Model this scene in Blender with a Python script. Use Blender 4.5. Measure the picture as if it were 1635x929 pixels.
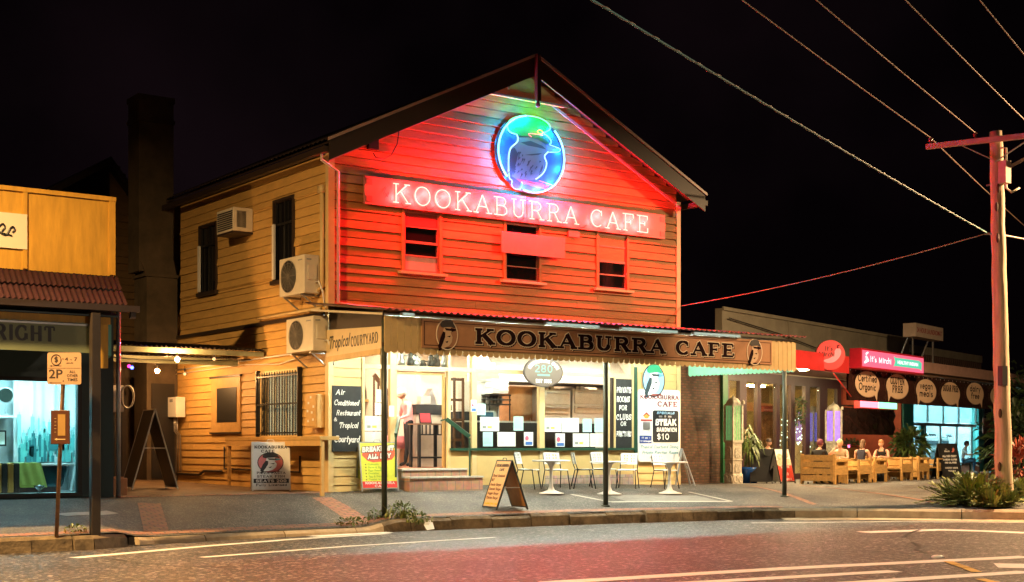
import bpy, math, random
from mathutils import Vector, Matrix
random.seed(7)
R = math.radians
scene = bpy.context.scene
COL = scene.collection
for o in list(bpy.data.objects):
    bpy.data.objects.remove(o)

# ------------------------------------------------------------------ camera
# World: X runs along the cafe front, Y into the building, Z up; the cafe front wall is Y = 0.
FOC, PCX, HOR = 2200.0, 817.5, 712.0          # focal length, centre column and horizon row of the 1635 px photograph
TH = R(54)
VW = Vector((math.cos(TH), math.sin(TH), 0)); VR = Vector((math.sin(TH), -math.cos(TH), 0)); VU = Vector((0, 0, 1))
_u0 = (540 - PCX) / FOC
CAM = -(VR * _u0 * 29 + VW * 29); CAM.z = (785 - HOR) * 29 / FOC
cd = bpy.data.cameras.new('camera'); cam = bpy.data.objects.new('camera', cd); COL.objects.link(cam)
cd.sensor_width = 36; cd.lens = FOC / 1635 * 36
cd.shift_y = (HOR - 464.5) / 1635
cd.clip_start = .1; cd.clip_end = 2000
cam.location = CAM; cam.rotation_euler = (R(90), 0, TH - R(90))
scene.camera = cam

# ------------------------------------------------------------------ night sky
wd = bpy.data.worlds.new('World'); scene.world = wd; wd.use_nodes = True
nt = wd.node_tree; bg = nt.nodes['Background']
tc = nt.nodes.new('ShaderNodeTexCoord'); nz = nt.nodes.new('ShaderNodeTexNoise'); cr = nt.nodes.new('ShaderNodeValToRGB')
nz.inputs['Scale'].default_value = 3.2; nz.inputs['Detail'].default_value = 5
cr.color_ramp.elements[0].position = .42; cr.color_ramp.elements[0].color = (.0012, .0006, .0009, 1)
cr.color_ramp.elements[1].position = .75; cr.color_ramp.elements[1].color = (.0060, .0030, .0042, 1)
nt.links.new(tc.outputs['Generated'], nz.inputs['Vector']); nt.links.new(nz.outputs['Fac'], cr.inputs['Fac'])
nt.links.new(cr.outputs['Color'], bg.inputs['Color']); bg.inputs['Strength'].default_value = 1.0

scene.view_settings.view_transform = 'Standard'; scene.view_settings.look = 'None'
scene.view_settings.exposure = 0.0; scene.view_settings.gamma = 1
scene.render.engine = 'CYCLES'
scene.cycles.use_denoising = True
scene.cycles.max_bounces = 6; scene.cycles.diffuse_bounces = 3; scene.cycles.glossy_bounces = 3
scene.cycles.transparent_max_bounces = 12
scene.cycles.sample_clamp_indirect = 6; scene.cycles.caustics_reflective = False; scene.cycles.caustics_refractive = False

# light output of the lamps of the place, tuned together
E_RED, E_BLUE, E_GREEN = 4000.0, 520.0, 85.0                # watts of the whole neon lettering and of the roundel tubes
E_AWNING, E_CAFE, E_LANE, E_SHOP, E_LAUNDRY = 820.0, 145.0, 2600.0, 27.0, 220.0
W_STREET_A, W_STREET_B, W_STREET_C = 5200.0, 6200.0, 1700.0

# ------------------------------------------------------------------ survey helpers (photo reading -> point on a real plane)
def ray(x, y): return VW + VR * ((x - PCX) / FOC) + VU * ((HOR - y) / FOC)
def onY(x, y, Y=0.0): d = ray(x, y); return CAM + d * ((Y - CAM.y) / d.y)
def onX(x, y, X): d = ray(x, y); return CAM + d * ((X - CAM.x) / d.x)
def onZ(x, y, Z): d = ray(x, y); return CAM + d * ((Z - CAM.z) / d.z)
def dep(x, y, d): return CAM + ray(x, y) * d
AR = R(17.2); RE = Vector((math.cos(AR), math.sin(AR), 0)); RN = Vector((-math.sin(AR), math.cos(AR), 0))
RO = dep(1352, 712, 43); RO.z = 0              # origin of the right-hand terrace, turned 17 degrees from the cafe
def onR(x, y, yl):
    d = ray(x, y); t = (yl - (CAM - RO).dot(RN)) / d.dot(RN); P = CAM + d * t - RO
    return Vector((P.dot(RE), yl, P.z))
def r2w(x, y, z=0): return RO + RE * x + RN * y + Vector((0, 0, z))

# ------------------------------------------------------------------ ground shape
ROAD = -0.65
KERB = [(-16, -4.7), (-9, -4.55), (-6.75, -4.4), (-6.1, -4.05), (-5.5, -3.75), (-3, -3.5), (-.9, -3.38), (0, -3.33), (4, -3.6), (8.3, -4.25), (9.8, -5.2), (11, -6.6), (12.2, -8.2), (13.4, -9.3), (15, -9.8), (60, -10.2)]
def ykerb(X):
    for (a, b), (c, d) in zip(KERB, KERB[1:]):
        if X <= c: return b + (d - b) * (X - a) / (c - a)
    return KERB[-1][1]
def sm(t): t = max(0, min(1, t)); return t * t * (3 - 2 * t)
def dropped(X): return sm((X + 6.3) / .7) * (1 - sm((X + 1.3) / .8))
def gz(X, Y):
    zb = -.20 * sm((X - 9) / 7)
    zb += .08 * sm(X / 1.6) * (1 - sm((X - 6) / 3.5))
    if X < -.3: zb += .012 * max(0, Y)
    yk = ykerb(X)
    if Y >= 0 or X > 9 and Y > 0: return zb
    t = min(1, Y / yk)
    if X > 8: zb -= .10 * sm((X - 8.3) / 1.3) * t * t
    return zb + (-.43 - zb) * t - .13 * dropped(X) * t * t
def gpt(px, py):
    d = ray(px, py); t = 14.0
    while t < 80:
        P = CAM + d * t
        if P.z <= gz(P.x, P.y): break
        t += .02
    return Vector((P.x, P.y, gz(P.x, P.y)))

# ------------------------------------------------------------------ materials
MATS = {}
def M(name, col, rough=.6, metal=0., var=.14, scale=4., bump=0., bscale=60., emit=None, es=0., spec=.5, vec='Object', stretch=None, col2=None, alpha=None):
    if name in MATS: return MATS[name]
    m = bpy.data.materials.new(name); m.use_nodes = True; MATS[name] = m
    t = m.node_tree; p = t.nodes['Principled BSDF']
    p.inputs['Roughness'].default_value = rough; p.inputs['Metallic'].default_value = metal
    p.inputs['Specular IOR Level'].default_value = spec
    c = t.nodes.new('ShaderNodeTexCoord'); out = c.outputs[vec]
    if stretch:
        mp = t.nodes.new('ShaderNodeMapping'); mp.inputs['Scale'].default_value = stretch
        t.links.new(out, mp.inputs['Vector']); out = mp.outputs['Vector']
    if var > 0 or col2:
        n = t.nodes.new('ShaderNodeTexNoise'); n.inputs['Scale'].default_value = scale; n.inputs['Detail'].default_value = 6; n.inputs['Roughness'].default_value = .65
        t.links.new(out, n.inputs['Vector'])
        r = t.nodes.new('ShaderNodeValToRGB'); e = r.color_ramp.elements
        e[0].position = .3; e[1].position = .7
        a = [x * (1 - var) for x in col]; b = [min(1, x * (1 + var)) for x in col] if not col2 else col2
        e[0].color = (*a, 1); e[1].color = (*b, 1)
        t.links.new(n.outputs['Fac'], r.inputs['Fac']); t.links.new(r.outputs['Color'], p.inputs['Base Color'])
    else:
        p.inputs['Base Color'].default_value = (*col, 1)
    if bump > 0:
        n2 = t.nodes.new('ShaderNodeTexNoise'); n2.inputs['Scale'].default_value = bscale; n2.inputs['Detail'].default_value = 4
        b = t.nodes.new('ShaderNodeBump'); b.inputs['Strength'].default_value = bump; b.inputs['Distance'].default_value = .02
        t.links.new(out, n2.inputs['Vector']); t.links.new(n2.outputs['Fac'], b.inputs['Height']); t.links.new(b.outputs['Normal'], p.inputs['Normal'])
    if emit:
        p.inputs['Emission Color'].default_value = (*emit, 1); p.inputs['Emission Strength'].default_value = es
    return m
def glass(name, tint=(1, 1, 1), rough=.02, base=.06, mixmax=.55):
    if name in MATS: return MATS[name]
    m = bpy.data.materials.new(name); m.use_nodes = True; MATS[name] = m; t = m.node_tree
    t.nodes.remove(t.nodes['Principled BSDF']); o = t.nodes['Material Output']
    tr = t.nodes.new('ShaderNodeBsdfTransparent'); tr.inputs[0].default_value = (*tint, 1)
    gl = t.nodes.new('ShaderNodeBsdfGlossy'); gl.inputs['Roughness'].default_value = rough
    lw = t.nodes.new('ShaderNodeLayerWeight'); lw.inputs['Blend'].default_value = .25
    mr = t.nodes.new('ShaderNodeMapRange'); mr.inputs['To Min'].default_value = base; mr.inputs['To Max'].default_value = mixmax
    mx = t.nodes.new('ShaderNodeMixShader')
    t.links.new(lw.outputs['Fresnel'], mr.inputs['Value']); t.links.new(mr.outputs['Result'], mx.inputs['Fac'])
    t.links.new(tr.outputs[0], mx.inputs[1]); t.links.new(gl.outputs[0], mx.inputs[2]); t.links.new(mx.outputs[0], o.inputs['Surface'])
    return m
def brickmat(name, c1, c2, mortar, bw=.23, bh=.076, rough=.75, msize=.012, rot=None):
    if name in MATS: return MATS[name]
    m = bpy.data.materials.new(name); m.use_nodes = True; MATS[name] = m; t = m.node_tree; p = t.nodes['Principled BSDF']
    c = t.nodes.new('ShaderNodeTexCoord'); mp = t.nodes.new('ShaderNodeMapping'); b = t.nodes.new('ShaderNodeTexBrick')
    if rot: mp.inputs['Rotation'].default_value = rot
    b.inputs['Scale'].default_value = 1; b.inputs['Brick Width'].default_value = bw; b.inputs['Row Height'].default_value = bh; b.inputs['Mortar Size'].default_value = msize
    b.inputs['Color1'].default_value = (*c1, 1); b.inputs['Color2'].default_value = (*c2, 1); b.inputs['Mortar'].default_value = (*mortar, 1); b.inputs['Bias'].default_value = -.1
    t.links.new(c.outputs['Object'], mp.inputs['Vector']); t.links.new(mp.outputs['Vector'], b.inputs['Vector'])
    n = t.nodes.new('ShaderNodeTexNoise'); n.inputs['Scale'].default_value = 9; n.inputs['Detail'].default_value = 5
    mx = t.nodes.new('ShaderNodeMix'); mx.data_type = 'RGBA'; mx.blend_type = 'OVERLAY'; mx.inputs['Factor'].default_value = .5
    t.links.new(mp.outputs['Vector'], n.inputs['Vector']); t.links.new(b.outputs['Color'], mx.inputs['A']); t.links.new(n.outputs['Color'], mx.inputs['B'])
    hs = t.nodes.new('ShaderNodeHueSaturation'); hs.inputs['Saturation'].default_value = .95
    t.links.new(mx.outputs['Result'], hs.inputs['Color']); t.links.new(hs.outputs['Color'], p.inputs['Base Color'])
    p.inputs['Roughness'].default_value = rough
    bp = t.nodes.new('ShaderNodeBump'); bp.inputs['Strength'].default_value = .6; bp.inputs['Distance'].default_value = .01; bp.invert = True
    t.links.new(b.outputs['Fac'], bp.inputs['Height']); t.links.new(bp.outputs['Normal'], p.inputs['Normal'])
    return m
def translucent(name, col):
    if name in MATS: return MATS[name]
    m = bpy.data.materials.new(name); m.use_nodes = True; MATS[name] = m; t = m.node_tree
    t.nodes.remove(t.nodes['Principled BSDF']); o = t.nodes['Material Output']
    a = t.nodes.new('ShaderNodeBsdfTranslucent'); b = t.nodes.new('ShaderNodeBsdfDiffuse'); x = t.nodes.new('ShaderNodeMixShader')
    a.inputs[0].default_value = (*col, 1); b.inputs[0].default_value = (*col, 1); x.inputs[0].default_value = .4
    t.links.new(a.outputs[0], x.inputs[1]); t.links.new(b.outputs[0], x.inputs[2]); t.links.new(x.outputs[0], o.inputs['Surface']); return m
def E(name, col, s): return M(name, (.02, .02, .02), .4, var=0, emit=col, es=s)
def solid(name, col, rough=.6, **k): return M(name, col, rough, **k)

# ------------------------------------------------------------------ mesh helpers
class MB:
    def __init__(s): s.v = []; s.f = []
    def add(s, vs, fs):
        n = len(s.v); s.v += [tuple(v) for v in vs]; s.f += [tuple(i + n for i in f) for f in fs]; return s
    def box(s, x0, y0, z0, x1, y1, z1):
        x0, x1 = min(x0, x1), max(x0, x1); y0, y1 = min(y0, y1), max(y0, y1); z0, z1 = min(z0, z1), max(z0, z1)
        return s.add([(x0, y0, z0), (x1, y0, z0), (x1, y1, z0), (x0, y1, z0), (x0, y0, z1), (x1, y0, z1), (x1, y1, z1), (x0, y1, z1)],
                     [(0, 3, 2, 1), (4, 5, 6, 7), (0, 1, 5, 4), (1, 2, 6, 5), (2, 3, 7, 6), (3, 0, 4, 7)])
    def bar(s, p, q, w, t=None, up=(0, 0, 1)):
        p, q = Vector(p), Vector(q); t = w if t is None else t; d = (q - p).normalized(); u = Vector(up)
        if abs(d.dot(u)) > .99: u = Vector((0, 1, 0))
        a = d.cross(u).normalized() * w / 2; b = a.cross(d).normalized() * t / 2
        vs = [p - a - b, p + a - b, p + a + b, p - a + b, q - a - b, q + a - b, q + a + b, q - a + b]
        return s.add(vs, [(0, 3, 2, 1), (4, 5, 6, 7), (0, 1, 5, 4), (1, 2, 6, 5), (2, 3, 7, 6), (3, 0, 4, 7)])
    def tube(s, pts, r, n=8, closed=False, cap=True):
        P = [Vector(p) for p in pts]; k = len(P); rs = r if isinstance(r, (list, tuple)) else [r] * k
        rings = []; prev = None
        for i in range(k):
            a = P[(i - 1) % k] if (closed or i > 0) else P[i]; b = P[(i + 1) % k] if (closed or i < k - 1) else P[i]
            d = (b - a)
            d = d.normalized() if d.length > 1e-9 else Vector((0, 0, 1))
            if prev is None:
                u = Vector((0, 0, 1)) if abs(d.z) < .9 else Vector((1, 0, 0)); x = d.cross(u).normalized()
            else:
                x = (prev - d * prev.dot(d)); x = x.normalized() if x.length > 1e-6 else d.orthogonal().normalized()
            prev = x; y = d.cross(x)
            rings.append([P[i] + (x * math.cos(2 * math.pi * j / n) + y * math.sin(2 * math.pi * j / n)) * rs[i] for j in range(n)])
        vs = [v for rg in rings for v in rg]; fs = []
        for i in range(k if closed else k - 1):
            i2 = (i + 1) % k
            for j in range(n): fs.append((i * n + j, i * n + (j + 1) % n, i2 * n + (j + 1) % n, i2 * n + j))
        if not closed and cap: fs += [tuple(range(n - 1, -1, -1)), tuple((k - 1) * n + j for j in range(n))]
        return s.add(vs, fs)
    def lathe(s, prof, c=(0, 0, 0), n=20):
        c = Vector(c); vs = []; fs = []; k = len(prof)
        for r_, z in prof:
            for j in range(n): a = 2 * math.pi * j / n; vs.append(c + Vector((r_ * math.cos(a), r_ * math.sin(a), z)))
        for i in range(k - 1):
            for j in range(n): fs.append((i * n + j, i * n + (j + 1) % n, (i + 1) * n + (j + 1) % n, (i + 1) * n + j))
        fs += [tuple(range(n - 1, -1, -1)), tuple((k - 1) * n + j for j in range(n))]
        return s.add(vs, fs)
    def ball(s, c, r, sc=(1, 1, 1), n=12, m=8):
        c = Vector(c); vs = []; fs = []
        for i in range(m + 1):
            t = math.pi * i / m
            for j in range(n):
                a = 2 * math.pi * j / n; vs.append((c.x + r * sc[0] * math.sin(t) * math.cos(a), c.y + r * sc[1] * math.sin(t) * math.sin(a), c.z + r * sc[2] * math.cos(t)))
        for i in range(m):
            for j in range(n): fs.append((i * n + j, (i + 1) * n + j, (i + 1) * n + (j + 1) % n, i * n + (j + 1) % n))
        return s.add(vs, fs)
    def prism(s, pts, d):
        """polygon in space pushed along the vector d"""
        P = [Vector(p) for p in pts]; d = Vector(d); n = len(P)
        fs = [tuple(range(n)), tuple(range(2 * n - 1, n - 1, -1))] + [(i, i + n, (i + 1) % n + n, (i + 1) % n) for i in range(n)]
        return s.add(P + [p + d for p in P], fs)
    def flat(s, pts, y, t):
        """polygon (x, z) facing -Y, its back at y and t thick"""
        return s.prism([(x, y, z) for x, z in pts], (0, -t, 0))
    def sheet(s, rows):
        n = len(rows[0]); fs = []
        for i in range(len(rows) - 1):
            for j in range(n - 1): fs.append((i * n + j, i * n + j + 1, (i + 1) * n + j + 1, (i + 1) * n + j))
        return s.add([v for r_ in rows for v in r_], fs)
    def build(s, name, mat, parent=None, smooth=False, bevel=0., **tags):
        me = bpy.data.meshes.new(name); me.from_pydata(s.v, [], s.f); me.update()
        import bmesh
        b = bmesh.new(); b.from_mesh(me); bmesh.ops.recalc_face_normals(b, faces=b.faces); b.to_mesh(me); b.free()
        me.materials.append(mat)
        o = bpy.data.objects.new(name, me); COL.objects.link(o)
        if smooth:
            for p in me.polygons: p.use_smooth = True
        if bevel:
            md = o.modifiers.new('bevel', 'BEVEL'); md.width = bevel; md.segments = 2; md.limit_method = 'ANGLE'
        if parent: o.parent = parent
        for k, v in tags.items(): o[k] = v
        return o
def box(*a): return MB().box(*a)
def thing(name, label, cat, loc=(0, 0, 0), rz=0., group=None, rx=0.):
    o = bpy.data.objects.new(name, None); COL.objects.link(o); o.location = loc; o.rotation_euler = (rx, 0, rz); o.empty_display_size = .2
    o['label'] = label; o['category'] = cat
    if group: o['group'] = group
    return o
def tag(o, label, cat, group=None):
    o['label'] = label; o['category'] = cat
    if group: o['group'] = group
    return o
def kids(o): return [c for c in COL.objects if c.parent == o]
def dup(root, loc, rz, label, group=None):
    r_ = root.copy(); COL.objects.link(r_); r_.location = loc; r_.rotation_euler = (0, 0, rz); r_['label'] = label
    if group: r_['group'] = group
    for ch in kids(root):
        c = ch.copy(); COL.objects.link(c); c.parent = r_
        for g in kids(ch):
            d = g.copy(); COL.objects.link(d); d.parent = c
    return r_

# ------------------------------------------------------------------ lettering: a stroke alphabet used for paint, chalk and neon tube
GL = {
 'A': (.92, 't .12 0 .45 1|T .45 1 .8 0|t .25 .34 .66 .34|s .12 0|s .8 0'),
 'B': (.82, 'T .2 0 .2 1|t .2 1 .46 1|t .2 .53 .5 .53|t .2 0 .5 0|a .46 .765 .2 .235 -90 90|a .5 .265 .23 .265 -90 90|s .17 0|s .17 1'),
 'C': (.84, 'a .45 .5 .35 .5 48 312|t .7 .66 .7 .98'),
 'D': (.88, 'T .2 0 .2 1|t .2 1 .42 1|t .2 0 .42 0|a .42 .5 .36 .5 -90 90|s .17 0|s .17 1'),
 'E': (.8, 'T .2 0 .2 1|t .2 1 .68 1|t .2 .52 .52 .52|t .2 0 .7 0|t .68 1 .68 .76|t .71 0 .71 .27|t .52 .63 .52 .41|s .17 0|s .17 1'),
 'F': (.78, 'T .2 0 .2 1|t .2 1 .68 1|t .2 .5 .52 .5|t .68 1 .68 .75|t .52 .62 .52 .38|s .2 0|s .17 1'),
 'G': (.9, 'a .45 .5 .36 .5 48 322|t .7 .66 .7 .98|T .74 .08 .74 .42|s .72 .42'),
 'H': (.92, 'T .2 0 .2 1|T .72 0 .72 1|t .2 .5 .72 .5|s .2 0|s .2 1|s .72 0|s .72 1'),
 'I': (.42, 'T .21 0 .21 1|s .21 0|s .21 1'),
 'J': (.6, 'T .4 1 .4 .25|a .24 .25 .16 .25 180 360|s .4 1'),
 'K': (.94, 'T .2 0 .2 1|t .2 .38 .74 1|T .42 .62 .8 0|s .2 0|s .2 1|s .74 1|s .8 0'),
 'L': (.74, 'T .2 0 .2 1|t .2 0 .66 0|t .66 0 .66 .27|s .2 1|s .17 0'),
 'M': (1.1, 't .18 0 .18 1|T .18 1 .55 .1|t .55 .1 .9 1|T .9 0 .9 1|s .18 0|s .18 1|s .9 0|s .9 1'),
 'N': (.94, 't .18 0 .18 1|T .18 1 .74 0|t .74 0 .74 1|s .18 0|s .16 1|s .74 1'),
 'O': (.92, 'a .46 .5 .37 .5 0 360'),
 'P': (.78, 'T .2 0 .2 1|t .2 1 .46 1|t .2 .46 .46 .46|a .46 .73 .24 .27 -90 90|s .2 0|s .17 1'),
 'Q': (.92, 'a .46 .5 .37 .5 0 360|t .5 .25 .84 -.08'),
 'R': (.88, 'T .2 0 .2 1|t .2 1 .46 1|t .2 .5 .46 .5|a .46 .75 .23 .25 -90 90|T .48 .5 .74 0|s .2 0|s .17 1|s .77 0'),
 'S': (.72, 'a .36 .745 .24 .255 25 270|a .36 .25 .27 .25 90 -155|t .6 .7 .6 .97|t .1 .03 .1 .3'),
 'T': (.8, 'T .4 0 .4 1|t .08 1 .72 1|t .08 1 .08 .74|t .72 1 .72 .74|s .4 0'),
 'U': (.9, 'T .2 1 .2 .32|a .45 .32 .25 .32 180 360|t .7 .32 .7 1|s .2 1|s .7 1'),
 'V': (.88, 'T .12 1 .44 0|t .44 0 .76 1|s .12 1|s .76 1'),
 'W': (1.2, 'T .1 1 .36 0|t .36 0 .58 .8|T .58 .8 .82 0|t .82 0 1.06 1|s .1 1|s 1.06 1'),
 'X': (.86, 'T .12 1 .74 0|t .12 0 .74 1|s .12 1|s .74 1|s .12 0|s .74 0'),
 'Y': (.86, 'T .1 1 .43 .45|t .43 .45 .76 1|T .43 0 .43 .45|s .1 1|s .76 1|s .43 0'),
 'Z': (.76, 't .1 1 .64 1|T .64 1 .1 0|t .1 0 .66 0|t .1 1 .1 .78|t .66 0 .66 .24'),
 '0': (.76, 'a .38 .5 .26 .5 0 360'), '1': (.5, 'T .28 0 .28 1|t .28 1 .1 .8|s .28 0'),
 '2': (.72, 'a .35 .72 .25 .28 165 -30|t .57 .6 .1 0|T .1 0 .64 0'), '4': (.74, 'T .5 0 .5 1|t .5 1 .08 .3|t .08 .3 .68 .3'),
 '5': (.7, 't .6 1 .16 1|t .16 1 .14 .56|a .34 .32 .26 .32 120 -150'), '7': (.7, 't .1 1 .62 1|T .62 1 .28 0'),
 '8': (.74, 'a .37 .76 .22 .24 0 360|a .37 .26 .26 .26 0 360'), '9': (.74, 'a .36 .7 .25 .3 0 360|T .6 .7 .45 0'),
 '3': (.7, 'a .32 .75 .22 .25 150 -90|a .32 .26 .26 .26 90 -150'), '6': (.74, 'a .38 .3 .25 .3 0 360|T .14 .3 .4 1'),
 '$': (.72, 'a .36 .72 .22 .2 25 270|a .36 .3 .24 .22 90 -155|t .36 -.1 .36 1.1'),
 '&': (.86, 'a .36 .77 .17 .23 -60 220|t .23 .66 .8 0|a .36 .25 .28 .25 100 330|t .6 .12 .78 .42'),
 '-': (.5, 't .1 .42 .4 .42'), '.': (.26, 't .08 .02 .16 .02'), "'": (.24, 't .12 1 .12 .8'), ':': (.26, 't .08 .05 .16 .05|t .08 .5 .16 .5'), ' ': (.4, ''),
 'a': (.56, 'a .26 .3 .2 .3 0 360|t .46 .6 .46 0'), 'b': (.56, 't .08 1 .08 0|a .28 .3 .2 .3 0 360'), 'c': (.5, 'a .27 .3 .2 .3 50 310'),
 'd': (.58, 'a .26 .3 .2 .3 0 360|t .47 1 .47 0'), 'e': (.54, 'a .27 .3 .2 .3 0 315|t .08 .3 .47 .3'), 'f': (.42, 'a .3 .8 .13 .2 20 180|t .17 .8 .17 0|t .04 .58 .34 .58'),
 'g': (.58, 'a .26 .3 .2 .3 0 360|t .46 .6 .46 -.15|a .27 -.15 .19 .17 180 360'), 'h': (.54, 't .08 1 .08 0|a .26 .38 .18 .22 0 180|t .44 .38 .44 0'),
 'i': (.24, 't .11 .6 .11 0|t .11 .78 .11 .88'), 'j': (.3, 't .2 .6 .2 -.15|a .08 -.15 .12 .15 200 360'), 'k': (.5, 't .08 1 .08 0|t .08 .25 .42 .6|t .2 .36 .46 0'),
 'l': (.24, 't .11 1 .11 0'), 'm': (.74, 't .06 .6 .06 0|a .2 .4 .14 .2 0 180|t .34 .4 .34 0|a .48 .4 .14 .2 0 180|t .62 .4 .62 0'),
 'n': (.54, 't .08 .6 .08 0|a .26 .38 .18 .22 0 180|t .44 .38 .44 0'), 'o': (.54, 'a .27 .3 .2 .3 0 360'), 'p': (.56, 't .08 .6 .08 -.3|a .28 .3 .2 .3 0 360'),
 'q': (.56, 'a .27 .3 .2 .3 0 360|t .47 .6 .47 -.3'), 'r': (.42, 't .08 .6 .08 0|a .25 .38 .17 .22 50 180'), 's': (.46, 'a .22 .45 .14 .15 30 270|a .22 .15 .16 .15 90 -150'),
 't': (.4, 't .16 .92 .16 .12|a .28 .12 .12 .12 180 290|t .03 .6 .34 .6'), 'u': (.54, 't .08 .6 .08 .22|a .26 .22 .18 .22 180 360|t .44 .6 .44 0'),
 'v': (.5, 't .06 .6 .24 0|t .24 0 .42 .6'), 'w': (.74, 't .06 .6 .2 0|t .2 0 .34 .5|t .34 .5 .5 0|t .5 0 .64 .6'), 'x': (.5, 't .06 .6 .42 0|t .06 0 .42 .6'),
 'y': (.5, 't .06 .6 .25 .05|t .44 .6 .16 -.3'), 'z': (.5, 't .08 .6 .4 .6|t .4 .6 .08 0|t .08 0 .44 0'),
}
def glyph(ch, serif=.0):
    w, d = GL.get(ch, GL['-']); out = []
    for q in d.split('|'):
        if not q: continue
        p = q.split(); k = p[0]; v = [float(x) for x in p[1:]]
        if k in 'tT': out.append((k, [(v[0], v[1]), (v[2], v[3])]))
        elif k == 's':
            if serif > 0: out.append(('t', [(v[0] - serif, v[1]), (v[0] + serif, v[1])]))
        else:
            cx, cz, rx, rz, a0, a1 = v; n = max(6, int(abs(a1 - a0) / 15))
            out.append(('a', [(cx + rx * math.cos(R(a0 + (a1 - a0) * i / n)), cz + rz * math.sin(R(a0 + (a1 - a0) * i / n))) for i in range(n + 1)]))
    return w, out
def text_width(txt, h, cond=1., gap=.08): return sum(GL.get(c, GL['-'])[0] + gap for c in txt) * h * cond - gap * h * cond
def letter(mb, txt, x, z, h, y=0., thick=.1, thin=None, serif=0., cond=1., gap=.08, align='l', slant=0., t=.003, fit=None, wob=0., grow=0., rise=0.):
    """flat letters on a sign: baseline z, cap height h, facing -Y"""
    thin = thick if thin is None else thin
    if fit: cond = cond * fit / text_width(txt, h, cond, gap)
    W = text_width(txt, h, cond, gap)
    cx = x - (W / 2 if align == 'c' else W if align == 'r' else 0); k = 0; x0 = cx
    rnd = random.Random(txt)
    for ch in txt:
        w, st = glyph(ch, serif); dz = rnd.uniform(-wob, wob) * h; sc = 1 + rnd.uniform(-wob, wob)
        pin = thin / 2                              # strokes stay inside the cap height
        for kind, pts in st:
            P = [(cx + (px * cond + slant * pz) * h * sc, z + dz + (pin + pz * (1 - 2 * pin)) * h * sc + rise * (cx - x0)) for px, pz in pts]
            k += 1; tt = t + (k % 9) * .00025
            n = len(P)
            for i in range(n - 1):
                (ax, az), (bx, bz) = P[i], P[i + 1]
                dx, dz2 = bx - ax, bz - az; L = math.hypot(dx, dz2)
                if L < 1e-6: continue
                ux, uz = dx / L, dz2 / L
                if kind == 'T': wd_ = thick
                elif kind == 't': wd_ = thin
                else: wd_ = thin + (thick - thin) * abs(uz)
                hw = wd_ * h / 2 * (min(1, cond * 1.15) if kind != 't' else 1) + grow; ex = hw * .4 if kind == 'a' else (hw if serif == 0 else grow + .0)
                if kind == 'T' and serif > 0: ex = grow + thin * h * .3
                ax2, az2, bx2, bz2 = ax - ux * ex, az - uz * ex, bx + ux * ex, bz + uz * ex
                mb.flat([(ax2 - uz * hw, az2 + ux * hw), (ax2 + uz * hw, az2 - ux * hw), (bx2 + uz * hw, bz2 - ux * hw), (bx2 - uz * hw, bz2 + ux * hw)], y, tt + (i % 2) * .00012)
        cx += (w + gap) * h * cond
    return W
def neon(mb, txt, x, z, h, y, r, serif=.13, cond=1., gap=.1, fit=None):
    if fit: cond = fit / text_width(txt, h, 1, gap)
    cx = x
    for ch in txt:
        w, st = glyph(ch, serif)
        for kind, pts in st: mb.tube([(cx + px * cond * h, y, z + pz * h) for px, pz in pts], r, 6)
        cx += (w + gap) * h * cond
_fc = {}
def sans(mb, body, x, z, h, y=0., bold=0., align='c', fit=None, t=.003, slant=0.):
    """block letters from Blender's own font, cap height h, facing -Y"""
    key = (body, bold)
    if key not in _fc:
        cu = bpy.data.curves.new('lettering', 'FONT'); cu.body = body; cu.size = 1; cu.offset = bold; cu.resolution_u = 3; cu.extrude = .5
        ob = bpy.data.objects.new('lettering', cu); COL.objects.link(ob); dg = bpy.context.evaluated_depsgraph_get(); dg.update()
        me = bpy.data.meshes.new_from_object(ob.evaluated_get(dg)); _fc[key] = ([tuple(v.co) for v in me.vertices], [tuple(p.vertices) for p in me.polygons])
        bpy.data.objects.remove(ob); bpy.data.curves.remove(cu); bpy.data.meshes.remove(me)
    vs, fs = _fc[key]; mnx = min(v[0] for v in vs); mxx = max(v[0] for v in vs); k = h / .7
    kx = fit / (mxx - mnx) if fit else k; W = (mxx - mnx) * kx
    ox = x - (W / 2 if align == 'c' else W if align == 'r' else 0)
    mb.add([(ox + (v[0] - mnx) * kx + slant * v[1] * k, y - t * (v[2] + .5), z + v[1] * k) for v in vs], fs); return W

# ------------------------------------------------------------------ bird emblem outlines (u right, v up, unit disc)
def U(p): return [((x - 475) / 350, (490 - z) / 372) for x, z in p]
B_CAP = U([(240, 290), (232, 240), (260, 190), (330, 150), (430, 124), (540, 126), (620, 150), (662, 190), (660, 225), (600, 268), (660, 310), (675, 345), (640, 362), (560, 330), (450, 320), (350, 330), (320, 318), (265, 312)])
B_BODY = U([(340, 345), (450, 325), (560, 335), (640, 375), (650, 430), (605, 490), (625, 550), (615, 610), (580, 670), (515, 730), (440, 740), (380, 735), (330, 745), (270, 730), (245, 690), (240, 580), (250, 500), (275, 450), (320, 400)])
B_WING = U([(262, 480), (318, 445), (352, 500), (340, 560), (318, 640), (290, 725), (252, 700), (244, 600)])
B_MARKS = [U(p) for p in ([(380, 385), (480, 355), (600, 385), (640, 415), (560, 408), (450, 405)], [(420, 500), (500, 478), (600, 455), (560, 480), (490, 495)], [(565, 655), (600, 570), (606, 600), (588, 645)])]
B_BEAK = U([(640, 365), (765, 395), (740, 430), (640, 445)])
B_BRANCH = U([(300, 738), (500, 748), (700, 768), (690, 800), (600, 800), (380, 778), (300, 772)])
B_TAIL = U([(250, 705), (300, 730), (378, 772), (372, 815), (350, 842), (310, 850), (275, 820), (272, 770)])
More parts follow.
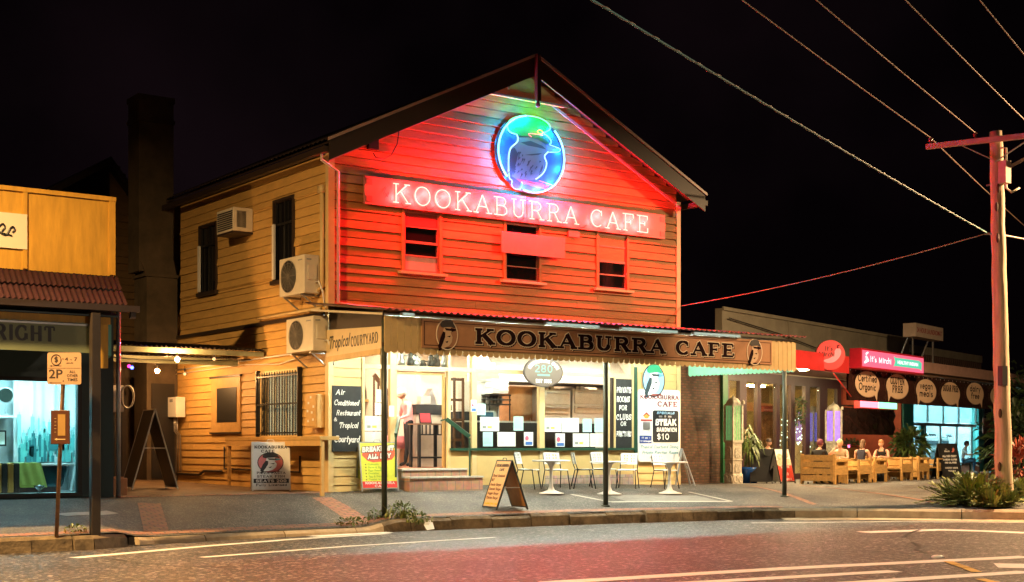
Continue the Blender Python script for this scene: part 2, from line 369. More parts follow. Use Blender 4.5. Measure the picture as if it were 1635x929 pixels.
# the printed bird of the flat signs leans more, with a peaked cap
def UP_(p): return [((x - 572) / 57, (697 - z) / 52) for x, z in p]
P_CAP = UP_([(537, 662), (545, 652), (565, 646), (590, 646), (604, 652), (606, 661), (615, 669), (612, 674), (596, 670), (570, 672), (548, 674), (538, 670)])
P_BODY = UP_([(556, 672), (592, 671), (599, 681), (591, 690), (601, 705), (597, 722), (582, 735), (560, 742), (541, 744), (532, 738), (540, 715), (550, 693)])
P_WING = UP_([(529, 744), (525, 738), (537, 708), (551, 687), (562, 690), (561, 706), (550, 726), (537, 746)])
P_MARKS = [UP_([(558, 675), (601, 677), (597, 684), (566, 683)]), UP_([(570, 703), (592, 700), (586, 706)]), UP_([(562, 722), (578, 718), (572, 726)])]
P_BEAK = UP_([(591, 674), (619, 677), (619, 682), (597, 687)])
P_TAIL = UP_([(526, 748), (540, 742), (546, 748), (529, 754)])
P_BRANCH = UP_([(545, 741), (610, 739), (614, 745), (556, 749)])
def disc(cx, cz, rx, rz, n=40): return [(cx + rx * math.cos(2 * math.pi * i / n), cz + rz * math.sin(2 * math.pi * i / n)) for i in range(n)]
def emblem(root, cx, cz, rx, rz, y, c, ring=True, feathers=0):
    """c: dict of materials disc, ring, body, dark, cap, beak, branch; the parts are children of one emblem part"""
    mp = lambda P: [(cx + u * rx, cz + v * rz) for u, v in P]
    e = MB().flat(disc(cx, cz, rx, rz), y, .006).build('emblem_disc', c['disc'], root)
    if ring:
        g = MB(); n = 44
        for i in range(n):
            a0, a1 = 2 * math.pi * i / n, 2 * math.pi * (i + 1) / n; ro, ri = 1.02, .95
            g.flat([(cx + rx * ro * math.cos(a0), cz + rz * ro * math.sin(a0)), (cx + rx * ro * math.cos(a1), cz + rz * ro * math.sin(a1)), (cx + rx * ri * math.cos(a1), cz + rz * ri * math.sin(a1)), (cx + rx * ri * math.cos(a0), cz + rz * ri * math.sin(a0))], y, .009)
        g.build('rim', c['ring'], e)
    CAP_, BODY_, WING_, MARKS_, BEAK_, TAIL_, BRANCH_ = (B_CAP, B_BODY, B_WING, B_MARKS, B_BEAK, B_TAIL, B_BRANCH) if feathers else (P_CAP, P_BODY, P_WING, P_MARKS, P_BEAK, P_TAIL, P_BRANCH)
    MB().flat(mp(BRANCH_), y, .008).build('branch', c['branch'], e)
    MB().flat(mp(BODY_), y, .010).build('bird_body', c['body'], e)
    d = MB(); d.flat(mp(WING_), y, .0125); d.flat(mp(TAIL_), y, .0115)
    for q in MARKS_: d.flat(mp(q), y, .0122)
    rnd = random.Random(31)
    for k in range(feathers):
        x, z = (rnd.uniform(265, 400), rnd.uniform(470, 690)) if k % 3 else (rnd.uniform(400, 580), rnd.uniform(520, 690)); l = rnd.uniform(22, 60); w = rnd.uniform(4, 9); a = R(rnd.uniform(105, 135)); ca, sa = math.cos(a), math.sin(a)
        d.flat(mp(U([(x - sa * w, z + ca * w), (x + ca * l, z + sa * l), (x + sa * w, z - ca * w)])), y, .0131 + .00002 * k)
    d.build('plumage', c['dark'], e)
    MB().flat(mp(BEAK_), y, .0118).build('beak', c['beak'], e)
    MB().flat(mp(CAP_), y, .014).build('cap', c['cap'], e)
    return e
# ================================================================== paint and surfaces
YEL = (.60, .365, .115)
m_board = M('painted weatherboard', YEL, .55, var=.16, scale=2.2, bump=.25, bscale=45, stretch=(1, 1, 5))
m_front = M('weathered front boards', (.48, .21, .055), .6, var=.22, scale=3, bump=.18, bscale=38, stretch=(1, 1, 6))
m_shop = M('cream shopfront paint', (.70, .49, .20), .45, var=.08, scale=2, bump=.06)
m_trim = M('cream trim paint', (.68, .50, .24), .45, var=.08)
m_dark = M('dark brown paint', (.035, .022, .016), .5)
m_iron = M('roof iron', (.10, .075, .07), .45, metal=.4, var=.3)
m_green = M('bottle green paint', (.015, .06, .035), .4)
m_mint = M('mint green paint', (.25, .62, .42), .5)
m_black = M('black paint', (.012, .012, .013), .45, var=.2)
m_blackmetal = M('black metal', (.015, .015, .016), .35, metal=.3)
m_white = M('white enamel', (.78, .76, .72), .35, var=.04)
m_whitep = M('white plastic', (.80, .80, .78), .4, var=.03)
m_cream = M('cream plastic', (.66, .60, .48), .45, var=.08)
m_chalkb = M('chalkboard', (.012, .013, .014), .7, var=.5, scale=6)
m_chalk = M('chalk', (.82, .82, .80), .9, var=.1, scale=30)
m_steel = M('stainless steel', (.62, .58, .52), .32, metal=.45, var=.08)
m_galv = M('galvanised steel', (.42, .42, .42), .4, metal=.7, var=.15)
m_wood = M('dark varnished timber', (.10, .042, .018), .4, var=.3, scale=5, stretch=(1, 1, .2))
m_pine = M('honey pine timber', (.55, .33, .11), .5, var=.25, scale=5, stretch=(.6, 3, 3), bump=.15)
m_ply = M('plywood', (.45, .22, .07), .6, var=.25, scale=4, stretch=(1, 1, .25))
m_paper = M('paper', (.80, .80, .76), .8, var=.04)
m_paperc = M('pale cyan paper', (.42, .70, .70), .8, var=.04)
m_ink = M('grey ink', (.30, .31, .32), .8, var=0)
m_skin = M('skin', (.60, .34, .24), .5, var=.06)
m_red = M('red paint', (.62, .035, .035), .45, var=.1)
m_maroon = M('maroon paint', (.07, .015, .018), .5, var=.1)
m_glass = glass('window glass', (.94, .97, .96))
m_darkglass = M('dark window glass', (.008, .008, .009), .06, var=0, spec=.8)

# ================================================================== street lamps (outside the picture, they light the wall, parapet and road)
def street_lamp(loc, rz, h, watts, col, label, reach=1.8, size=.5):
    t = thing('street_lamp', label, 'street lamp', loc, rz, 'street lamps along the road')
    MB().tube([(0, 0, 0), (0, 0, h)], [.09, .05], 10).build('pole', m_galv, t, True)
    MB().tube([(0, 0, h - .1), (.1, 0, h + .15), (reach, 0, h + .35)], .035, 8).build('arm', m_galv, t, True)
    b = MB().box(reach - .1, -.16, h + .3, reach + .65, .16, h + .42).build('lamp_head', m_galv, t, bevel=.03)
    MB().box(reach, -.13, h + .285, reach + .6, .13, h + .298).build('lens', E('sodium lens ' + label[:12], col, 20), b)
    l = bpy.data.lights.new('lamp_light', 'AREA'); l.shape = 'RECTANGLE'; l.size = .6; l.size_y = .26; l.energy = watts; l.color = col
    lo = bpy.data.objects.new('lamp_light', l); COL.objects.link(lo); lo.location = (reach + .3, 0, h + .27); lo.parent = t
    return t
street_lamp((-14.5, -6.6, -.65), R(20), 9.3, W_STREET_A, (1, .61, .24), 'grey street lamp beside the left hand shop outside the picture')
street_lamp((19.6, -9.8, -.5), R(160), 9.0, W_STREET_B, (1, .62, .30), 'grey street lamp beyond the utility pole outside the picture')
street_lamp((-5, -27, -.65), R(60), 8.5, W_STREET_C, (1, .76, .54), 'grey street lamp on the far kerb behind the viewer')

# ================================================================== ground, road, footpath
def asphalt(name, c, rough, grain=1.0, chipscale=22):
    m = bpy.data.materials.new(name); m.use_nodes = True; t = m.node_tree; p = t.nodes['Principled BSDF']
    tc = t.nodes.new('ShaderNodeTexCoord')
    n1 = t.nodes.new('ShaderNodeTexNoise'); n1.inputs['Scale'].default_value = 9; n1.inputs['Detail'].default_value = 9; n1.inputs['Roughness'].default_value = .82
    n2 = t.nodes.new('ShaderNodeTexNoise'); n2.inputs['Scale'].default_value = .8; n2.inputs['Detail'].default_value = 5
    vo = t.nodes.new('ShaderNodeTexVoronoi'); vo.inputs['Scale'].default_value = 24
    r1 = t.nodes.new('ShaderNodeValToRGB'); e = r1.color_ramp.elements
    e[0].position = .38; e[0].color = (*[x * (1 - .75 * grain) for x in c], 1); e[1].position = .64; e[1].color = (*[x * (1 + 1.1 * grain) for x in c], 1)
    r2 = t.nodes.new('ShaderNodeValToRGB'); e = r2.color_ramp.elements
    e[0].position = .3; e[0].color = (.5, .5, .52, 1); e[1].position = .7; e[1].color = (1.35, 1.3, 1.25, 1)
    mx = t.nodes.new('ShaderNodeMix'); mx.data_type = 'RGBA'; mx.blend_type = 'MULTIPLY'; mx.inputs['Factor'].default_value = 1
    for n in (n1, n2, vo): t.links.new(tc.outputs['Object'], n.inputs['Vector'])
    ad = t.nodes.new('ShaderNodeMath'); ad.operation = 'MULTIPLY_ADD'; ad.inputs[1].default_value = .5 * grain; 
    t.links.new(vo.outputs['Distance'], ad.inputs[0]); t.links.new(n1.outputs['Fac'], ad.inputs[2])
    chip = t.nodes.new('ShaderNodeTexVoronoi'); chip.inputs['Scale'].default_value = chipscale; sp = t.nodes.new('ShaderNodeSeparateColor'); t.links.new(tc.outputs['Object'], chip.inputs['Vector']); t.links.new(chip.outputs['Color'], sp.inputs[0])
    rc = t.nodes.new('ShaderNodeValToRGB'); ec = rc.color_ramp.elements; ec[0].position = .76; ec[0].color = (.55, .55, .56, 1); ec[1].position = .90; ec[1].color = (1 + 2.3 * grain, 1 + 2.2 * grain, 1 + 2.1 * grain, 1); t.links.new(sp.outputs[0], rc.inputs['Fac'])
    m3 = t.nodes.new('ShaderNodeMix'); m3.data_type = 'RGBA'; m3.blend_type = 'MULTIPLY'; m3.inputs['Factor'].default_value = 1
    t.links.new(n1.outputs['Fac'], r1.inputs['Fac']); t.links.new(n2.outputs['Fac'], r2.inputs['Fac'])
    t.links.new(r1.outputs['Color'], mx.inputs['A']); t.links.new(r2.outputs['Color'], mx.inputs['B']); t.links.new(mx.outputs['Result'], m3.inputs['A']); t.links.new(rc.outputs['Color'], m3.inputs['B']); t.links.new(m3.outputs['Result'], p.inputs['Base Color'])
    b = t.nodes.new('ShaderNodeBump'); b.inputs['Strength'].default_value = 1.0 * grain; b.inputs['Distance'].default_value = .03
    t.links.new(ad.outputs[0], b.inputs['Height']); t.links.new(b.outputs['Normal'], p.inputs['Normal'])
    p.inputs['Roughness'].default_value = rough; p.inputs['Specular IOR Level'].default_value = .5
    return m
m_road = asphalt('road asphalt', (.066, .061, .060), .5, 1.0)
m_path = asphalt('footpath asphalt', (.135, .130, .118), .75, .28, 60)
m_lane = M('worn lane concrete', (.16, .105, .06), .8, var=.35, scale=2.5, bump=.3, bscale=30)
m_pave = brickmat('footpath brick edging', (.34, .15, .09), (.25, .11, .07), (.10, .075, .06), .23, .115)
m_kerb = M('old kerb stone', (.15, .11, .065), .85, var=.7, scale=3, bump=.7, bscale=14)
m_conc = M('pale kerb concrete', (.42, .33, .22), .8, var=.25, scale=4, bump=.3, bscale=25)
m_line = M('worn road paint', (.82, .80, .77), .6, var=.12, scale=9, bump=.3, bscale=60)
def struct(o): o['kind'] = 'structure'; return o
# one sheet to the horizon, finer near the camera
struct(MB().sheet([[(x, y, ROAD) for x in (-500, -60, 60, 500)] for y in (-500, -60, 60, 600)]).build('road', m_road))
xs = [-16 + .35 * i for i in range(90)] + [16, 18, 22, 28, 36, 46, 60]
rows = [[] for _ in range(34)]
for x in xs:
    yk = ykerb(x) + .14
    for i in range(34):
        y = yk * (1 - i / 20) if i <= 20 else (i - 20) ** 1.7 * .55
        rows[i].append((x, y, gz(x, y)))
struct(MB().sheet(rows).build('footpath', m_path))
# kerb: rough stones along the gutter
kp = []
for (a, b), (c, d) in zip(KERB[:-1], KERB[1:]):
    n = max(1, int(math.hypot(c - a, d - b) / .3))
    kp += [(a + (c - a) * i / n, b + (d - b) * i / n) for i in range(n)]
kp = [p for p in kp if p[0] < 40]
def kerb_run(lo, hi, name, mat, stone, rough):
    mb = MB(); pts = [p for p in kp if lo <= p[0] <= hi]; run = 0; rnd = random.Random(3); off = 0; dz = 0
    for (a, b), (c, d) in zip(pts, pts[1:]):
        L = math.hypot(c - a, d - b); run += L
        if run > stone: run = 0; off = rnd.uniform(-rough, rough); dz = rnd.uniform(-rough, rough) * .6; sh = .02
        else: sh = 0
        ux, uy = (c - a) / L, (d - b) / L; a2, b2 = a + ux * sh, b + uy * sh
        def sec(x, y):
            top = gz(x, y) + .012 + dz; o_ = off + rnd.uniform(-rough, rough) * .25; nx, ny = -uy, ux
            return [Vector((x + nx * .24, y + ny * .24, top)), Vector((x + nx * (.06 + o_), y + ny * (.06 + o_), top + rnd.uniform(-rough, rough) * .2)), Vector((x + nx * o_, y + ny * o_, top - .05)), Vector((x - nx * (.03 - o_), y - ny * (.03 - o_), ROAD - .05)), Vector((x + nx * .24, y + ny * .24, ROAD - .05))]
        mb.add(sec(a2, b2) + sec(c, d), [(0, 1, 6, 5), (1, 2, 7, 6), (2, 3, 8, 7), (3, 4, 9, 8), (4, 0, 5, 9), (0, 1, 2, 3, 4), (5, 6, 7, 8, 9)])
    struct(mb.build(name, mat))
kerb_run(-16, -6.0, 'kerb', m_kerb, 1.3, .03)
kerb_run(-6.05, -.75, 'kerb', m_conc, 1.5, .008)
kerb_run(-1.15, 8.9, 'kerb', m_kerb, .9, .035)
kerb_run(8.4, 40, 'kerb', m_conc, 2.0, .006)
# gutter apron in front of the build-out on the right
gm = MB()
pts = [p for p in kp if 8.6 <= p[0] <= 15]
gm.sheet([[(x, y - .02, ROAD + .03) for x, y in pts], [(x - .28, y - .42, ROAD + .006) for x, y in pts]])
struct(gm.build('gutter', m_conc))
# brick strip behind the kerb and the brick bands across the path
def ground_strip(A, B, w, name, mat, lift=.006, n=24):
    A, B = Vector((*A, 0)), Vector((*B, 0)); d = (B - A).normalized(); q = Vector((-d.y, d.x, 0)) * w / 2
    L = (B - A).length
    rows = []
    for s in (-1, 0, 1): rows.append([((p := A + d * (L * i / n) + q * s).x, p.y, gz(p.x, p.y) + lift) for i in range(n + 1)])
    return struct(MB().sheet(rows).build(name, mat))
rows = [[(x, ykerb(x) + o_, gz(x, ykerb(x) + o_) + .007) for x in xs if x < 9] for o_ in (.22, .34, .46)]
struct(MB().sheet(rows).build('brick_edging', m_pave))
P0, P1 = gpt(238, 804), gpt(250, 850); ground_strip(P0[:2], P1[:2], .42, 'brick_band', m_pave, .010)
P0, P1 = gpt(514, 795), gpt(575, 835); ground_strip(P0[:2], P1[:2], .42, 'brick_band', m_pave, .010)
P0, P1 = gpt(1105, 772), gpt(1300, 806); ground_strip(P0[:2], P1[:2], .16, 'brick_band', m_pave, .010)
P0, P1 = gpt(1275, 775), gpt(1520, 808); ground_strip(P0[:2], P1[:2], .16, 'brick_band', m_pave, .010)
# lane floor between the two shops and its brick threshold
rows = [[(x, y, gz(x, y) + .005) for x in [-4.8 + .46 * i for i in range(11)]] for y in [-.05 + .6 * i for i in range(20)]]
struct(MB().sheet(rows).build('lane', m_lane))
ground_strip((-4.8, -.1), (-.25, -.1), .14, 'brick_band', m_pave, .009)
# pale paving frame under the cafe tables
m_pale = M('pale concrete edging', (.42, .40, .35), .8, var=.15)
def pale(a, b, w): A, B = gpt(*a), gpt(*b); ground_strip(A[:2], B[:2], w, 'paving_edge', m_pale, .011)
pale((912, 790), (975, 802), .12); pale((975, 802), (1168, 801), .14); pale((1168, 801), (1100, 786), .1)
P0, P1 = gpt(985, 796), gpt(1130, 796); ground_strip(P0[:2], P1[:2], .9, 'paving', M('grey pavers', (.2, .195, .18), .8, var=.2, scale=6), .008)
ground_strip(gpt(97, 823)[:2], gpt(180, 818)[:2], .3, 'paving', m_pale, .009)
# painted lines
def line(pxs, w, lift=.004, name='road_marking', mat=None):
    mb = MB(); W = [onZ(x, y, ROAD) for x, y in pxs]; pts = []
    for A, B in zip(W, W[1:]):
        n = max(1, int((B - A).length / .4)); pts += [A + (B - A) * i / n for i in range(n)]
    pts.append(W[-1]); rnd = random.Random(5); rows = [[], []]
    for i, p in enumerate(pts):
        a = pts[max(0, i - 1)]; b = pts[min(len(pts) - 1, i + 1)]; d = (b - a).normalized(); q = Vector((-d.y, d.x, 0))
        for k, s in ((0, 1), (1, -1)): v = p + q * s * (w * .64 + rnd.uniform(-.010, .010)); rows[k].append((v.x, v.y, ROAD + lift))
    return struct(mb.sheet(rows).build(name, mat or m_line))
line([(117, 891), (330, 872), (470, 861), (620, 852)], .16)
line([(500, 857), (560, 853), (620, 850)], .3, .008)
line([(322, 890), (560, 872), (790, 858)], .11)
line([(1200, 835), (1420, 833), (1635, 834)], .10)
line([(1378, 850), (1500, 846), (1570, 848), (1640, 851)], .35)
line([(870, 931), (1250, 908), (1640, 889)], .26)
line([(1010, 936), (1430, 912)], .22)
line([(1280, 936), (1640, 913)], .24)
line([(1590, 903), (1640, 904)], .55)
m_tar = M('tar crack filler', (.012, .011, .011), .5, var=.1)
line([(1440, 858), (1452, 851), (1462, 848), (1470, 846)], .05, .005, 'road_crack', m_tar)
line([(1455, 865), (1468, 872), (1462, 878), (1480, 884)], .045, .005, 'road_crack', m_tar)
line([(180, 893), (230, 900), (300, 905), (380, 906)], .05, .005, 'road_crack', m_tar)
for (x, y, lb) in ((1497, 890, 'white road stud nearest the upper centre line'), ):
    p = onZ(x, y, ROAD); o = thing('road_stud', lb, 'road stud', p, R(8), 'raised studs on the centre line')
    MB().lathe([(.09, 0), (.085, .02), (.05, .035), (.0, .04)], n=12).build('stud_body', m_white, o, True)
m_yl = M('worn yellow paint', (.62, .38, .05), .6, var=.2)
for i, (x0, y0, x1, y1) in enumerate([(1514, 897, 1530, 903), (1528, 902, 1545, 908), (1542, 907, 1560, 914), (1565, 925, 1590, 931)]):
    line([(x0, y0), (x1, y1)], .1, .009, 'road_marking', m_yl)
# ================================================================== cafe building
XL, XR, XC = -.22, 9.72, 4.75
cafe = thing('cafe_building', 'two storey weatherboard cafe with gabled front, red lit above a cream shopfront', 'building')
def siding(mb, place, x0, x1, z0, z1, step, openings=(), topf=None, proud=.022, back=-.08, groove=.014):
    zs = set(); z = z0
    while z < z1 - 1e-6: zs.add(round(z, 4)); z += step
    zs.add(round(z1, 4))
    for o in openings: zs |= {round(q, 4) for q in (o[2], o[3]) if z0 < q < z1}
    zs = sorted(zs); rj = random.Random(int(x0 * 100 + z0 * 10) + 7)
    for a, b in zip(zs, zs[1:]):
        if b - a < .004: continue
        k = ((a - z0) % step) / step; kb = k + (b - a) / step
        da, db = proud * (1 - k), proud * max(0, 1 - kb)
        iv = [(x0, x1)]
        if topf: ta = topf((a + b) / 2); iv = [(max(x0, ta[0]), min(x1, ta[1]))]
        for o in openings:
            if b > o[2] + .002 and a < o[3] - .002:
                nv = []
                for p, q in iv:
                    if o[1] <= p or o[0] >= q: nv.append((p, q)); continue
                    if o[0] > p: nv.append((p, o[0]))
                    if o[1] < q: nv.append((o[1], q))
                iv = nv
        cutj = []
        for p, q in iv:
            if q - p > 2.2 and b - a > .1:
                s_ = p + (q - p) * rj.uniform(.25, .75); cutj += [(p, s_ - .003), (s_ + .003, q)]
            else: cutj.append((p, q))
        for p, q in cutj:
            if q - p < .01: continue
            jv = rj.uniform(-.003, .004); da, db = proud * (1 - k) + jv, proud * max(0, 1 - kb) + jv
            cut = kb > .999 and b - a > .05
            for lo, hi, dl, dh in ((a, b - groove, da, db), (b - groove, b, -.028, -.028)) if cut else ((a, b, da, db),):
                P = [place(p, lo, dl), place(q, lo, dl), place(q, hi, dh), place(p, hi, dh), place(p, lo, back), place(q, lo, back), place(q, hi, back), place(p, hi, back)]
                mb.add(P, [(0, 1, 2, 3), (4, 7, 6, 5), (0, 4, 5, 1), (1, 5, 6, 2), (2, 6, 7, 3), (3, 7, 4, 0)])
    return mb
PF = lambda x, z, d: (x, -d, z)
PS = lambda y, z, d: (XL - d, y, z)
GS = .488
ZR = 9.45                                        # underside of the gable at the ridge
def gable(z):
    h = (ZR + .33 - z) / GS; return (XC - h, XC + h)
# upper windows: photo columns and rows on the front wall
WIN = []
for (x0, y0, x1, y1) in ((645, 338, 701, 436), (807, 360, 860, 449), (955, 377, 1000, 462)):
    A, B = onY(x0, (y0 + y1) / 2), onY(x1, (y0 + y1) / 2); zt = onY((x0 + x1) / 2, y0).z; zb = onY((x0 + x1) / 2, y1).z
    WIN.append((A.x, B.x, zb, zt))
zt_ = WIN[0][3]; WIN = [(a, b, sum(w[2] for w in WIN) / 3, zt_) for a, b, c, d in WIN]
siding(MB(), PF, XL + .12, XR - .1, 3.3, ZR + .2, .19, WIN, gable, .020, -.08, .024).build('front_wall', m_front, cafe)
# side wall with its three windows
SW = []
for (x0, y0, x1, y1) in ((321, 361, 346, 466), (440, 320, 469, 446), (420, 596, 480, 694)):
    Ya, Yb = onX(x0, (y0 + y1) / 2, XL).y, onX(x1, (y0 + y1) / 2, XL).y; zt = onX((x0 + x1) / 2, y0, XL).z; zb = onX((x0 + x1) / 2, y1, XL).z
    SW.append((min(Ya, Yb), max(Ya, Yb), zb, zt))
siding(MB(), PS, .1, 9.6, -.02, 3.72, .178, SW, None, .028).build('side_wall', m_board, cafe)
siding(MB(), PS, .1, 7.9, 3.72, 7.1, .2, SW, None, .028).build('side_wall', m_board, cafe)
wb = MB(); wb.box(XR - .08, 0, -.1, XR, 9.6, 7.1); wb.box(XL, 9.52, -.1, XR, 9.6, 7.1)
wb.prism([(XL, 9.52, 7.1), (XR, 9.52, 7.1), (XC, 9.52, ZR)], (0, .08, 0)); wb.build('rear_wall', m_board, cafe)
MB().box(XL + .1, .09, 3.4, XR - .1, 9.5, 3.46).build('upper_floor', m_wood, cafe)
# corner boards
box(XL - .03, -.03, 3.72, XL + .12, .10, 7.1).build('corner_board', m_trim, cafe); box(XR - .1, -.03, 3.3, XR + .03, .08, 7.1).build('corner_board', m_trim, cafe)
# roof
rf = MB(); ov = .58; ze = 7.12
for s in (-1, 1):
    xe = XC + s * (XC - XL + .32); n = 110
    top = []; y0, y1 = -ov, 9.9
    rowsr = []
    for k in (0, 1):
        zz = ZR + .40 if k == 0 else ZR + .40 - GS * abs(xe - XC)
        xx = XC if k == 0 else xe
        rowsr.append([(xx, y0 + (y1 - y0) * i / n, zz + .018 * math.cos(i * math.pi)) for i in range(n + 1)])
    rf.sheet(rowsr)
rf.build('roof', m_iron, cafe)
ss = MB()
for s in (-1, 1):
    xe = XC + s * (XC - XL + .3); ss.prism([(XC, -ov + .05, ZR + .34), (xe, -ov + .05, ZR + .34 - GS * abs(xe - XC)), (xe, -ov + .05, ZR + .30 - GS * abs(xe - XC)), (XC, -ov + .05, ZR + .30)], (0, 10.4, 0))
ss.build('soffit', m_dark, cafe)
bb = MB(); bt = MB()
for s in (-1, 1):
    xe = XC + s * (XC - XL + .32); zt = ZR + .37; dz = GS * abs(xe - XC); xi = XC + s * .002
    bb.prism([(xi, -ov - .04, zt), (xe, -ov - .04, zt - dz), (xe, -ov - .04, zt - dz - .42), (xi, -ov - .04, zt - .44)], (0, .04, 0))
    bt.prism([(xi, -ov - .075, zt + .055), (xe + s * .04, -ov - .075, zt + .035 - dz), (xe + s * .04, -ov - .075, zt - .03 - dz), (xi, -ov - .075, zt - .01)], (0, .034, 0))
    xb = XC + s * (XC - XL + .03); bt.prism([(xi, -.05, ZR - .02), (xb, -.05, ZR - .02 - GS * abs(xb - XC)), (xb, -.05, ZR - .09 - GS * abs(xb - XC)), (xi, -.05, ZR - .09)], (0, .022, 0))
b_ = bb.build('bargeboard', m_dark, cafe); bt.build('barge_capping', M('pale roof trim', (.45, .32, .28), .4), b_)
# closed gable tip with a trim board, and the drop finial
gt = MB(); zt = 8.93; xa = (ZR - zt) / GS
gt.prism([(XC - xa - .15, -.16, zt), (XC + xa + .15, -.16, zt), (XC, -.16, ZR + .1)], (0, .13, 0)); gt.build('gable_tip', m_board, cafe)
g2 = MB(); g2.box(XC - xa - .25, -.19, zt - .02, XC + xa + .25, -.163, zt + .03); g2.bar((XC - .45, -.18, 9.1), (XC - .45, -.18, 9.3), .05, .03); g2.build('gable_trim', M('gable trim paint', (.22, .15, .10), .5), cafe)
fn = MB(); fn.box(XC - .055, -ov - .16, 8.78, XC + .055, -ov - .05, ZR + .38)
fn.lathe([(.0, -.14), (.045, -.1), (.06, -.04), (.035, 0), (.05, .03)], (XC, -ov - .105, 8.76), 10); fn.build('finial', m_dark, cafe)
# gutter and downpipes
gu = MB(); xg = XL - .36; gu.box(xg - .07, -ov - .02, 6.98, xg + .05, 9.9, 7.1); gu.build('gutter', m_dark, cafe)
gu = MB(); gu.box(XR + .3, -ov - .02, 6.98, XR + .42, 9.9, 7.1); gu.build('gutter', m_dark, cafe)
dp = MB(); dp.tube([(xg, -.35, 6.98), (xg, -.35, 6.86), (XL + .17, -.09, 6.72), (XL + .17, -.09, 3.98), (XL + .55, -.09, 3.93), (1.6, -.09, 3.9)], .032, 8); dp.build('downpipe', M('pale pipe paint', (.72, .52, .46), .3), cafe, True)
Pd = onX(515, 308, XL - .06); Pe = onX(514, 458, XL - .06)
dp = MB(); dp.tube([(XL - .07, Pd.y, Pd.z), (XL - .07, Pd.y, Pe.z), (XL - .10, Pd.y + .25, Pe.z - .12)], .05, 10); dp.box(XL - .14, Pd.y - .08, Pd.z, XL - .024, Pd.y + .08, Pd.z + .16); dp.build('downpipe', m_trim, cafe, True)

def sash_window(x0, x1, z0, z1, rails, panel=None, dark=True):
    w = MB(); d0, d1 = -.035, .06
    w.box(x0 - .07, d0, z0, x0, d1, z1 + .07); w.box(x1, d0, z0, x1 + .07, d1, z1 + .07); w.box(x0, d0, z1, x1, d1, z1 + .07)
    f = w.build('window', m_front, cafe)
    MB().box(x0 - .16, -.12, z0 - .06, x1 + .16, .02, z0 - .003).build('sill', m_trim, f, bevel=.006)
    s = MB(); s.box(x0, .0, z0, x0 + .04, .04, z1); s.box(x1 - .04, .0, z0, x1, .04, z1); s.box(x0 + .04, .0, z1 - .05, x1 - .04, .04, z1); s.box(x0 + .04, 0, z0, x1 - .04, .04, z0 + .05)
    for r_, t in rails: zz = z0 + (z1 - z0) * r_; s.box(x0 + .04, -.004, zz - t / 2, x1 - .04, .036, zz + t / 2)
    s.build('sash', M('red brown sash paint', (.32, .16, .10), .5), f)
    MB().box(x0 + .04, .045, z0, x1 - .04, .05, z1).build('pane', m_darkglass, f)
    if panel: MB().box(x0 + .05, .02, z0 + (z1 - z0) * panel[0], x1 - .05, .032, z0 + (z1 - z0) * panel[1]).build('boarded_panel', M('pale board', (.55, .42, .36), .6), f)
    return f
sash_window(*WIN[0], [(.74, .03), (.49, .055), (.27, .03)], (.03, .26))
sash_window(*WIN[1], [(.52, .05), (.25, .02)])
sash_window(*WIN[2], [(.77, .03), (.50, .055), (.26, .03)])
MB().box(WIN[0][0] + .05, .012, WIN[0][2] + (WIN[0][3] - WIN[0][2]) * .76, WIN[0][1] - .05, .022, WIN[0][3] - .05).build('blind', M('dull red blind', (.20, .06, .04), .7), [o for o in COL.objects if o.name.startswith('window')][0])
MB().box(WIN[2][0] + .05, .012, WIN[2][2] + (WIN[2][3] - WIN[2][2]) * .52, WIN[2][1] - .05, .022, WIN[2][3] - .05).build('blind', m_front, [o for o in COL.objects if o.name.startswith('window')][-1])
# conduit junction box and looped cable on the gable
P = onY(594, 232); c_ = MB(); c_.box(P.x - .14, -.12, P.z - .1, P.x + .1, -.025, P.z + .12)
jb = tag(c_.build('junction_box', m_black), 'small black cable junction box high on the left of the gable', 'junction box')
pts = [onY(x, y, -.06) for x, y in ((596, 244), (600, 251), (612, 254), (625, 247), (634, 230), (637, 210), (634, 194), (630, 186))]
MB().tube(pts, .012, 6).build('cable', m_black, jb, True)

# ------------------------------------------------------------------ side wall details
def side_window(y0, y1, z0, z1, casement=True):
    w = MB(); w.box(XL - .05, y0 - .06, z0 - .06, XL + .06, y0, z1 + .06); w.box(XL - .05, y1, z0 - .06, XL + .06, y1 + .06, z1 + .06); w.box(XL - .05, y0, z1, XL + .06, y1, z1 + .06); w.box(XL - .10, y0 - .1, z0 - .09, XL + .06, y1 + .1, z0 - .0)
    f = w.build('window', m_dark, cafe)
    s = MB(); m_ = (y0 + y1) / 2
    for yy in (y0 + .025, m_, y1 - .025): s.box(XL + .0, yy - .02, z0, XL + .04, yy + .02, z1)
    s.box(XL, y0 + .045, z0 + (z1 - z0) * .70, XL + .04, m_ - .02, z0 + (z1 - z0) * .73); s.box(XL, m_ + .02, z0 + (z1 - z0) * .70, XL + .04, y1 - .045, z0 + (z1 - z0) * .73)
    s.build('sash', m_black, f)
    MB().box(XL + .05, y0, z0, XL + .055, y1, z1).build('pane', m_darkglass, f)
    if casement: MB().box(XL - .10, y1 - .10, z0 + .03, XL - .051, y1 - .01, z0 + (z1 - z0) * .72).build('open_casement', m_white, f)
side_window(*SW[0]); side_window(*SW[1])
y0, y1, z0, z1 = SW[2]
w = MB(); w.box(XL - .03, y0 - .08, z0 - .08, XL + .06, y0, z1 + .08); w.box(XL - .03, y1, z0 - .08, XL + .06, y1 + .08, z1 + .08); w.box(XL - .03, y0, z1, XL + .06, y1, z1 + .08); w.box(XL - .08, y0, z0 - .08, XL + .06, y1, z0)
f = w.build('window', m_trim, cafe)
br = MB()
for i in range(15): yy = y0 + .04 + (y1 - y0 - .08) * i / 14; br.tube([(XL - .11, yy, z0 - .02), (XL - .11, yy, z1 + .04)], .012, 6)
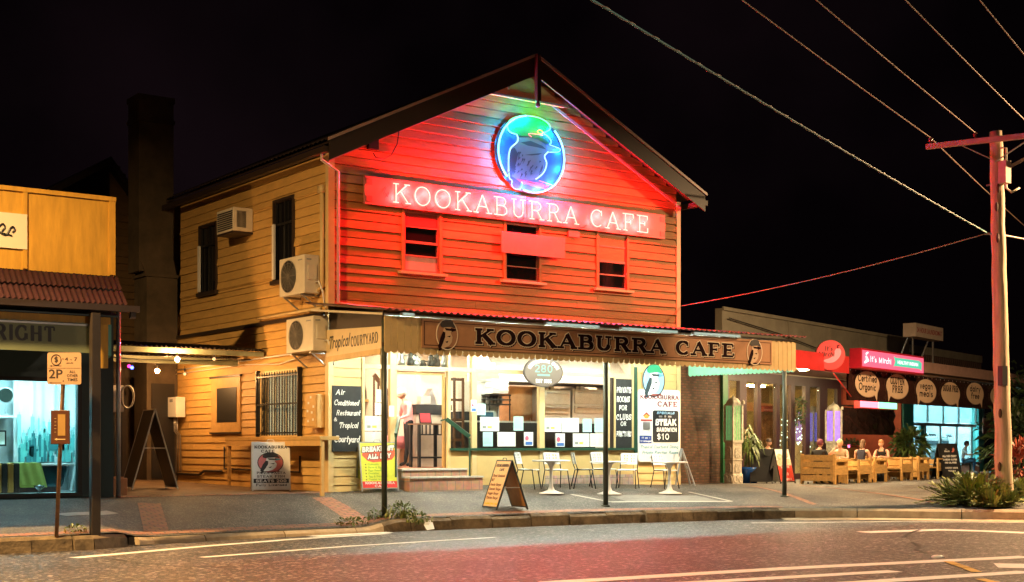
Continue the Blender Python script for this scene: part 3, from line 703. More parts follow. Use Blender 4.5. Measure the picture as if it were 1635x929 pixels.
for zz in (z0 + .04, (z0 + z1) / 2, z1 - .06): br.box(XL - .125, y0 - .1, zz - .016, XL - .095, y1 + .1, zz + .016)
for yy in (y0 - .1, y1 + .1): br.box(XL - .13, yy - .02, z0 - .06, XL - .02, yy + .02, z1 + .1)
br.build('security_bars', m_blackmetal, f)
MB().box(XL + .03, y0, z0, XL + .036, y1, z1).build('pane', m_glass, f)
cu = MB(); n = 60; cu.sheet([[(XL + .12 + .03 * math.sin(i * 1.1), y0 + (y1 - y0) * i / n, z) for i in range(n + 1)] for z in (z0 - .05, z1 + .05)]); cu.build('net_curtain', M('glowing net curtain', (.75, .78, .70), .9, emit=(.75, .95, .75), es=.38), f)  # room light behind the curtain put into its cloth as emission
# blocked hatch with a dark panel
Pa, Pb = onX(340, 646, XL), onX(386, 646, XL); za, zb = onX(362, 690, XL).z, onX(362, 603, XL).z
h = MB(); h.box(XL - .05, Pb.y, za, XL - .022, Pa.y, zb); hp = h.build('side_door', M('amber door paint', (.58, .36, .13), .5), cafe)
h = MB(); h.box(XL - .075, Pb.y - .05, zb, XL - .022, Pa.y + .05, zb + .05); h.box(XL - .075, Pb.y - .03, za - .04, XL - .022, Pa.y + .05, za); h.build('door_frame', m_dark, hp)
Pc, Pd_ = onX(350, 646, XL), onX(381, 646, XL); h = MB(); h.box(XL - .062, Pd_.y, onX(365, 674, XL).z, XL - .051, Pc.y, onX(365, 619, XL).z); h.build('dark_panel', m_black, hp)
# dark flashing between the storeys
MB().box(XL - .07, .12, 3.70, XL - .024, 8.6, 3.78).build('string_course', m_dark, cafe)
MB().tube([(XL - .09, .2, 3.86), (XL - .09, 3.2, 3.86)], .035, 8).build('conduit', m_trim, cafe, True)

# ------------------------------------------------------------------ shopfront
FX = lambda x: onY(x, 650).x
FLOOR = .48
V = {k: FX(k) for k in (524, 531, 577, 613, 622, 632, 714, 718, 752, 760, 860, 868, 966, 973, 980, 1010, 1015, 1083)}
siding(MB(), PF, V[531], V[577], -.05, 3.6, .19, proud=.018).build('shop_wall', m_shop, cafe)
siding(MB(), PF, V[1015], XR - .02, -.08, 3.6, .19, proud=.018).build('shop_wall', m_shop, cafe)
sf = MB()
sf.box(XL - .04, -.05, -.05, V[531] - .003, .1, 3.6)
for a, b in ((577, 581), (609, 614), (622, 632), (714, 718), (752, 760), (860, 868), (966, 972), (1010, 1015)): sf.box(FX(a), -.04, .0, FX(b), .06, 3.6)
sf.box(FX(1079), -.045, -.08, XR + .02, -.019, 3.6)
for a, b in ((581, 609), (614, 622), (632, 714), (718, 752), (760, 860), (868, 966), (972, 1010)): sf.box(FX(a), -.032, 2.62, FX(b), .05, 2.71)
sf.box(V[577], -.034, 3.22, V[1015], .052, 3.6)
sfo = sf.build('shopfront', m_trim, cafe)
sl = MB(); sl.box(FX(716), -.11, .86, FX(1010), .05, .915); sl.box(FX(614), -.10, .86, FX(623), .05, .915); sl.box(FX(1010.5), -.06, .80, FX(1015.5), -.041, 2.9); sl.build('sill', m_green, sfo)
for a, b in ((718.5, 751.5), (761, 859.5), (868.5, 965.5), (972.5, 1009.5), (581.5, 608.5), (614.5, 621.5)):
    pn = MB(); pn.box(FX(a), -.02, -.05, FX(b), .04, .858)
    pn.box(FX(a) + .04, -.034, .78, FX(b) - .04, -.021, .83); pn.build('lower_panel', m_shop, sfo)
MB().box(FX(868.5), -.05, .02, FX(1009), -.036, .27).build('tile_skirting', brickmat('skirting tile', (.58, .40, .30), (.50, .33, .25), (.3, .22, .18), .2, .2, .4, .008, (R(90), 0, 0)), sfo)
gl = MB()
for a, b, z0, z1 in ((581, 609, .9, 2.62), (581, 609, 2.71, 3.22), (632, 714, 2.71, 3.22), (718, 752, .915, 2.62), (718, 752, 2.71, 3.22), (760, 860, .915, 2.62), (760, 860, 2.71, 3.22), (868, 966, .915, 2.62), (868, 966, 2.71, 3.22), (972, 1010, 2.71, 3.22)):
    gl.box(FX(a), .012, z0, FX(b), .018, z1)
gl.build('shop_glass', m_glass, sfo)
MB().box(FX(972), -.01, .915, FX(1010), .03, 2.62).build('blind_panel', m_dark, sfo)
# steps
m_tile = brickmat('riser tile', (.48, .27, .17), (.36, .17, .11), (.25, .2, .17), .21, .21, .5, .01, (R(90), 0, 0))
st = MB(); xa, xb = FX(628), FX(744)
st.box(xa, -.66, -.1, xb, 0, .27); st.box(xa, -.34, .27, FX(732), -.0, FLOOR - .045); so = st.build('entry_steps', m_tile, cafe)
ns = MB(); ns.box(xa - .01, -.69, .27, xb + .01, -.34, .305); ns.box(xa - .01, -.37, FLOOR - .045, FX(732) + .01, .1, FLOOR - .01); ns.build('step_nosing', M('worn grey step edge', (.50, .47, .42), .7, var=.25, scale=14, bump=.3), so)
# handrails
hr = MB(); A = onY(713, 669, -.25); B = onY(750, 697, -.62); hr.bar(A, B, .06, .09); hr.bar((A.x, A.y, A.z), (A.x, -.03, A.z - .03), .03); hr.bar((B.x, B.y, B.z - .03), (B.x, B.y, .3), .03); hr.build('handrail', m_green, cafe)
hr = MB(); A = onY(637, 668, -.06); B = onY(632, 695, -.55); hr.bar(A, B, .06, .1); hr.bar((B.x, B.y, B.z), (B.x, B.y, .3), .03); hr.build('handrail', m_green, cafe)
# open timber door leaf with small panes, folded back inside the sidelight
dl = MB(); xa, xb = FX(720), FX(748)
for x in (xa, (xa + xb) / 2, xb): dl.box(x - .025, .2, FLOOR, x + .025, .24, 2.5)
for z in (FLOOR + .1, 1.1, 1.55, 2.0, 2.46): dl.box(xa + .025, .203, z - .03, (xa + xb) / 2 - .025, .237, z + .03); dl.box((xa + xb) / 2 + .025, .203, z - .03, xb - .025, .237, z + .03)
dl.build('entry_door', m_wood, cafe)
dl = MB(); dl.box(FX(714) - .06, .07, FLOOR, FX(714) - .012, .13, 2.6); dl.box(FX(632) + .01, .07, FLOOR, FX(632) + .07, .13, 2.6); dl.box(FX(632) + .07, .07, 2.53, FX(714) - .06, .13, 2.6); dl.build('door_frame', M('honey door timber', (.42, .24, .08), .45), cafe)

# ------------------------------------------------------------------ room behind the shopfront
m_room = M('room wall paint', (.74, .60, .46), .7, var=.05)
rm = MB(); x0, x1, y1 = .0, 9.5, 5.2
rm.box(x0 - .1, .06, FLOOR - .3, x0, y1, 3.4); rm.box(x1, .06, FLOOR - .3, x1 + .1, y1, 3.4); rm.box(x0, y1, FLOOR - .3, x1, y1 + .1, 3.4)
rm.build('room_wall', m_room, cafe)
MB().box(x0, .06, 3.36, x1, y1, 3.39).build('room_ceiling', M('ceiling white', (.78, .72, .62), .8), cafe)
MB().box(x0, .07, FLOOR - .3, x1, y1, FLOOR - .012).build('room_floor', M('terracotta floor', (.36, .15, .08), .5, var=.2), cafe)
MB().box(3.0, 1.7, FLOOR, 3.1, y1, 3.36).build('room_partition', m_room, cafe)
for cx in (1.6, 4.4, 6.3, 8.3):
    for cy in (1.0, 3.2): box(cx - .55, cy - .14, 3.325, cx + .55, cy + .14, 3.352).build('ceiling_light', E('cafe tube light', (1, .86, .66), E_CAFE), cafe)

# ------------------------------------------------------------------ awning over the footpath
AY, AXL, AXR = -3.0, -.67, 10.69
aw = MB(); n = 150; rws = []
for y, z in ((.0, 3.93), (AY - .16, 3.56)): rws.append([(AXL - .12 + (AXR - AXL + .34) * i / n, y, z + .018 * math.cos(i * math.pi)) for i in range(n + 1)])
rws.append([(x, y, z - .012) for x, y, z in rws[1]]); rws.append([(x, y, z - .012) for x, y, z in rws[0]])
aw.sheet(rws); awo = aw.build('awning', M('awning iron', (.24, .13, .12), .4, metal=.3, var=.25), cafe)
al = MB(); al.prism([(AXL, -.06, 3.80), (AXL, AY + .06, 3.50), (AXL, AY + .06, 3.46), (AXL, -.06, 3.76)], (AXR - AXL, 0, 0)); al.build('awning_lining', M('awning lining paint', (.62, .54, .40), .6), awo)
fb = MB(); nb = 38; w_ = (AXR - AXL) / nb
for i in range(nb):
    a = AXL + i * w_ + .006; b = AXL + (i + 1) * w_ - .006; c = (a + b) / 2
    for k, (p, q) in enumerate(((a, c - .004), (c + .004, b))):
        r_ = (q - p) / 2; m_ = (p + q) / 2
        arc = [(m_ + r_ * math.cos(R(180 + 180 * j / 8)), 2.80 + .065 * math.sin(R(180 + 180 * j / 8))) for j in range(9)]
        fb.flat(arc + [(q, 3.44), (p, 3.44)], AY, .02)
fb.build('fascia', M('fascia board paint', (.60, .43, .19), .5, var=.1), awo)
fl = MB(); fl.box(AXL - .03, AY + .004, 3.38, AXR, AY + .05, 3.45); fl.box(AXL - .02, AY + .004, 2.86, AXR, AY + .04, 2.94); fl.build('fascia_rail', m_dark, awo)
# right end valance, painted mint, running back to the wall
ev = MB(); nv = 26
for i in range(nv):
    t0, t1 = i / nv, (i + 1) / nv; A = Vector((AXR - .62 * t0, AY * (1 - t0), 0)); Bq = Vector((AXR - .62 * t1, AY * (1 - t1), 0)); d = Bq - A; L = d.length; d.normalize()
    pts = [A + d * (L / 2 * (1 - math.cos(R(180 * j / 8)))) + Vector((0, 0, 2.78 - .06 * math.sin(R(180 * j / 8)))) for j in range(9)] + [Bq + Vector((0, 0, 3.42)), A + Vector((0, 0, 3.42))]
    ev.prism(pts, (-.02, 0, 0))
ev.build('end_valance', m_mint, awo)
# left end: dark board above the courtyard sign
ep = MB(); ep.prism([(XL - .04, -.08, 3.38), (AXL, AY + .03, 3.20), (AXL, AY + .03, 3.53), (XL - .04, -.08, 3.80)], (.03, 0, 0)); ep.build('end_board', m_dark, awo)
# posts
for (x, y) in ((614.5, 822), (968, 816), (1253.5, 808)):
    X = onY(x, 760, AY + .03).x; zb = gz(X, AY + .03)
    p = MB(); p.tube([(X, AY + .05, zb - .05), (X, AY + .05, 3.44)], .055, 12); p.tube([(X, AY + .05, zb - .02), (X, AY + .05, zb + .03)], .10, 12); p.build('awning_post', M('post green black', (.05, .06, .045), .4, metal=.2, var=.3), awo, True)
# batten lights along the top of the fascia and under the lining
t = E('awning tube', (.90, 1.0, .86), E_AWNING)
for xc in (.6, 2.6, 4.6, 6.6, 8.6):
    b = MB().box(xc - .62, -2.06, 3.49, xc + .62, -1.94, 3.55).build('batten_light', m_white, awo); MB().tube([(xc - .58, -2.0, 3.468), (xc + .58, -2.0, 3.468)], .018, 8).build('tube', t, b, True)
for x0, x1, y in ((640, 660, 497), (870, 955, 517), (990, 1080, 524), (1105, 1180, 538)):
    A, B = onY(x0, y, AY - .05), onY(x1, y, AY - .05); b = MB().box(A.x, AY - .10, 3.452, B.x, AY - .01, 3.515).build('batten_light', m_white, awo); MB().box(A.x + .02, AY - .115, 3.462, B.x - .02, AY - .102, 3.507).build('tube', E('fascia tube', (.80, 1, .82), .5), b)
# ================================================================== neon signs on the front
def wallY(x0, y0, x1, y1, Y=0):
    """corner readings of an upright board on the front wall -> centre x, bottom z, width, height"""
    A, B = onY(x0, (y0 + y1) / 2, Y), onY(x1, (y0 + y1) / 2, Y); xm = (x0 + x1) / 2
    return (A.x + B.x) / 2, onY(xm, y1, Y).z, B.x - A.x, onY(xm, y0, Y).z - onY(xm, y1, Y).z
t_red = E('red neon', (1.0, .27, .20), 4.4); t_blue = E('ice blue neon', (.22, .72, 1.0), 2.6); t_white = E('white blue neon', (.42, .85, 1.0), 1.7)
t_green = E('green neon', (.18, 1.0, .35), 1.9); t_amber = E('amber neon', (1, .62, .12), 2.0); t_pink = E('pink neon', (1, .18, .28), 1.8)
def glow(parent, loc, watts, col, size=.05):
    l = bpy.data.lights.new('neon_light', 'POINT'); l.energy = watts; l.color = col; l.shadow_soft_size = size; o = bpy.data.objects.new('neon_light', l); COL.objects.link(o); o.location = loc; o.parent = parent
m_signred = M('faded sign board', (.62, .20, .18), .5, var=.08)
A0, A1, B0 = onY(578, 281), onY(1058, 345), onY(578, 326)
x0, x1, z0, z1 = A0.x, A1.x, (B0.z + .0), A0.z
ns_ = thing('neon_sign', 'long red neon sign spelling the cafe name across the gable', 'neon sign', ((x0 + x1) / 2, -.055, z0)); W, H = x1 - x0, z1 - z0
for s in (-1, 1): MB().box(min(0, s * W / 2) + .004, -.05, 0, max(0, s * W / 2) - .004, 0, H).build('board_panel', m_signred, ns_, bevel=.006)
lz = (onY(625, 318).z - z0) - .0; lh = .40
lx0 = onY(620, 308).x - (x0 + x1) / 2; lx1 = onY(918, 345).x - (x0 + x1) / 2; lx2 = onY(935, 355).x - (x0 + x1) / 2; lx3 = onY(1030, 360).x - (x0 + x1) / 2
bz = (H - lh) / 2
for tx, a, b in (('KOOKABURRA', lx0, lx1), ('CAFE', lx2, lx3)):
    cond = (b - a) / text_width(tx, lh, 1, .1)
    cx = a
    for ch in tx:
        mb = MB(); neon(mb, ch, cx, bz, lh, -.095, .0135, .13, cond); mb.build('neon_letter', t_red, ns_, True)
        lw_ = GL[ch][0] * cond * lh
        for k in (.25, .75): glow(ns_, (cx + lw_ * k, -.19, bz + lh * (.3 if k < .5 else .7)), E_RED / 28, (1, .014, .015))
        cx += (GL[ch][0] + .1) * cond * lh
for s in (-1, 1):
    for zz in (.06, H - .18):
        MB().box(s * (W / 2 - .11) - .07, -.062, zz, s * (W / 2 - .11) + .07, -.05, zz + .12).build('corner_plate', M('corner plate', (.35, .12, .10), .5), ns_)
cb = MB(); rnd = random.Random(2)
for i in range(12):
    xx = lx0 + (lx3 - lx0) * (i + .4) / 12; cb.tube([(xx, -.06, bz + .02), (xx + .06, -.075, bz - .05 - rnd.random() * .03), (xx + .16, -.075, bz - .06), (xx + .25, -.06, bz + .01)], .006, 5)
cb.tube([(lx0 - .12, -.06, bz + .3), (lx0 - .17, -.07, bz + .2), (lx0 - .1, -.07, bz + .1), (lx0 - .05, -.06, bz + .2)], .006, 5); cb.build('lead_wire', m_black, ns_)

cx, bz, W, H = wallY(786, 187, 896, 309)
nb = thing('neon_roundel', 'round neon sign of a kookaburra in a green cap above the cafe name', 'neon sign', (cx, -.10, bz + H / 2)); rx, rz = W / 2, H / 2
cm = dict(disc=M('roundel blue', (.015, .07, .22), .5, var=.05), ring=m_black, body=M('bird white', (.10, .15, .16), .6, var=.05), dark=M('bird ink', (.02, .04, .05), .6, var=0), cap=M('cap green', (.015, .12, .04), .5, var=.05), beak=M('beak blue', (.10, .20, .50), .5, var=0), branch=M('branch brown', (.28, .07, .06), .6, var=.1))
emblem(nb, 0, 0, rx, rz, 0, cm, True, 46)
def ntube(P, mat, r=.016, y=-.075):
    pts = [(u * rx, y, v * rz) for u, v in U(P)]
    MB().tube(pts, r, 6).build('neon_tube', mat, nb, True)
def arcp(a0, a1, n=30, cx=475, cz=490, ax=333, az=368): return [(cx + ax * math.cos(R(a0 + (a1 - a0) * i / n)), cz - az * math.sin(R(a0 + (a1 - a0) * i / n))) for i in range(n + 1)]
ntube(arcp(100, 222), t_blue, .023); ntube(arcp(46, -105), t_blue, .023)
def smooth(P, n=5):
    out = []
    for i in range(len(P) - 1):
        p0 = P[max(0, i - 1)]; p1 = P[i]; p2 = P[i + 1]; p3 = P[min(len(P) - 1, i + 2)]
        for k in range(n):
            t = k / n; out.append(tuple(.5 * ((2 * p1[j]) + (-p0[j] + p2[j]) * t + (2 * p0[j] - 5 * p1[j] + 4 * p2[j] - p3[j]) * t * t + (-p0[j] + 3 * p1[j] - 3 * p2[j] + p3[j]) * t ** 3) for j in range(len(p1))))
    return out + [P[-1]]
ntube(smooth([(325, 322), (265, 312), (236, 285), (234, 240), (262, 190), (330, 150), (430, 124), (540, 124), (620, 150), (660, 190), (655, 225), (600, 266), (630, 285), (665, 318), (672, 345), (655, 370)]), t_green)
ntube(smooth([(322, 322), (335, 360), (322, 400), (270, 452), (250, 500), (242, 580), (242, 690)]), t_white)
ntube(smooth([(642, 442), (605, 490), (625, 550), (615, 610), (580, 670), (515, 728)]), t_white)
ntube(smooth([(665, 372), (765, 396), (740, 430), (645, 445)]), t_white, .009)
ntube(smooth([(246, 700), (252, 755), (275, 772), (275, 820), (310, 850), (355, 842), (378, 795), (372, 770)]), t_white, .011)
ntube(smooth([(530, 262), (545, 244), (570, 244), (588, 262), (570, 276), (545, 275), (530, 262)]), t_amber, .010)
ntube(smooth([(588, 290), (520, 288), (460, 292), (442, 302), (470, 322)]), t_pink, .010)
ntube(smooth([(385, 776), (500, 786), (590, 800), (622, 825)]), t_pink, .007); ntube(smooth([(548, 736), (640, 752), (705, 768)]), t_pink, .007)

for k in range(12):
    a = R(15 + 30 * k)
    if not 60 < 15 + 30 * k < 100: glow(nb, (rx * .95 * math.cos(a), -.15, rz * .95 * math.sin(a)), E_BLUE / 11, (.004, .24, 1.0))
for u, v in ((-.5, .75), (.0, .95), (.42, .80)): glow(nb, (rx * u, -.15, rz * v), E_GREEN / 3, (.004, 1.0, .10))
glow(nb, (rx * .2, -.13, rz * .6), 3, (1, .4, .03)); glow(nb, (rx * .3, -.13, -rz * .75), 5, (1, .03, .10))
# blank sheet over the middle window
Pa, Pb = onY(798, 368, -.05), onY(899, 380, -.05); Pc = onY(798, 402, -.05)
bs = thing('blank_panel', 'blank rectangular board fixed over the top of the middle upper window', 'board', ((Pa.x + Pb.x) / 2, -.13, Pc.z - .02)); w = (Pb.x - Pa.x) / 2; h = Pa.z - Pc.z
MB().box(-w, 0, 0, w, .025, h).build('panel', M('weathered blank board', (.60, .26, .16), .6, var=.12, scale=3), bs, bevel=.004)
MB().box(-w + .1, .025, h * .3, w - .1, .10, h * .36).build('mounting_rail', m_dark, bs)
sp = onY(915, 374); tag(MB().box(sp.x - .17, -.05, sp.z - .07, sp.x + .17, -.024, sp.z + .09).build('name_plate', m_signred), 'small blank plate under the neon board right of the middle window', 'plate')

# ================================================================== signs of the awning
FYs = AY - .03
A0, A1, B0, B1 = onY(673, 508, FYs), onY(1232, 544, FYs), onY(673, 553, FYs), onY(1232, 584, FYs)
x0, x1 = A0.x, A1.x; z0, z1 = (B0.z + B1.z) / 2, (A0.z + A1.z) / 2
fs = thing('fascia_sign', 'long brown fascia sign with cafe name in slab letters between two bird emblems', 'sign', ((x0 + x1) / 2, AY - .022, z0)); W, H = x1 - x0, z1 - z0; cxs = (x0 + x1) / 2
MB().box(-W / 2, -.02, 0, W / 2, 0, H).build('board', M('brown sign paint', (.42, .20, .085), .5, var=.1), fs, bevel=.004)
m_lt = M('sign cream line', (.82, .68, .50), .5, var=.04); m_dk = M('sign maroon ink', (.018, .005, .006), .9, var=.1, spec=.1)
ln = MB()
for a, b, c, d in ((-W / 2 + .05, .05, W / 2 - .05, .062), (-W / 2 + .05, H - .062, W / 2 - .05, H - .05)): ln.box(a, -.023, b, c, -.02, d)
for xx in (-W / 2 + .05, W / 2 - .062): ln.box(xx, -.0232, .062, xx + .012, -.02, H - .062)
ln.build('border_line', m_dk, fs)
lx = [onY(x, 545, FYs).x - cxs for x in (757, 1061, 1078, 1172)]
lh = H * .56
for nm, mt, gr, dy, ox, oz in (('shadow_lettering', m_dk, .012, -.020, .028, -.022), ('outline_lettering', m_lt, .018, -.0245, 0, 0), ('lettering', m_dk, .0, -.029, 0, 0)):
    q = MB()
    for tx, a, b in (('KOOKABURRA', lx[0], lx[1]), ('CAFE', lx[2], lx[3])):
        letter(q, tx, a + ox, H * .22 + oz, lh, dy, .33, .15, .17, 1, .1, fit=b - a, t=.001, grow=gr)
    q.build(nm, mt, fs)
fm = dict(disc=M('sign emblem brown', (.36, .17, .08), .5, var=.05), ring=m_lt, body=M('sign bird cream', (.62, .42, .26), .5, var=.05), dark=m_dk, cap=M('sign cap black', (.02, .015, .015), .5, var=0), beak=m_dk, branch=m_dk)
emblem(fs, onY(713, 530, FYs).x - cxs, H * .49, .25, .30, -.02, fm); emblem(fs, onY(1204, 562, FYs).x - cxs, H * .49, .25, .30, -.02, fm)

# courtyard sign on the awning end
cs = thing('courtyard_sign', 'cream end sign of the awning lettered Tropical Courtyard with scalloped lower edge', 'sign', (XL - .09, -.1, 2.70), math.atan2(AY + .05 + .1, AXL + .02 - XL + .06)); Lc = math.hypot(AY + .15, AXL - XL + .08)
q = MB(); n = 16
for i in range(n):
    a, b = Lc * i / n, Lc * (i + 1) / n; m_ = (a + b) / 2; r_ = (b - a) / 2
    q.flat([(m_ + r_ * math.cos(R(180 + 180 * j / 6)), .035 + .035 * math.sin(R(180 + 180 * j / 6))) for j in range(7)] + [(b, .10), (a, .10)], -.02, .02)
q.box(0, -.04, .10, Lc, -.02, .12); sk = q.build('valance', M('sign valance', (.60, .40, .15), .5), cs)
q = MB(); q.prism([(0, -.02, .12), (Lc, -.02, .12), (Lc, -.02, .54), (0, -.02, .68)], (0, .02, 0)); q.build('board', M('sign cream board', (.72, .56, .32), .5, var=.05), cs)
q = MB(); letter(q, 'Tropical', .12, .27, .26, -.02, .13, fit=Lc * .40, slant=.28); letter(q, 'COURTYARD', Lc * .47, .24, .21, -.02, .17, .10, .09, fit=Lc * .48); q.build('lettering', m_black, cs)

# oval hanging sign
cx, bz, W, H = wallY(836, 570, 899, 618, -.5)
ov_ = thing('oval_sign', 'oval brown hanging sign with pale arched lettering behind the scalloped valance', 'sign', (cx, -.5, bz)); rx, rz = W / 2, H / 2
MB().flat(disc(0, rz, rx, rz), .03, .03).build('rim', m_dark, ov_)
MB().flat(disc(0, rz, rx * .94, rz * .93), 0, .006).build('face', M('oval sign face', (.12, .09, .07), .4, var=.05), ov_)
q = MB()
def arch(txt, r_, a0, a1, h, down=False):
    n = len(txt)
    for i, ch in enumerate(txt):
        a = a0 + (a1 - a0) * i / max(1, n - 1); tmp = MB(); letter(tmp, ch, 0, -h / 2, h, 0, .2, .13, .1, align='c', cond=.8); ang = R(a - 90 if not down else a + 90)
        for f_ in [0]:
            q.add([(v[0] * math.cos(ang) - v[2] * math.sin(ang) + rx * r_ * math.cos(R(a)), v[1] - .006, v[0] * math.sin(ang) + v[2] * math.cos(ang) + rz + rz * r_ * math.sin(R(a))) for v in tmp.v], tmp.f)
arch('KOOKABURRA CAFE', .76, 158, 22, .085); letter(q, 'EST 1885', 0, rz * .28, .085, -.006, .2, .13, .1, align='c', cond=.9)
q.build('lettering', m_chalk, ov_)
q = MB(); letter(q, '280', 0, rz * .98, .17, -.006, .14, .12, .06, align='c', cond=1.3); q.box(-.18, -.009, rz * .74, .18, -.006, rz * .86); q.build('number', M('oval sign green', (.12, .28, .24), .5), ov_)
q = MB()
for s in (-1, 1): q.tube([(s * .2, .01, H * .93), (s * .2, .01, 3.5 - bz)], .006, 5)
q.build('chain', m_blackmetal, ov_)

# chalkboards
def chalkboard(label, px, lines, frame=None, Y=-.05):
    cx, bz, W, H = wallY(*px, Y); t = thing('chalkboard', label, 'chalkboard', (cx, Y, bz), 0, 'chalkboards on the cafe front')
    MB().box(-W / 2, -.02, 0, W / 2, 0, H).build('board', m_chalkb, t)
    if frame:
        q = MB(); q.box(-W / 2 - .04, -.03, -.04, W / 2 + .04, .004, -.001); q.box(-W / 2 - .04, -.03, H + .001, W / 2 + .04, .004, H + .04); q.box(-W / 2 - .04, -.03, 0, -W / 2 - .001, .004, H); q.box(W / 2 + .001, -.03, 0, W / 2 + .04, .004, H); q.build('frame', frame, t)
    q = MB()
    for tx, u, v, h, f, sl in lines: letter(q, tx, -W / 2 + u * W, v * H, h * H, -.02, .13, fit=f * W, slant=sl, wob=.04, t=.003)
    q.build('chalk_lettering', m_chalk, t); return t
chalkboard('tall chalkboard on the left wall reading Air Conditioned Restaurant and Tropical Courtyard', (530, 616, 576, 721),
           [('Air', .1, .86, .085, .32, .2), ('Conditioned', .05, .70, .085, .86, .2), ('Restaurant', .12, .55, .085, .84, .2), ('&', .05, .46, .055, .1, .1), ('Tropical', .22, .36, .09, .66, .2), ('Courtyard', .05, .14, .105, .88, .2)])
chalkboard('framed chalkboard by the specials board reading Private Rooms for Clubs or Functions', (982, 605, 1008, 716),
           [('PRIVATE', .06, .80, .085, .88, .05), ('ROOMS', .06, .665, .085, .80, .05), ('FOR', .2, .55, .075, .5, .05), ('CLUBS', .04, .41, .085, .92, .05), ('OR', .3, .325, .065, .36, .05), ('FUNCTIONS', .05, .17, .08, .9, .05)], m_trim, -.045)

# specials board with the painted roundel on top
cx, bz, W, H = wallY(1018, 622, 1085, 737, -.07)
sb = thing('specials_board', 'tall white cafe board with a painted kookaburra roundel and a steak sandwich special', 'sign', (cx, -.07, bz))
def rrect(x0, z0, x1, z1, r): return [(x1 - r + r * math.cos(R(a)), z0 + r + r * math.sin(R(a))) for a in (-90, -60, -30, 0)] + [(x1 - r + r * math.cos(R(a)), z1 - r + r * math.sin(R(a))) for a in (0, 30, 60, 90)] + [(x0 + r + r * math.cos(R(a)), z1 - r + r * math.sin(R(a))) for a in (90, 120, 150, 180)] + [(x0 + r + r * math.cos(R(a)), z0 + r + r * math.sin(R(a))) for a in (180, 210, 240, 270)]
MB().flat(rrect(-W / 2, 0, W / 2, H, .08), 0, .025).build('board', m_whitep, sb)
em = dict(disc=M('emblem sky blue', (.30, .55, .82), .5, var=.03), ring=m_black, body=M('bird enamel white', (.80, .80, .78), .5, var=.03), dark=cm['dark'], cap=M('emblem cap green', (.02, .26, .13), .5, var=.03), beak=M('emblem beak', (.12, .30, .45), .5, var=0), branch=M('emblem branch', (.34, .08, .06), .6))
MB().flat(disc(-W * .14, H + .22, .36, .40), 0, .019).build('roundel_backing', m_whitep, sb)
emblem(sb, -W * .14, H + .22, .36, .40, -.025, em)
q = MB(); letter(q, 'KOOKABURRA', -W * .46, H * .865, H * .058, -.025, .28, .16, .13, fit=W * .92); letter(q, 'CAFE', -W * .05, H * .765, H * .072, -.025, .28, .16, .13, fit=W * .48); q.build('lettering', M('sign maroon', (.20, .02, .03), .5), sb)
MB().flat(rrect(-W * .16, H * .27, W * .45, H * .71, .05), -.025, .008).build('chalk_panel', m_chalkb, sb)
q = MB(); letter(q, 'STEAK', W * .15, H * .50, H * .095, -.033, .22, align='c', fit=W * .50); letter(q, 'SANDWICH', W * .17, H * .415, H * .06, -.033, .2, align='c', fit=W * .48); letter(q, '$10', W * .08, H * .305, H * .085, -.033, .16, align='c', fit=W * .30); q.build('chalk_lettering', m_chalk, sb)
q = MB(); letter(q, 'SPECIALS', W * .14, H * .66, H * .035, -.033, .22, align='c', fit=W * .42, slant=.2); q.build('specials_lettering', M('pale blue paint', (.35, .62, .85), .6), sb)
q = MB(); q.box(-W * .02, -.036, H * .615, W * .06, -.033, H * .64); q.box(W * .20, -.036, H * .615, W * .28, -.033, H * .64); q.flat(disc(W * .13, H * .63, .03, .03, 12), -.033, .004); q.build('ornament', m_galv, sb)
q = MB().box(-W * .47, -.03, H * .255, -W * .19, -.025, H * .36).build('hours_plate', M('royal blue', (.02, .06, .30), .5), sb)
k = MB(); letter(k, '11 am -', -W * .33, H * .318, H * .026, -.03, .22, align='c', fit=W * .20, slant=.2); letter(k, '12 Midnight', -W * .33, H * .272, H * .026, -.03, .2, align='c', fit=W * .26, slant=.15); k.build('lettering', m_chalk, q)
q = MB(); letter(q, 'Tropical Courtyard Dining', 0, H * .185, H * .042, -.025, .15, align='c', fit=W * .90, slant=.22); letter(q, 'Private Function Rooms', .02, H * .105, H * .045, -.025, .17, align='c', fit=W * .86, slant=.22); q.build('script_lettering', M('teal sign script', (.08, .30, .36), .5), sb)
q = MB(); letter(q, 'Enquire', -W * .12, H * .045, H * .028, -.025, .15, align='c', fit=W * .24, slant=.2); q.build('small_lettering', m_ink, sb)
q = MB(); q.flat(disc(-W * .31, H * .63, .085, .06, 20), -.025, .004); q.build('badge', M('badge yellow', (.65, .42, .08), .5), sb)
q = MB(); q.box(-W * .44, -.031, H * .56, -W * .18, -.025, H * .585); q.flat([(-W * .40, H * .63), (-W * .31, H * .685), (-W * .22, H * .63), (-W * .25, H * .63), (-W * .31, H * .66), (-W * .37, H * .63)], -.029, .003); q.build('badge_ribbon', M('badge red', (.42, .06, .04), .5), sb)
q = MB(); q.box(-W * .39, -.05, H * .45, -W * .24, -.025, H * .545); q.build('leaflet_box', m_galv, sb); 

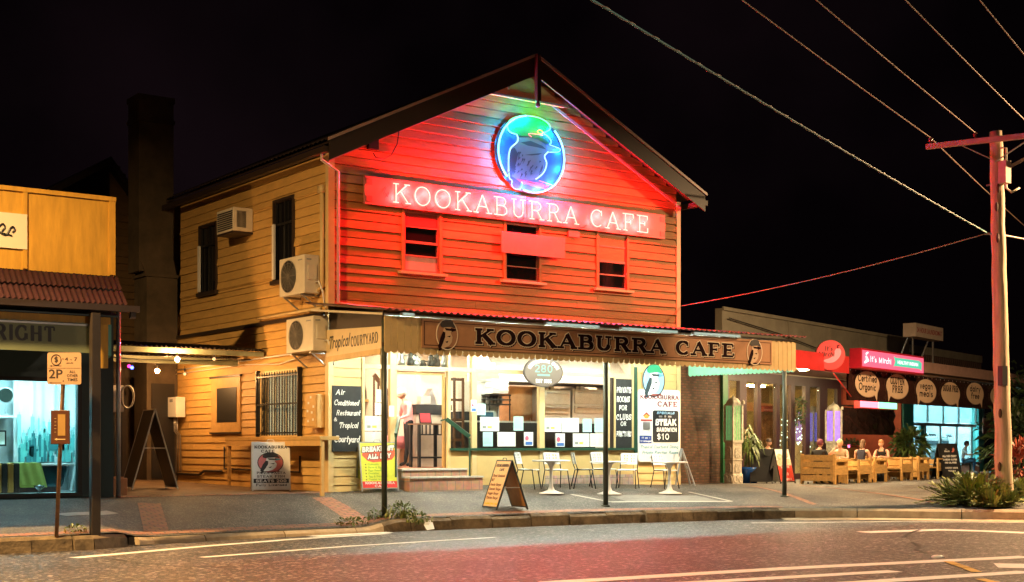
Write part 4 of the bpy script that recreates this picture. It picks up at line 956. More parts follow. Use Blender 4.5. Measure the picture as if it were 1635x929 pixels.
# ================================================================== notices taped inside the windows
def notice(px, mat, label, Y=.0, kind=0):
    cx, bz, W, H = wallY(*px, Y); t = thing('paper_notice', label, 'notice', (cx, Y, bz), 0, 'notices in the cafe windows')
    MB().box(-W / 2, -.004, 0, W / 2, 0, H).build('sheet', mat, t)
    q = MB(); rnd = random.Random(label)
    cols = 2 if W > .32 else 1
    for c in range(cols):
        for i in range(9):
            a = -W / 2 + W * (c + .10) / cols; b = a + W / cols * rnd.uniform(.5, .8); zz = H * (.92 - .09 * i); q.box(a, -.006, zz - H * .018, b, -.004, zz)
    q.build('print', m_ink, t)
    if kind == 1:
        MB().box(-W * .12, -.0075, H * .2, W * .1, -.005, H * .36).build('picture', M('leaflet yellow', (.75, .68, .12), .6), t)
        MB().box(-W * .38, -.0075, H * .2, -W * .2, -.005, H * .36).build('picture', M('leaflet grey', (.3, .33, .28), .6), t)
    if kind == 2:
        MB().flat(disc(-W * .2, H * .55, W * .2, W * .2, 16), -.006, .003).build('picture', M('leaflet pink', (.75, .12, .2), .6), t); MB().box(-W * .35, -.0085, H * .06, W * .4, -.006, H * .3).build('picture', M('leaflet blue', (.05, .16, .5), .6), t)
N6 = lambda a, b, c, d: (730 + a / 3.204, 540 + b / 3.204, 730 + c / 3.204, 540 + d / 3.204)
N5 = lambda a, b, c, d: (510 + a / 2.903, 480 + b / 2.903, 510 + c / 2.903, 480 + d / 2.903)
for b, m, lb, k in (((95, 335, 145, 393), 0, 'small cyan notice high at the left edge of the kitchen window', 0), ((118, 403, 214, 475), 1, 'white leaflet with a yellow block in the upper row of the left kitchen window', 1), ((288, 400, 338, 472), 0, 'narrow cyan notice in the upper row of the left kitchen window', 0),
    ((132, 480, 182, 553), 0, 'cyan notice in the lower row at the left end of the kitchen window', 0), ((206, 480, 298, 553), 1, 'plain white notice in the middle of the lower row of the left kitchen window', 0), ((342, 480, 388, 550), 1, 'pink and blue leaflet at the lower right of the left kitchen window', 2),
    ((445, 408, 532, 478), 1, 'white leaflet with a yellow block in the upper row of the right kitchen window', 1), ((535, 408, 622, 480), 1, 'plain white notice second in the upper row of the right kitchen window', 0), ((642, 412, 688, 480), 0, 'cyan notice third in the upper row of the right kitchen window', 0), ((702, 410, 750, 480), 0, 'cyan notice at the right end of the upper row by the post', 0),
    ((503, 487, 550, 555), 1, 'pink and blue leaflet at the lower left of the right kitchen window', 2), ((592, 487, 676, 555), 1, 'white leaflet with a yellow block in the lower row of the right kitchen window', 1), ((680, 487, 757, 555), 1, 'plain white notice at the lower right corner of the right kitchen window', 0)):
    notice(N6(*b), m_paper if m else m_paperc, lb, 0, k)
for b, m, lb, k in (((265, 412, 302, 470), 1, 'white notice at the top of the stack in the narrow left window', 0), ((258, 474, 302, 530), 1, 'white notice second from the top in the narrow left window', 0), ((210, 535, 300, 603), 1, 'wide leaflet with a yellow block in the narrow left window', 1), ((208, 607, 300, 660), 1, 'wide plain notice lowest in the narrow left window', 0)):
    notice(N5(*b), m_paper, lb, 0, k)
notice(N5(322, 487, 346, 537), m_paper, 'small white notice on the door post left of the cafe entrance', -.042); notice(N5(702, 460, 727, 515), m_paper, 'small white and red notice on the window post right of the cafe entrance', -.042, 2)

# ================================================================== kitchen and entry seen through the glass
def bY(px, Y): A, B = onY(px[0], (px[1] + px[3]) / 2, Y), onY(px[2], (px[1] + px[3]) / 2, Y); m_ = (px[0] + px[2]) / 2; return A.x, B.x, onY(m_, px[3], Y).z, onY(m_, px[1], Y).z
kc = thing('kitchen_counter', 'long black fronted kitchen counter with pale top edge behind the window notices', 'counter', (5.3, .55, FLOOR))
MB().box(-1.85, 0, 0, 2.15, .5, 1.03).build('front_panel', M('counter black', (.022, .016, .014), .35, var=.3), kc); MB().box(-1.87, -.02, 1.03, 2.17, .52, 1.07).build('worktop', m_steel, kc)
MB().box(-1.85, .03, 1.07, -.9, .45, 1.27).build('raised_shelf', m_black, kc); MB().box(-1.87, .01, 1.27, -.88, .47, 1.30).build('shelf_top', m_white, kc); MB().box(-1.25, .02, 1.08, -.9, .03, 1.26).build('shelf_panel', M('counter blue', (.03, .10, .16), .4), kc)
for i, (px, lb) in enumerate((((864, 622, 912, 668), 'left steel pizza oven behind the kitchen counter'), ((913, 622, 985, 668), 'right steel pizza oven behind the awning post'))):
    a, b, z0, z1 = bY(px, 2.2); t = thing('pizza_oven', lb, 'oven', ((a + b) / 2, 2.2, FLOOR), 0, 'steel pizza ovens'); w = (b - a) / 2 - .02; h = z1 - FLOOR
    MB().box(-w, 0, 0, w, .8, h).build('body', m_steel, t, bevel=.01)
    for zz, hh in ((h - .38, .34), (h - .62, .2)):
        d = MB().box(-w + .06, -.03, zz, w - .06, -.001, zz + hh).build('door', M('oven door steel', (.60, .52, .42), .3, metal=.3), t, bevel=.008); MB().tube([(-w + .12, -.075, zz + hh - .05), (w - .12, -.075, zz + hh - .05)], .014, 6).build('handle', m_steel, d, True)
    q = MB()
    for j in range(4): q.box(-w + .05 * j * 3 - .0 + .05, .1, h, -w + .05 * j * 3 + .17, .6, h + .04 + .03 * (j % 3))
    q.build('tray_stack', m_galv, t)
a, b, z0, z1 = bY((790, 560, 1000, 612), 1.8); t = thing('range_hood', 'wide stainless steel hood over the pizza ovens', 'range hood', (0, 0, 0)); MB().prism([(a, 1.6, z0), (a, 1.6, z0 + .12), (a, 2.3, 3.33), (a, 3.0, 3.33), (a, 3.0, z0)], (b - a, 0, 0)).build('hood', m_steel, t); MB().box(a + .05, 1.63, z0 - .02, b - .05, 2.9, z0 - .004).build('filter', m_dark, t)
a, b, z0, z1 = bY((813, 617, 858, 668), 2.6); t = thing('kitchen_cupboard', 'coppery steel cupboard left of the pizza ovens', 'cupboard', ((a + b) / 2, 2.6, FLOOR)); MB().box(-(b - a) / 2, 0, 0, (b - a) / 2, .5, z1 - FLOOR).build('body', M('copper toned steel', (.55, .32, .18), .3, metal=.7, var=.2), t); MB().tube([(.2, -.03, .8), (.2, -.03, 1.2)], .012, 6).build('handle', m_steel, t)
a, b, z0, z1 = bY((757, 608, 783, 645), 1.5); t = thing('fridge', 'pale grey fridge standing at the left end of the kitchen', 'fridge', ((a + b) / 2 + .1, 1.5, FLOOR)); MB().box(-.4, 0, 0, .4, .6, z1 - FLOOR).build('body', M('fridge grey', (.5, .52, .47), .4), t, bevel=.01); MB().box(.33, -.03, .9, .36, -.001, 1.4).build('handle', m_galv, t)
for (px, Y, lb, n) in (((785, 615, 812, 628), 1.2, 'stack of flat white pizza boxes on the kitchen shelf', 7), ((770, 576, 782, 592), 1.3, 'small stack of pizza boxes on top of the fridge', 4)):
    a, b, z0, z1 = bY(px, Y); t = thing('pizza_box_stack', lb, 'pizza boxes', ((a + b) / 2, Y, z0), 0, 'stacked pizza boxes')
    for i in range(n): MB().box(-.24 + .01 * (i % 3), 0, i * .05, .24 + .01 * (i % 2), .45, i * .05 + .044).build('pizza_box', m_paper, t)
a, b, z0, z1 = bY((783, 628, 812, 650), 1.2); t = thing('wire_shelf', 'dark wire kitchen shelf holding the pizza boxes', 'shelf', ((a + b) / 2, 1.2, FLOOR)); q = MB()
for zz in (z0 - FLOOR + .05, (z0 + z1) / 2 - FLOOR, onY(800, 629, 1.2).z - FLOOR - .04): q.box(-.32, -.03, zz, .32, .5, zz + .03)
q.build('shelf_board', m_blackmetal, t); q = MB()
for s in (-1, 1):
    for yy in (0, .46): q.box(s * .3 - .012, yy - .012, 0, s * .3 + .012, yy + .012, onY(800, 629, 1.2).z - FLOOR - .04)
q.build('upright', m_blackmetal, t); q = MB()
for i in range(5): q.lathe([(.04, 0), (.045, .12), (.02, .2)], (-.22 + .1 * i, .2, z0 - FLOOR + .08), 8)
q.build('jars', m_galv, t)
# doorway: cabinet with carved dado, picture, shelf, stand, menu cards, table
a, b, z0, z1 = bY((634, 660, 668, 722), 3.2); t = thing('bar_counter', 'salmon panelled bar counter at the back of the entry', 'counter', ((a + b) / 2 - .4, 3.2, FLOOR)); MB().box(-.9, 0, 0, 1.2, .5, 1.02).build('front_panel', M('salmon panel', (.58, .28, .14), .5), t); MB().box(-.95, -.05, 1.02, 1.25, .55, 1.07).build('bar_top', m_pine, t); q = MB()
for i in range(10): q.bar((-.8 + .19 * i, -.012, .35), (-.62 + .19 * i, -.012, .9), .03, .02)
q.build('moulding', M('pale moulding', (.62, .36, .2), .5), t)
t = thing('back_shelf', 'timber shelf of bottles above the bar at the back of the entry', 'shelf', (2.7, 3.9, 2.05)); MB().box(-1.2, 0, 0, .35, .3, .06).build('shelf_board', m_pine, t); MB().box(-1.2, .28, -.9, .35, .31, -.84).build('rail', m_pine, t)
for i, (x, c) in enumerate(((-.9, m_black), (-.62, m_white), (-.5, m_green), (-.35, m_white), (-.2, m_dark), (-.05, m_white), (.1, m_galv), (.22, m_dark))):
    tag(MB().lathe([(.05, 0), (.05, .22), (.02, .3), (.02, .4), (.0, .4)], (2.7 + x, 4.02, 2.112), 10).build('bottle', c, None, True), ['black bottle at the left end of the back shelf', 'white bottle beside the black one on the back shelf', 'green bottle on the back shelf', 'white bottle right of the green one on the back shelf', 'dark bottle between two white bottles on the back shelf', 'white bottle right of the dark bottle on the back shelf', 'grey bottle near the right end of the back shelf', 'dark bottle at the right end of the back shelf'][i], 'bottle', 'bottles on the back shelf')
P = onY(658, 600, 5.1); t = thing('framed_picture', 'small red framed picture high on the entry back wall', 'picture', (P.x, 5.19, P.z - .1)); MB().box(-.28, -.03, 0, .28, 0, .42).build('frame', M('red frame', (.34, .06, .03), .4), t); MB().box(-.22, -.036, .06, .22, -.03, .36).build('print', M('brown print', (.42, .22, .1), .6, var=.5, scale=8), t)
a, b, z0, z1 = bY((669, 676, 712, 738), .75); t = thing('menu_stand', 'black wooden stand with a slatted top just inside the entry', 'stand', ((a + b) / 2, .75, FLOOR)); w = (b - a) / 2; h = z1 - FLOOR
for sx in (-1, 1):
    for yy in (.04, .4): MB().box(sx * (w - .03) - .03, yy - .03, 0, sx * (w - .03) + .03, yy + .03, h - .03).build('leg', m_black, t)
MB().box(-w - .02, 0, h - .03, w + .02, .45, h).build('top', M('stand top', (.20, .10, .05), .4), t); q = MB()
for i in range(6): q.box(-w + .09 + (2 * w - .2) * i / 5, .02, h - .24, -w + .12 + (2 * w - .2) * i / 5, .04, h - .035)
q.box(-w + .06, .015, h - .27, w - .06, .045, h - .24); q.build('slats', m_black, t); MB().box(-w + .06, .02, .2, w - .06, .42, .24).build('shelf_board', m_black, t)
tl = thing('menu_card', 'small red menu card in a frame on the black stand', 'menu card', ((a + b) / 2 - .05, .95, z1 + .002), 0, None, R(-12)); MB().box(-.16, 0, 0, .16, .015, .26).build('frame', m_black, tl); MB().box(-.135, -.005, .025, .135, 0, .235).build('card', M('menu red', (.55, .04, .06), .5), tl)
a, b, z0, z1 = bY((679, 646, 712, 662), 1.45); t = thing('side_cabinet', 'tall dark cabinet with a black shelf edge behind the menu stand', 'cabinet', ((a + b) / 2, 1.5, FLOOR)); MB().box(-.5, 0, 0, .45, .3, z0 - FLOOR).build('body', M('cabinet cream', (.5, .42, .32), .5), t); MB().box(-.52, -.02, z0 - FLOOR, .47, .32, z1 - FLOOR).build('shelf_edge', m_black, t)
t2 = thing('tent_card', 'folded pale tent card on the tall dark cabinet', 'card', ((a + b) / 2 - .1, 1.62, z1 + .002)); MB().prism([(-.2, -.1, 0), (0.05, -.1, .38), (.2, -.1, 0)], (0, .2, 0)).build('card', m_galv, t2); MB().box(-.26, -.11, 0.02, -.0, -.104, .2).build('picture', m_paper, t2)
t = thing('cafe_table', 'round table under a pink cloth in the entry', 'table', (2.55, 2.2, FLOOR)); MB().lathe([(.28, 0), (.26, .02), (.05, .05), (.04, .6), (.2, .7)], (0, 0, 0), 16).build('pedestal', m_white, t, True); MB().lathe([(.0, .72), (.42, .72), (.44, .7), (.47, .42), (.45, .42), (.40, .69)], (0, 0, 0), 20).build('tablecloth', M('pink cloth', (.70, .22, .22), .8), t, True)
# statuettes along the transom shelf above the entry
MB().box(FX(634), .07, 2.66, FX(712), .3, 2.705).build('shelf', m_trim, sfo)
for i, (px, h, m, lb) in enumerate(((638, .30, m_galv, 'grey bird statuette at the left end above the cafe door'), (652, .33, m_black, 'black bird statuette above the cafe door'), (661, .27, m_galv, 'second grey statuette from the left above the cafe door'), (672, .16, m_black, 'low dark statuette in the middle above the cafe door'), (685, .28, m_black, 'black urn above the cafe door'), (694, .34, m_dark, 'tall brown bird statuette above the cafe door'), (707, .30, m_galv, 'grey bird statuette at the right end above the cafe door'))):
    P = onY(px + 3, 580, .18); q = MB(); q.lathe([(.07, 0), (.09, h * .25), (.075, h * .5), (.05, h * .62), (.065, h * .78), (.045, h * .95), (0, h)], (P.x, .18, 2.706), 12); q.bar((P.x + .04, .16, 2.706 + h * .8), (P.x + .12, .13, 2.706 + h * .76), .03); tag(q.build('statuette', m, None, True), lb, 'statuette', 'statuettes above the cafe door')
# wall mounted rail and dark picture behind the narrow left window
P = onY(590, 590, 2.4); t = thing('round_picture', 'dark round picture behind the narrow left window', 'picture', (P.x + .2, 5.19, 2.5)); MB().flat(disc(0, 0, .4, .45, 24), 0, .03).build('frame', m_wood, t); MB().flat(disc(0, 0, .33, .38, 24), -.03, .005).build('print', M('dark print', (.05, .03, .02), .5), t)
t = thing('stair_rail', 'sloping timber stair rail behind the narrow left window', 'stair rail', (0, 0, 0)); A, B = onY(597, 598, 3), onY(614, 622, 3); MB().bar((A.x, 3, A.z), (B.x + .3, 3, B.z - .3), .06, .1).build('handrail', m_wood, t); q = MB()
for i in range(6): xx = A.x + (B.x - A.x + .3) * i / 5; zz = A.z + (B.z - .3 - A.z) * i / 5; q.bar((xx, 3, FLOOR), (xx, 3, zz - .04), .035)
q.build('balusters', m_wood, t)
# ================================================================== equipment on the cafe side wall
def condenser(px, label, depth=.36):
    (xa, ya, xb, yb) = px; X = XL - .06 - depth
    Ya, Yb = onX(xa, (ya + yb) / 2, X).y, onX(xb, (ya + yb) / 2, X).y; z1, z0 = onX((xa + xb) / 2, ya, X).z, onX((xa + xb) / 2, yb, X).z
    L = abs(Ya - Yb); H = z1 - z0; t = thing('air_conditioner', label, 'air conditioner', (X, min(Ya, Yb) + L / 2, z0), 0, 'outdoor air conditioner units on the side wall')
    MB().box(0, -L / 2, 0, depth, L / 2, H).build('casing', m_cream, t, bevel=.015)
    c = (.12 * L, H * .5); r_ = min(H * .42, L * .34); q = MB()
    for k in range(1, 7):
        rr = r_ * k / 6; q.tube([(-.02, c[0] + rr * math.cos(a * math.pi / 12), c[1] + rr * math.sin(a * math.pi / 12)) for a in range(24)], .006, 5, closed=True)
    for k in range(12): a = k * math.pi / 6; q.bar((-.02, c[0], c[1]), (-.02, c[0] + r_ * math.cos(a), c[1] + r_ * math.sin(a)), .008)
    q.build('fan_grille', M('grille grey', (.22, .20, .17), .5), t); q = MB(); q.prism([(-.003, c[0] + r_ * math.cos(a * math.pi / 16), c[1] + r_ * math.sin(a * math.pi / 16)) for a in range(32)], (-.006, 0, 0)); q.build('fan_opening', m_black, t)
    q = MB(); q.box(.08, -L / 2 - .02, H * .35, depth - .08, -L / 2 - .001, H * .75); q.build('service_panel', m_cream, t); q = MB(); q.box(.05, -L / 2 - .006, H * .86, .16, -L / 2 - .001, H * .90); q.box(-.004, -L * .42, H * .86, -.001, -L * .25, H * .89); q.build('badge', m_ink, t)
    for s in (-.35, .35): q = MB(); q.box(.02, s * L - .02, -.05, depth + .06, s * L + .02, -.004); q.bar((.05, s * L, -.03), (depth + .05, s * L, -.3), .03); q.build('bracket', m_galv, t)
    q = MB(); q.tube([(depth - .1, -L / 2 - .01, H * .3), (depth - .1, -L / 2 - .14, H * .3), (depth - .02, -L / 2 - .17, H * .05), (depth + .04, -L / 2 - .16, -.3)], .02, 6); q.build('pipe', m_white, t, True); return t
condenser((446, 410, 486, 471), 'cream condenser unit beside the upper window near the front corner')
condenser((457, 507, 500, 562), 'cream condenser unit low on the side wall beside the courtyard sign')
P0, P1 = onX(346, 355, XL - .5), onX(373, 352, XL - .5); z0, z1 = onX(360, 371, XL - .5).z, onX(360, 334, XL - .5).z
t = thing('window_air_conditioner', 'boxy window air conditioner sticking out between the two upper side windows', 'air conditioner', (XL - .5, (P0.y + P1.y) / 2, z0)); L = abs(P0.y - P1.y); H = z1 - z0
MB().box(0, -L / 2, 0, .48, L / 2, H).build('casing', m_cream, t, bevel=.012); q = MB()
for i in range(9): q.box(-.012, -L / 2 + .06, .05 + i * (H - .1) / 9, -.001, L / 2 - .06, .05 + i * (H - .1) / 9 + .028)
q.build('grille', m_black, t); q = MB()
for i in range(8): q.box(.08 + i * .03, -L / 2 - .006, .08, .095 + i * .03, -L / 2 - .001, H - .08)
q.build('side_louvres', m_black, t)
MB().box(.0, -L / 2 + .05, -.05, .5, L / 2 - .05, -.004).build('support', m_dark, t)
# meter box
Pa, Pb = onX(488, 655, XL - .22), onX(506, 655, XL - .22); z0, z1 = onX(497, 683, XL - .22).z, onX(497, 630, XL - .22).z
t = thing('meter_box', 'amber painted electricity meter box with stickers beside the barred window', 'meter box', (XL - .22, (Pa.y + Pb.y) / 2, z0)); L = abs(Pa.y - Pb.y); H = z1 - z0; m_am = M('amber door paint', (.58, .36, .13), .5)
MB().box(0, -L / 2, 0, .19, L / 2, H).build('box', m_am, t, bevel=.01); MB().box(-.012, -L / 2 + .03, .03, -.001, L / 2 - .03, H - .03).build('door', m_am, t); q = MB(); rnd = random.Random(4)
for y, z in ((-.1, .15), (.12, .12), (-.12, .42), (.1, .5), (0, .62), (.14, .33), (-.05, .3)): q.box(-.016, y - .035, z, -.0125, y + .035, z + .05)
q.build('sticker', m_paper, t)
# bench shelf on the wall
Pa, Pb = onX(359, 702, XL - .5), onX(511, 700, XL - .5)
t = thing('wall_counter', 'long ochre timber counter on posts under the barred window', 'counter', (XL - .50, 0, 0)); zt = onX(440, 697, XL - .5).z
MB().box(0, Pb.y, zt - .08, .45, Pa.y, zt).build('top', M('ochre plank', (.50, .31, .10), .6, bump=.2), t, bevel=.006)
MB().box(.01, Pb.y + .01, zt - .2, .04, Pa.y - .01, zt - .083).build('apron', m_am, t)
for yy in (Pb.y + .06, Pa.y - .06): MB().box(0.045, yy - .035, gz(XL - .3, yy) - .03, .115, yy + .035, zt - .082).build('leg', m_am, t)
# pipes along the foot of the wall
t = thing('wall_pipes', 'brown pipes running along the foot of the side wall', 'pipes', (0, 0, 0)); g0 = lambda y: gz(XL, y)
MB().tube([(XL - .06, 1.2, .75), (XL - .06, 1.2, .40), (XL - .06, 5.1, .42), (XL - .06, 5.1, .95)], .022, 8).build('pipe', m_dark, t, True)
MB().tube([(XL - .06, 9.4, .26), (XL - .06, 6.6, .25), (XL - .06, 6.3, .35), (XL - .06, 5.25, .36)], .03, 8).build('pipe', m_dark, t, True)
MB().tube([(XL - .05, 9.0, .30), (XL - .05, 9.0, 2.4)], .02, 8).build('pipe', m_am, t, True)
q = MB(); q.tube([(XL - .06, 1.0, 2.98), (XL - .06, 8.5, 2.9)], .02, 6); q.tube([(XL - .06, 1.0, 2.9), (XL - .06, 2.2, 2.78), (XL - .06, 4, 2.86), (XL - .06, 8.5, 2.8)], .012, 6); q.build('cable', m_white, t, True)
# water heater
Pa, Pb = onX(266, 650, XL - .3), onX(281, 650, XL - .3); z0, z1 = onX(273, 666, XL - .3).z, onX(273, 634, XL - .3).z
t = thing('water_heater', 'white gas water heater on the wall deep in the lane', 'water heater', (XL - .3, (Pa.y + Pb.y) / 2, z0)); L = abs(Pa.y - Pb.y); MB().box(0, -L / 2, 0, .25, L / 2, z1 - z0).build('casing', m_whitep, t, bevel=.012); q = MB(); q.box(-.006, -.1, (z1 - z0) * .75, -.001, .1, (z1 - z0) * .9); q.build('control_panel', m_ink, t); q = MB()
for y in (-.1, 0, .1): q.tube([(.12, y, -.01), (.12, y, -.35), (.2, y, -.45), (.2, y * 1.5, -z0 + .3)], .014, 6)
q.build('pipe', m_galv, t, True)
t = thing('drain_pipe', 'white bent drain pipe below the water heater', 'drain pipe', (XL - .08, onX(275, 720, XL).y, 0)); MB().tube([(0, 0, .95), (0, 0, .45), (-.04, .1, .36), (-.06, .35, .3), (-.06, .35, .14)], .045, 10).build('pipe', m_whitep, t, True)

# ================================================================== lane: canopy, bulbs, gate, chimney
t = thing('lane_canopy', 'low corrugated iron canopy across the lane lit by bare bulbs', 'canopy', (0, 0, 0))
for (y0, z0, y1, z1, nm) in ((2.85, 3.12, 5.0, 3.35, 'upper'), (4.2, 3.02, 8.6, 3.2, 'lower')):
    n = 80; q = MB(); rws = [[(-4.75 + 4.45 * i / n, y, z + .016 * math.cos(i * math.pi)) for i in range(n + 1)] for y, z in ((y0, z0), (y1, z1))]; q.sheet(rws); q.sheet([[(x, y, z - .01) for x, y, z in r_] for r_ in rws]); q.build('corrugated_sheet', m_iron, t)
q = MB(); q.box(-4.75, 2.92, 2.98, -.3, 3.0, 3.09); q.box(-4.75, 4.3, 2.84, -.3, 4.4, 2.99); q.build('beam', M('beam green grey', (.30, .33, .22), .6), t)
q = MB(); q.tube([(-4.7, 3.4, 2.93), (-3.0, 3.6, 2.86), (-1.5, 3.6, 2.88), (-.35, 3.5, 2.95)], .012, 6); q.build('cable', m_black, t, True)
m_bulb = E('warm bulb', (1, .50, .17), E_LANE)
def bulb(px, Y, label, power, mat=None, r_=.05):
    P = onY(*px, Y); t = thing('bare_bulb', label, 'light bulb', P, 0, 'bulbs under the lane canopy')
    MB().lathe([(.02, .05), (.022, .10), (.022, .14)], n=10).build('socket', m_black, t); MB().tube([(0, 0, .14), (0, 0, max(.2, 2.95 - P.z))], .006, 5).build('cord', m_black, t); MB().ball((0, 0, 0), r_, n=12, m=8).build('glass', mat or m_bulb, t, True)
bulb((283, 574), 2.72, 'bright bare bulb under the lane canopy nearest the wall', 1)
bulb((251, 592), 6.2, 'bright bare bulb deeper in the lane above the folded board', 1)
m_dimb = M('dim bulb glass', (.75, .62, .40), .2, emit=(1, .8, .5), es=.5)  # bulb glass given a faint glow of its own
bulb((342, 573), 3.4, 'dim bulb under the canopy edge right of the bright one', 0, m_dimb, .04); bulb((295, 597), 7.4, 'small dim bulb above the water heater', 0, m_dimb, .04)
P = onY(208, 586, 4.6); t = thing('coloured_bulb', 'small red and blue party bulb on a cable at the left of the lane', 'light bulb', P); MB().ball((-.03, 0, .02), .035).build('red_glass', E('party red', (1, .02, .2), 9), t, True); MB().ball((.04, 0, -.01), .04).build('blue_glass', E('party blue', (.05, .08, 1), 12), t, True); MB().tube([(0, 0, .03), (0, 0, .12), (-.4, 0, .2)], .008, 5).build('cord', m_black, t)
t = thing('lane_gate', 'dark boarded gate closing the back of the lane', 'gate', (-2.6, 9.7, .1)); q = MB()
for i in range(24): q.box(-2.2 + i * .188, 0, 0, -2.2 + i * .188 + .18, .05, 2.9)
q.build('boards', M('dark lane boards', (.055, .035, .02), .7, var=.3), t); MB().box(.55, -.03, 0, 1.5, -.001, 2.2).build('doorway', m_black, t); q = MB(); q.box(.45, -.04, 0, .55, -.0, 2.3); q.box(1.5, -.04, 0, 1.6, 0, 2.3); q.box(.45, -.04, 2.2, 1.6, 0, 2.3); q.build('door_frame', m_dark, t)
m_ren = M('sooty render', (.085, .062, .038), .85, var=.35, scale=2, bump=.3, bscale=12)
t = thing('rendered_chimney', 'tall rendered chimney rising from a wide base behind the lane canopy', 'chimney', (0, 0, 0)); Y = 8.1
a, b = onY(222, 300, Y).x, onY(277, 300, Y).x; zt = onY(250, 157, Y).z; zs = onY(260, 435, Y).z; a2, b2 = onY(233, 500, Y).x, min(onY(288, 500, Y).x, XL - .03)
q = MB(); q.box(a, Y, zs, b, Y + .75, zt); q.box(a - .03, Y - .03, zt - .62, b + .03, Y + .78, zt - .52); q.box(a - .03, Y - .03, zt - .08, b + .03, Y + .78, zt + .06); q.build('stack', m_ren, t)
q = MB(); q.box(a2, Y - .06, 0, b2, Y + .8, zs - .12); q.prism([(a2, Y - .06, zs - .119), (b2, Y - .06, zs - .119), (b, Y - .001, zs + .35), (a, Y - .001, zs + .35)], (0, .7, 0)); q.build('base', m_ren, t); MB().box(a2 - .05, Y - .1, zs - .13, b2 + .02, Y + .8, zs - .05).build('ledge', m_ren, t); MB().box(a2 + .12, Y - .1, .15, a2 + .72, Y - .061, 2.55).build('black_doorway', m_black, t)  # black panel added for the dark doorway deep in the lane
t = thing('dark_house', 'dark weatherboard house with a steep gable behind the lane', 'house', (0, 0, 0)); Y = 13
A, B, C_, D = onY(176, 330, Y), onY(186, 262, Y), onY(236, 332, Y), onY(176, 470, Y)
def hg(z): k = max(0, (B.z - z)); return (A.x, B.x + k * (C_.x - B.x) / (B.z - C_.z))
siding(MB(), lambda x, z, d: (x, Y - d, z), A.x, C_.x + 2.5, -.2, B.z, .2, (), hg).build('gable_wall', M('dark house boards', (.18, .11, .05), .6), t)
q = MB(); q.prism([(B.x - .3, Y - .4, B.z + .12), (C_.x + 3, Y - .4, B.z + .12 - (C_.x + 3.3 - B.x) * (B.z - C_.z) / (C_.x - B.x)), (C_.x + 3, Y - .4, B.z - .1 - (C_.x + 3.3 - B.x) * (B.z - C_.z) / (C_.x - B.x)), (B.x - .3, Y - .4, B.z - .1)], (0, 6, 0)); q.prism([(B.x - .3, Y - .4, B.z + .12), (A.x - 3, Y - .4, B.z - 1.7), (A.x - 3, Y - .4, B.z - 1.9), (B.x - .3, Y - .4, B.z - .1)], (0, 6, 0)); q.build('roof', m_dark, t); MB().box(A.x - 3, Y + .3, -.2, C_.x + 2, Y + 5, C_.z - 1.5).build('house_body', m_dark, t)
# hose reel cabinet and terracotta block by the shop corner
P = onY(190, 655, 3.0); t = thing('hose_cabinet', 'white utility cabinet with coiled hose beside the lane entrance', 'cabinet', (P.x - .05, 3.0, P.z - .03)); MB().box(-.42, 0, 0, .16, .3, .56).build('box', m_white, t, bevel=.01); q = MB()
for k in range(3): q.tube([(.22 + .14 * math.cos(a * math.pi / 10), -.02 - .02 * k, .32 + .24 * math.sin(a * math.pi / 10)) for a in range(20)], .016, 6, closed=True)
q.build('hose', m_galv, t, True); MB().box(-.36, .04, -P.z - .1, -.28, .12, -.002).build('leg', m_galv, t); MB().box(.02, .04, -P.z - .1, .1, .12, -.002).build('leg', m_galv, t)
P = gpt(191, 791); t = thing('terracotta_block', 'square terracotta block on the ground beside the shop corner', 'block', (P.x, P.y, P.z)); MB().box(-.2, 0, -.02, .16, .3, .34).build('block', M('terracotta', (.42, .17, .07), .8, bump=.2), t, bevel=.015); MB().box(-.14, .05, .341, .10, .25, .36).build('lid', M('terracotta', (.42, .17, .07)), t)

# ================================================================== A-frame boards
def tiltm(spread, h):
    a = math.asin(min(.9, spread / 2 / h)); return Matrix.Translation((0, -spread / 2, 0)) @ Matrix.Rotation(-a, 4, 'X'), a
def xf(mb, Mx): mb.v = [tuple(Mx @ Vector(v)) for v in mb.v]; return mb
def aframe(label, P, rz, w, h, spread, face, framem, content, cat='sandwich board', name='sandwich_board', foot=.07, bracez=.45, back=None, handle=True):
    t = thing(name, label, cat, P, rz, 'sandwich boards on the footpath'); Mx, a = tiltm(spread, h); Mb = Matrix.Rotation(math.pi, 4, 'Z') @ Mx
    for mt, mm in ((Mx, 'front'), (Mb, 'back')):
        p = xf(MB().box(-w / 2 + .02, -.008, foot, w / 2 - .02, .008, h - .02), mt).build('panel', face if mm == 'front' else (back or face), t)
        f = MB()
        for s in (-1, 1): f.box(s * (w / 2 - .01) - .014, -.014, -.0, s * (w / 2 - .01) + .014, .014, h)
        f.box(-w / 2 + .005, -.013, foot - .02, w / 2 - .005, .013, foot - .001); f.box(-w / 2 + .005, -.013, h - .019, w / 2 - .005, .013, h + .006)
        xf(f, mt).build('frame', framem, t)
        if mm == 'front': content(lambda mb, nm, mat: xf(mb, Mx).build(nm, mat, p))
    q = MB(); zc = h * bracez * math.cos(a); yy = spread / 2 * (1 - bracez)
    for s in (-1, 1): q.bar((s * (w / 2 - .035), -yy, zc), (s * (w / 2 - .035), yy, zc), .014)
    q.build('brace', m_white, t)
    if handle: q = MB(); zt = h * math.cos(a); q.tube([(-.08, 0, zt - .01), (-.06, 0, zt + .05), (.06, 0, zt + .05), (.08, 0, zt - .01)], .008, 6); q.build('handle', framem, t, True)
    return t
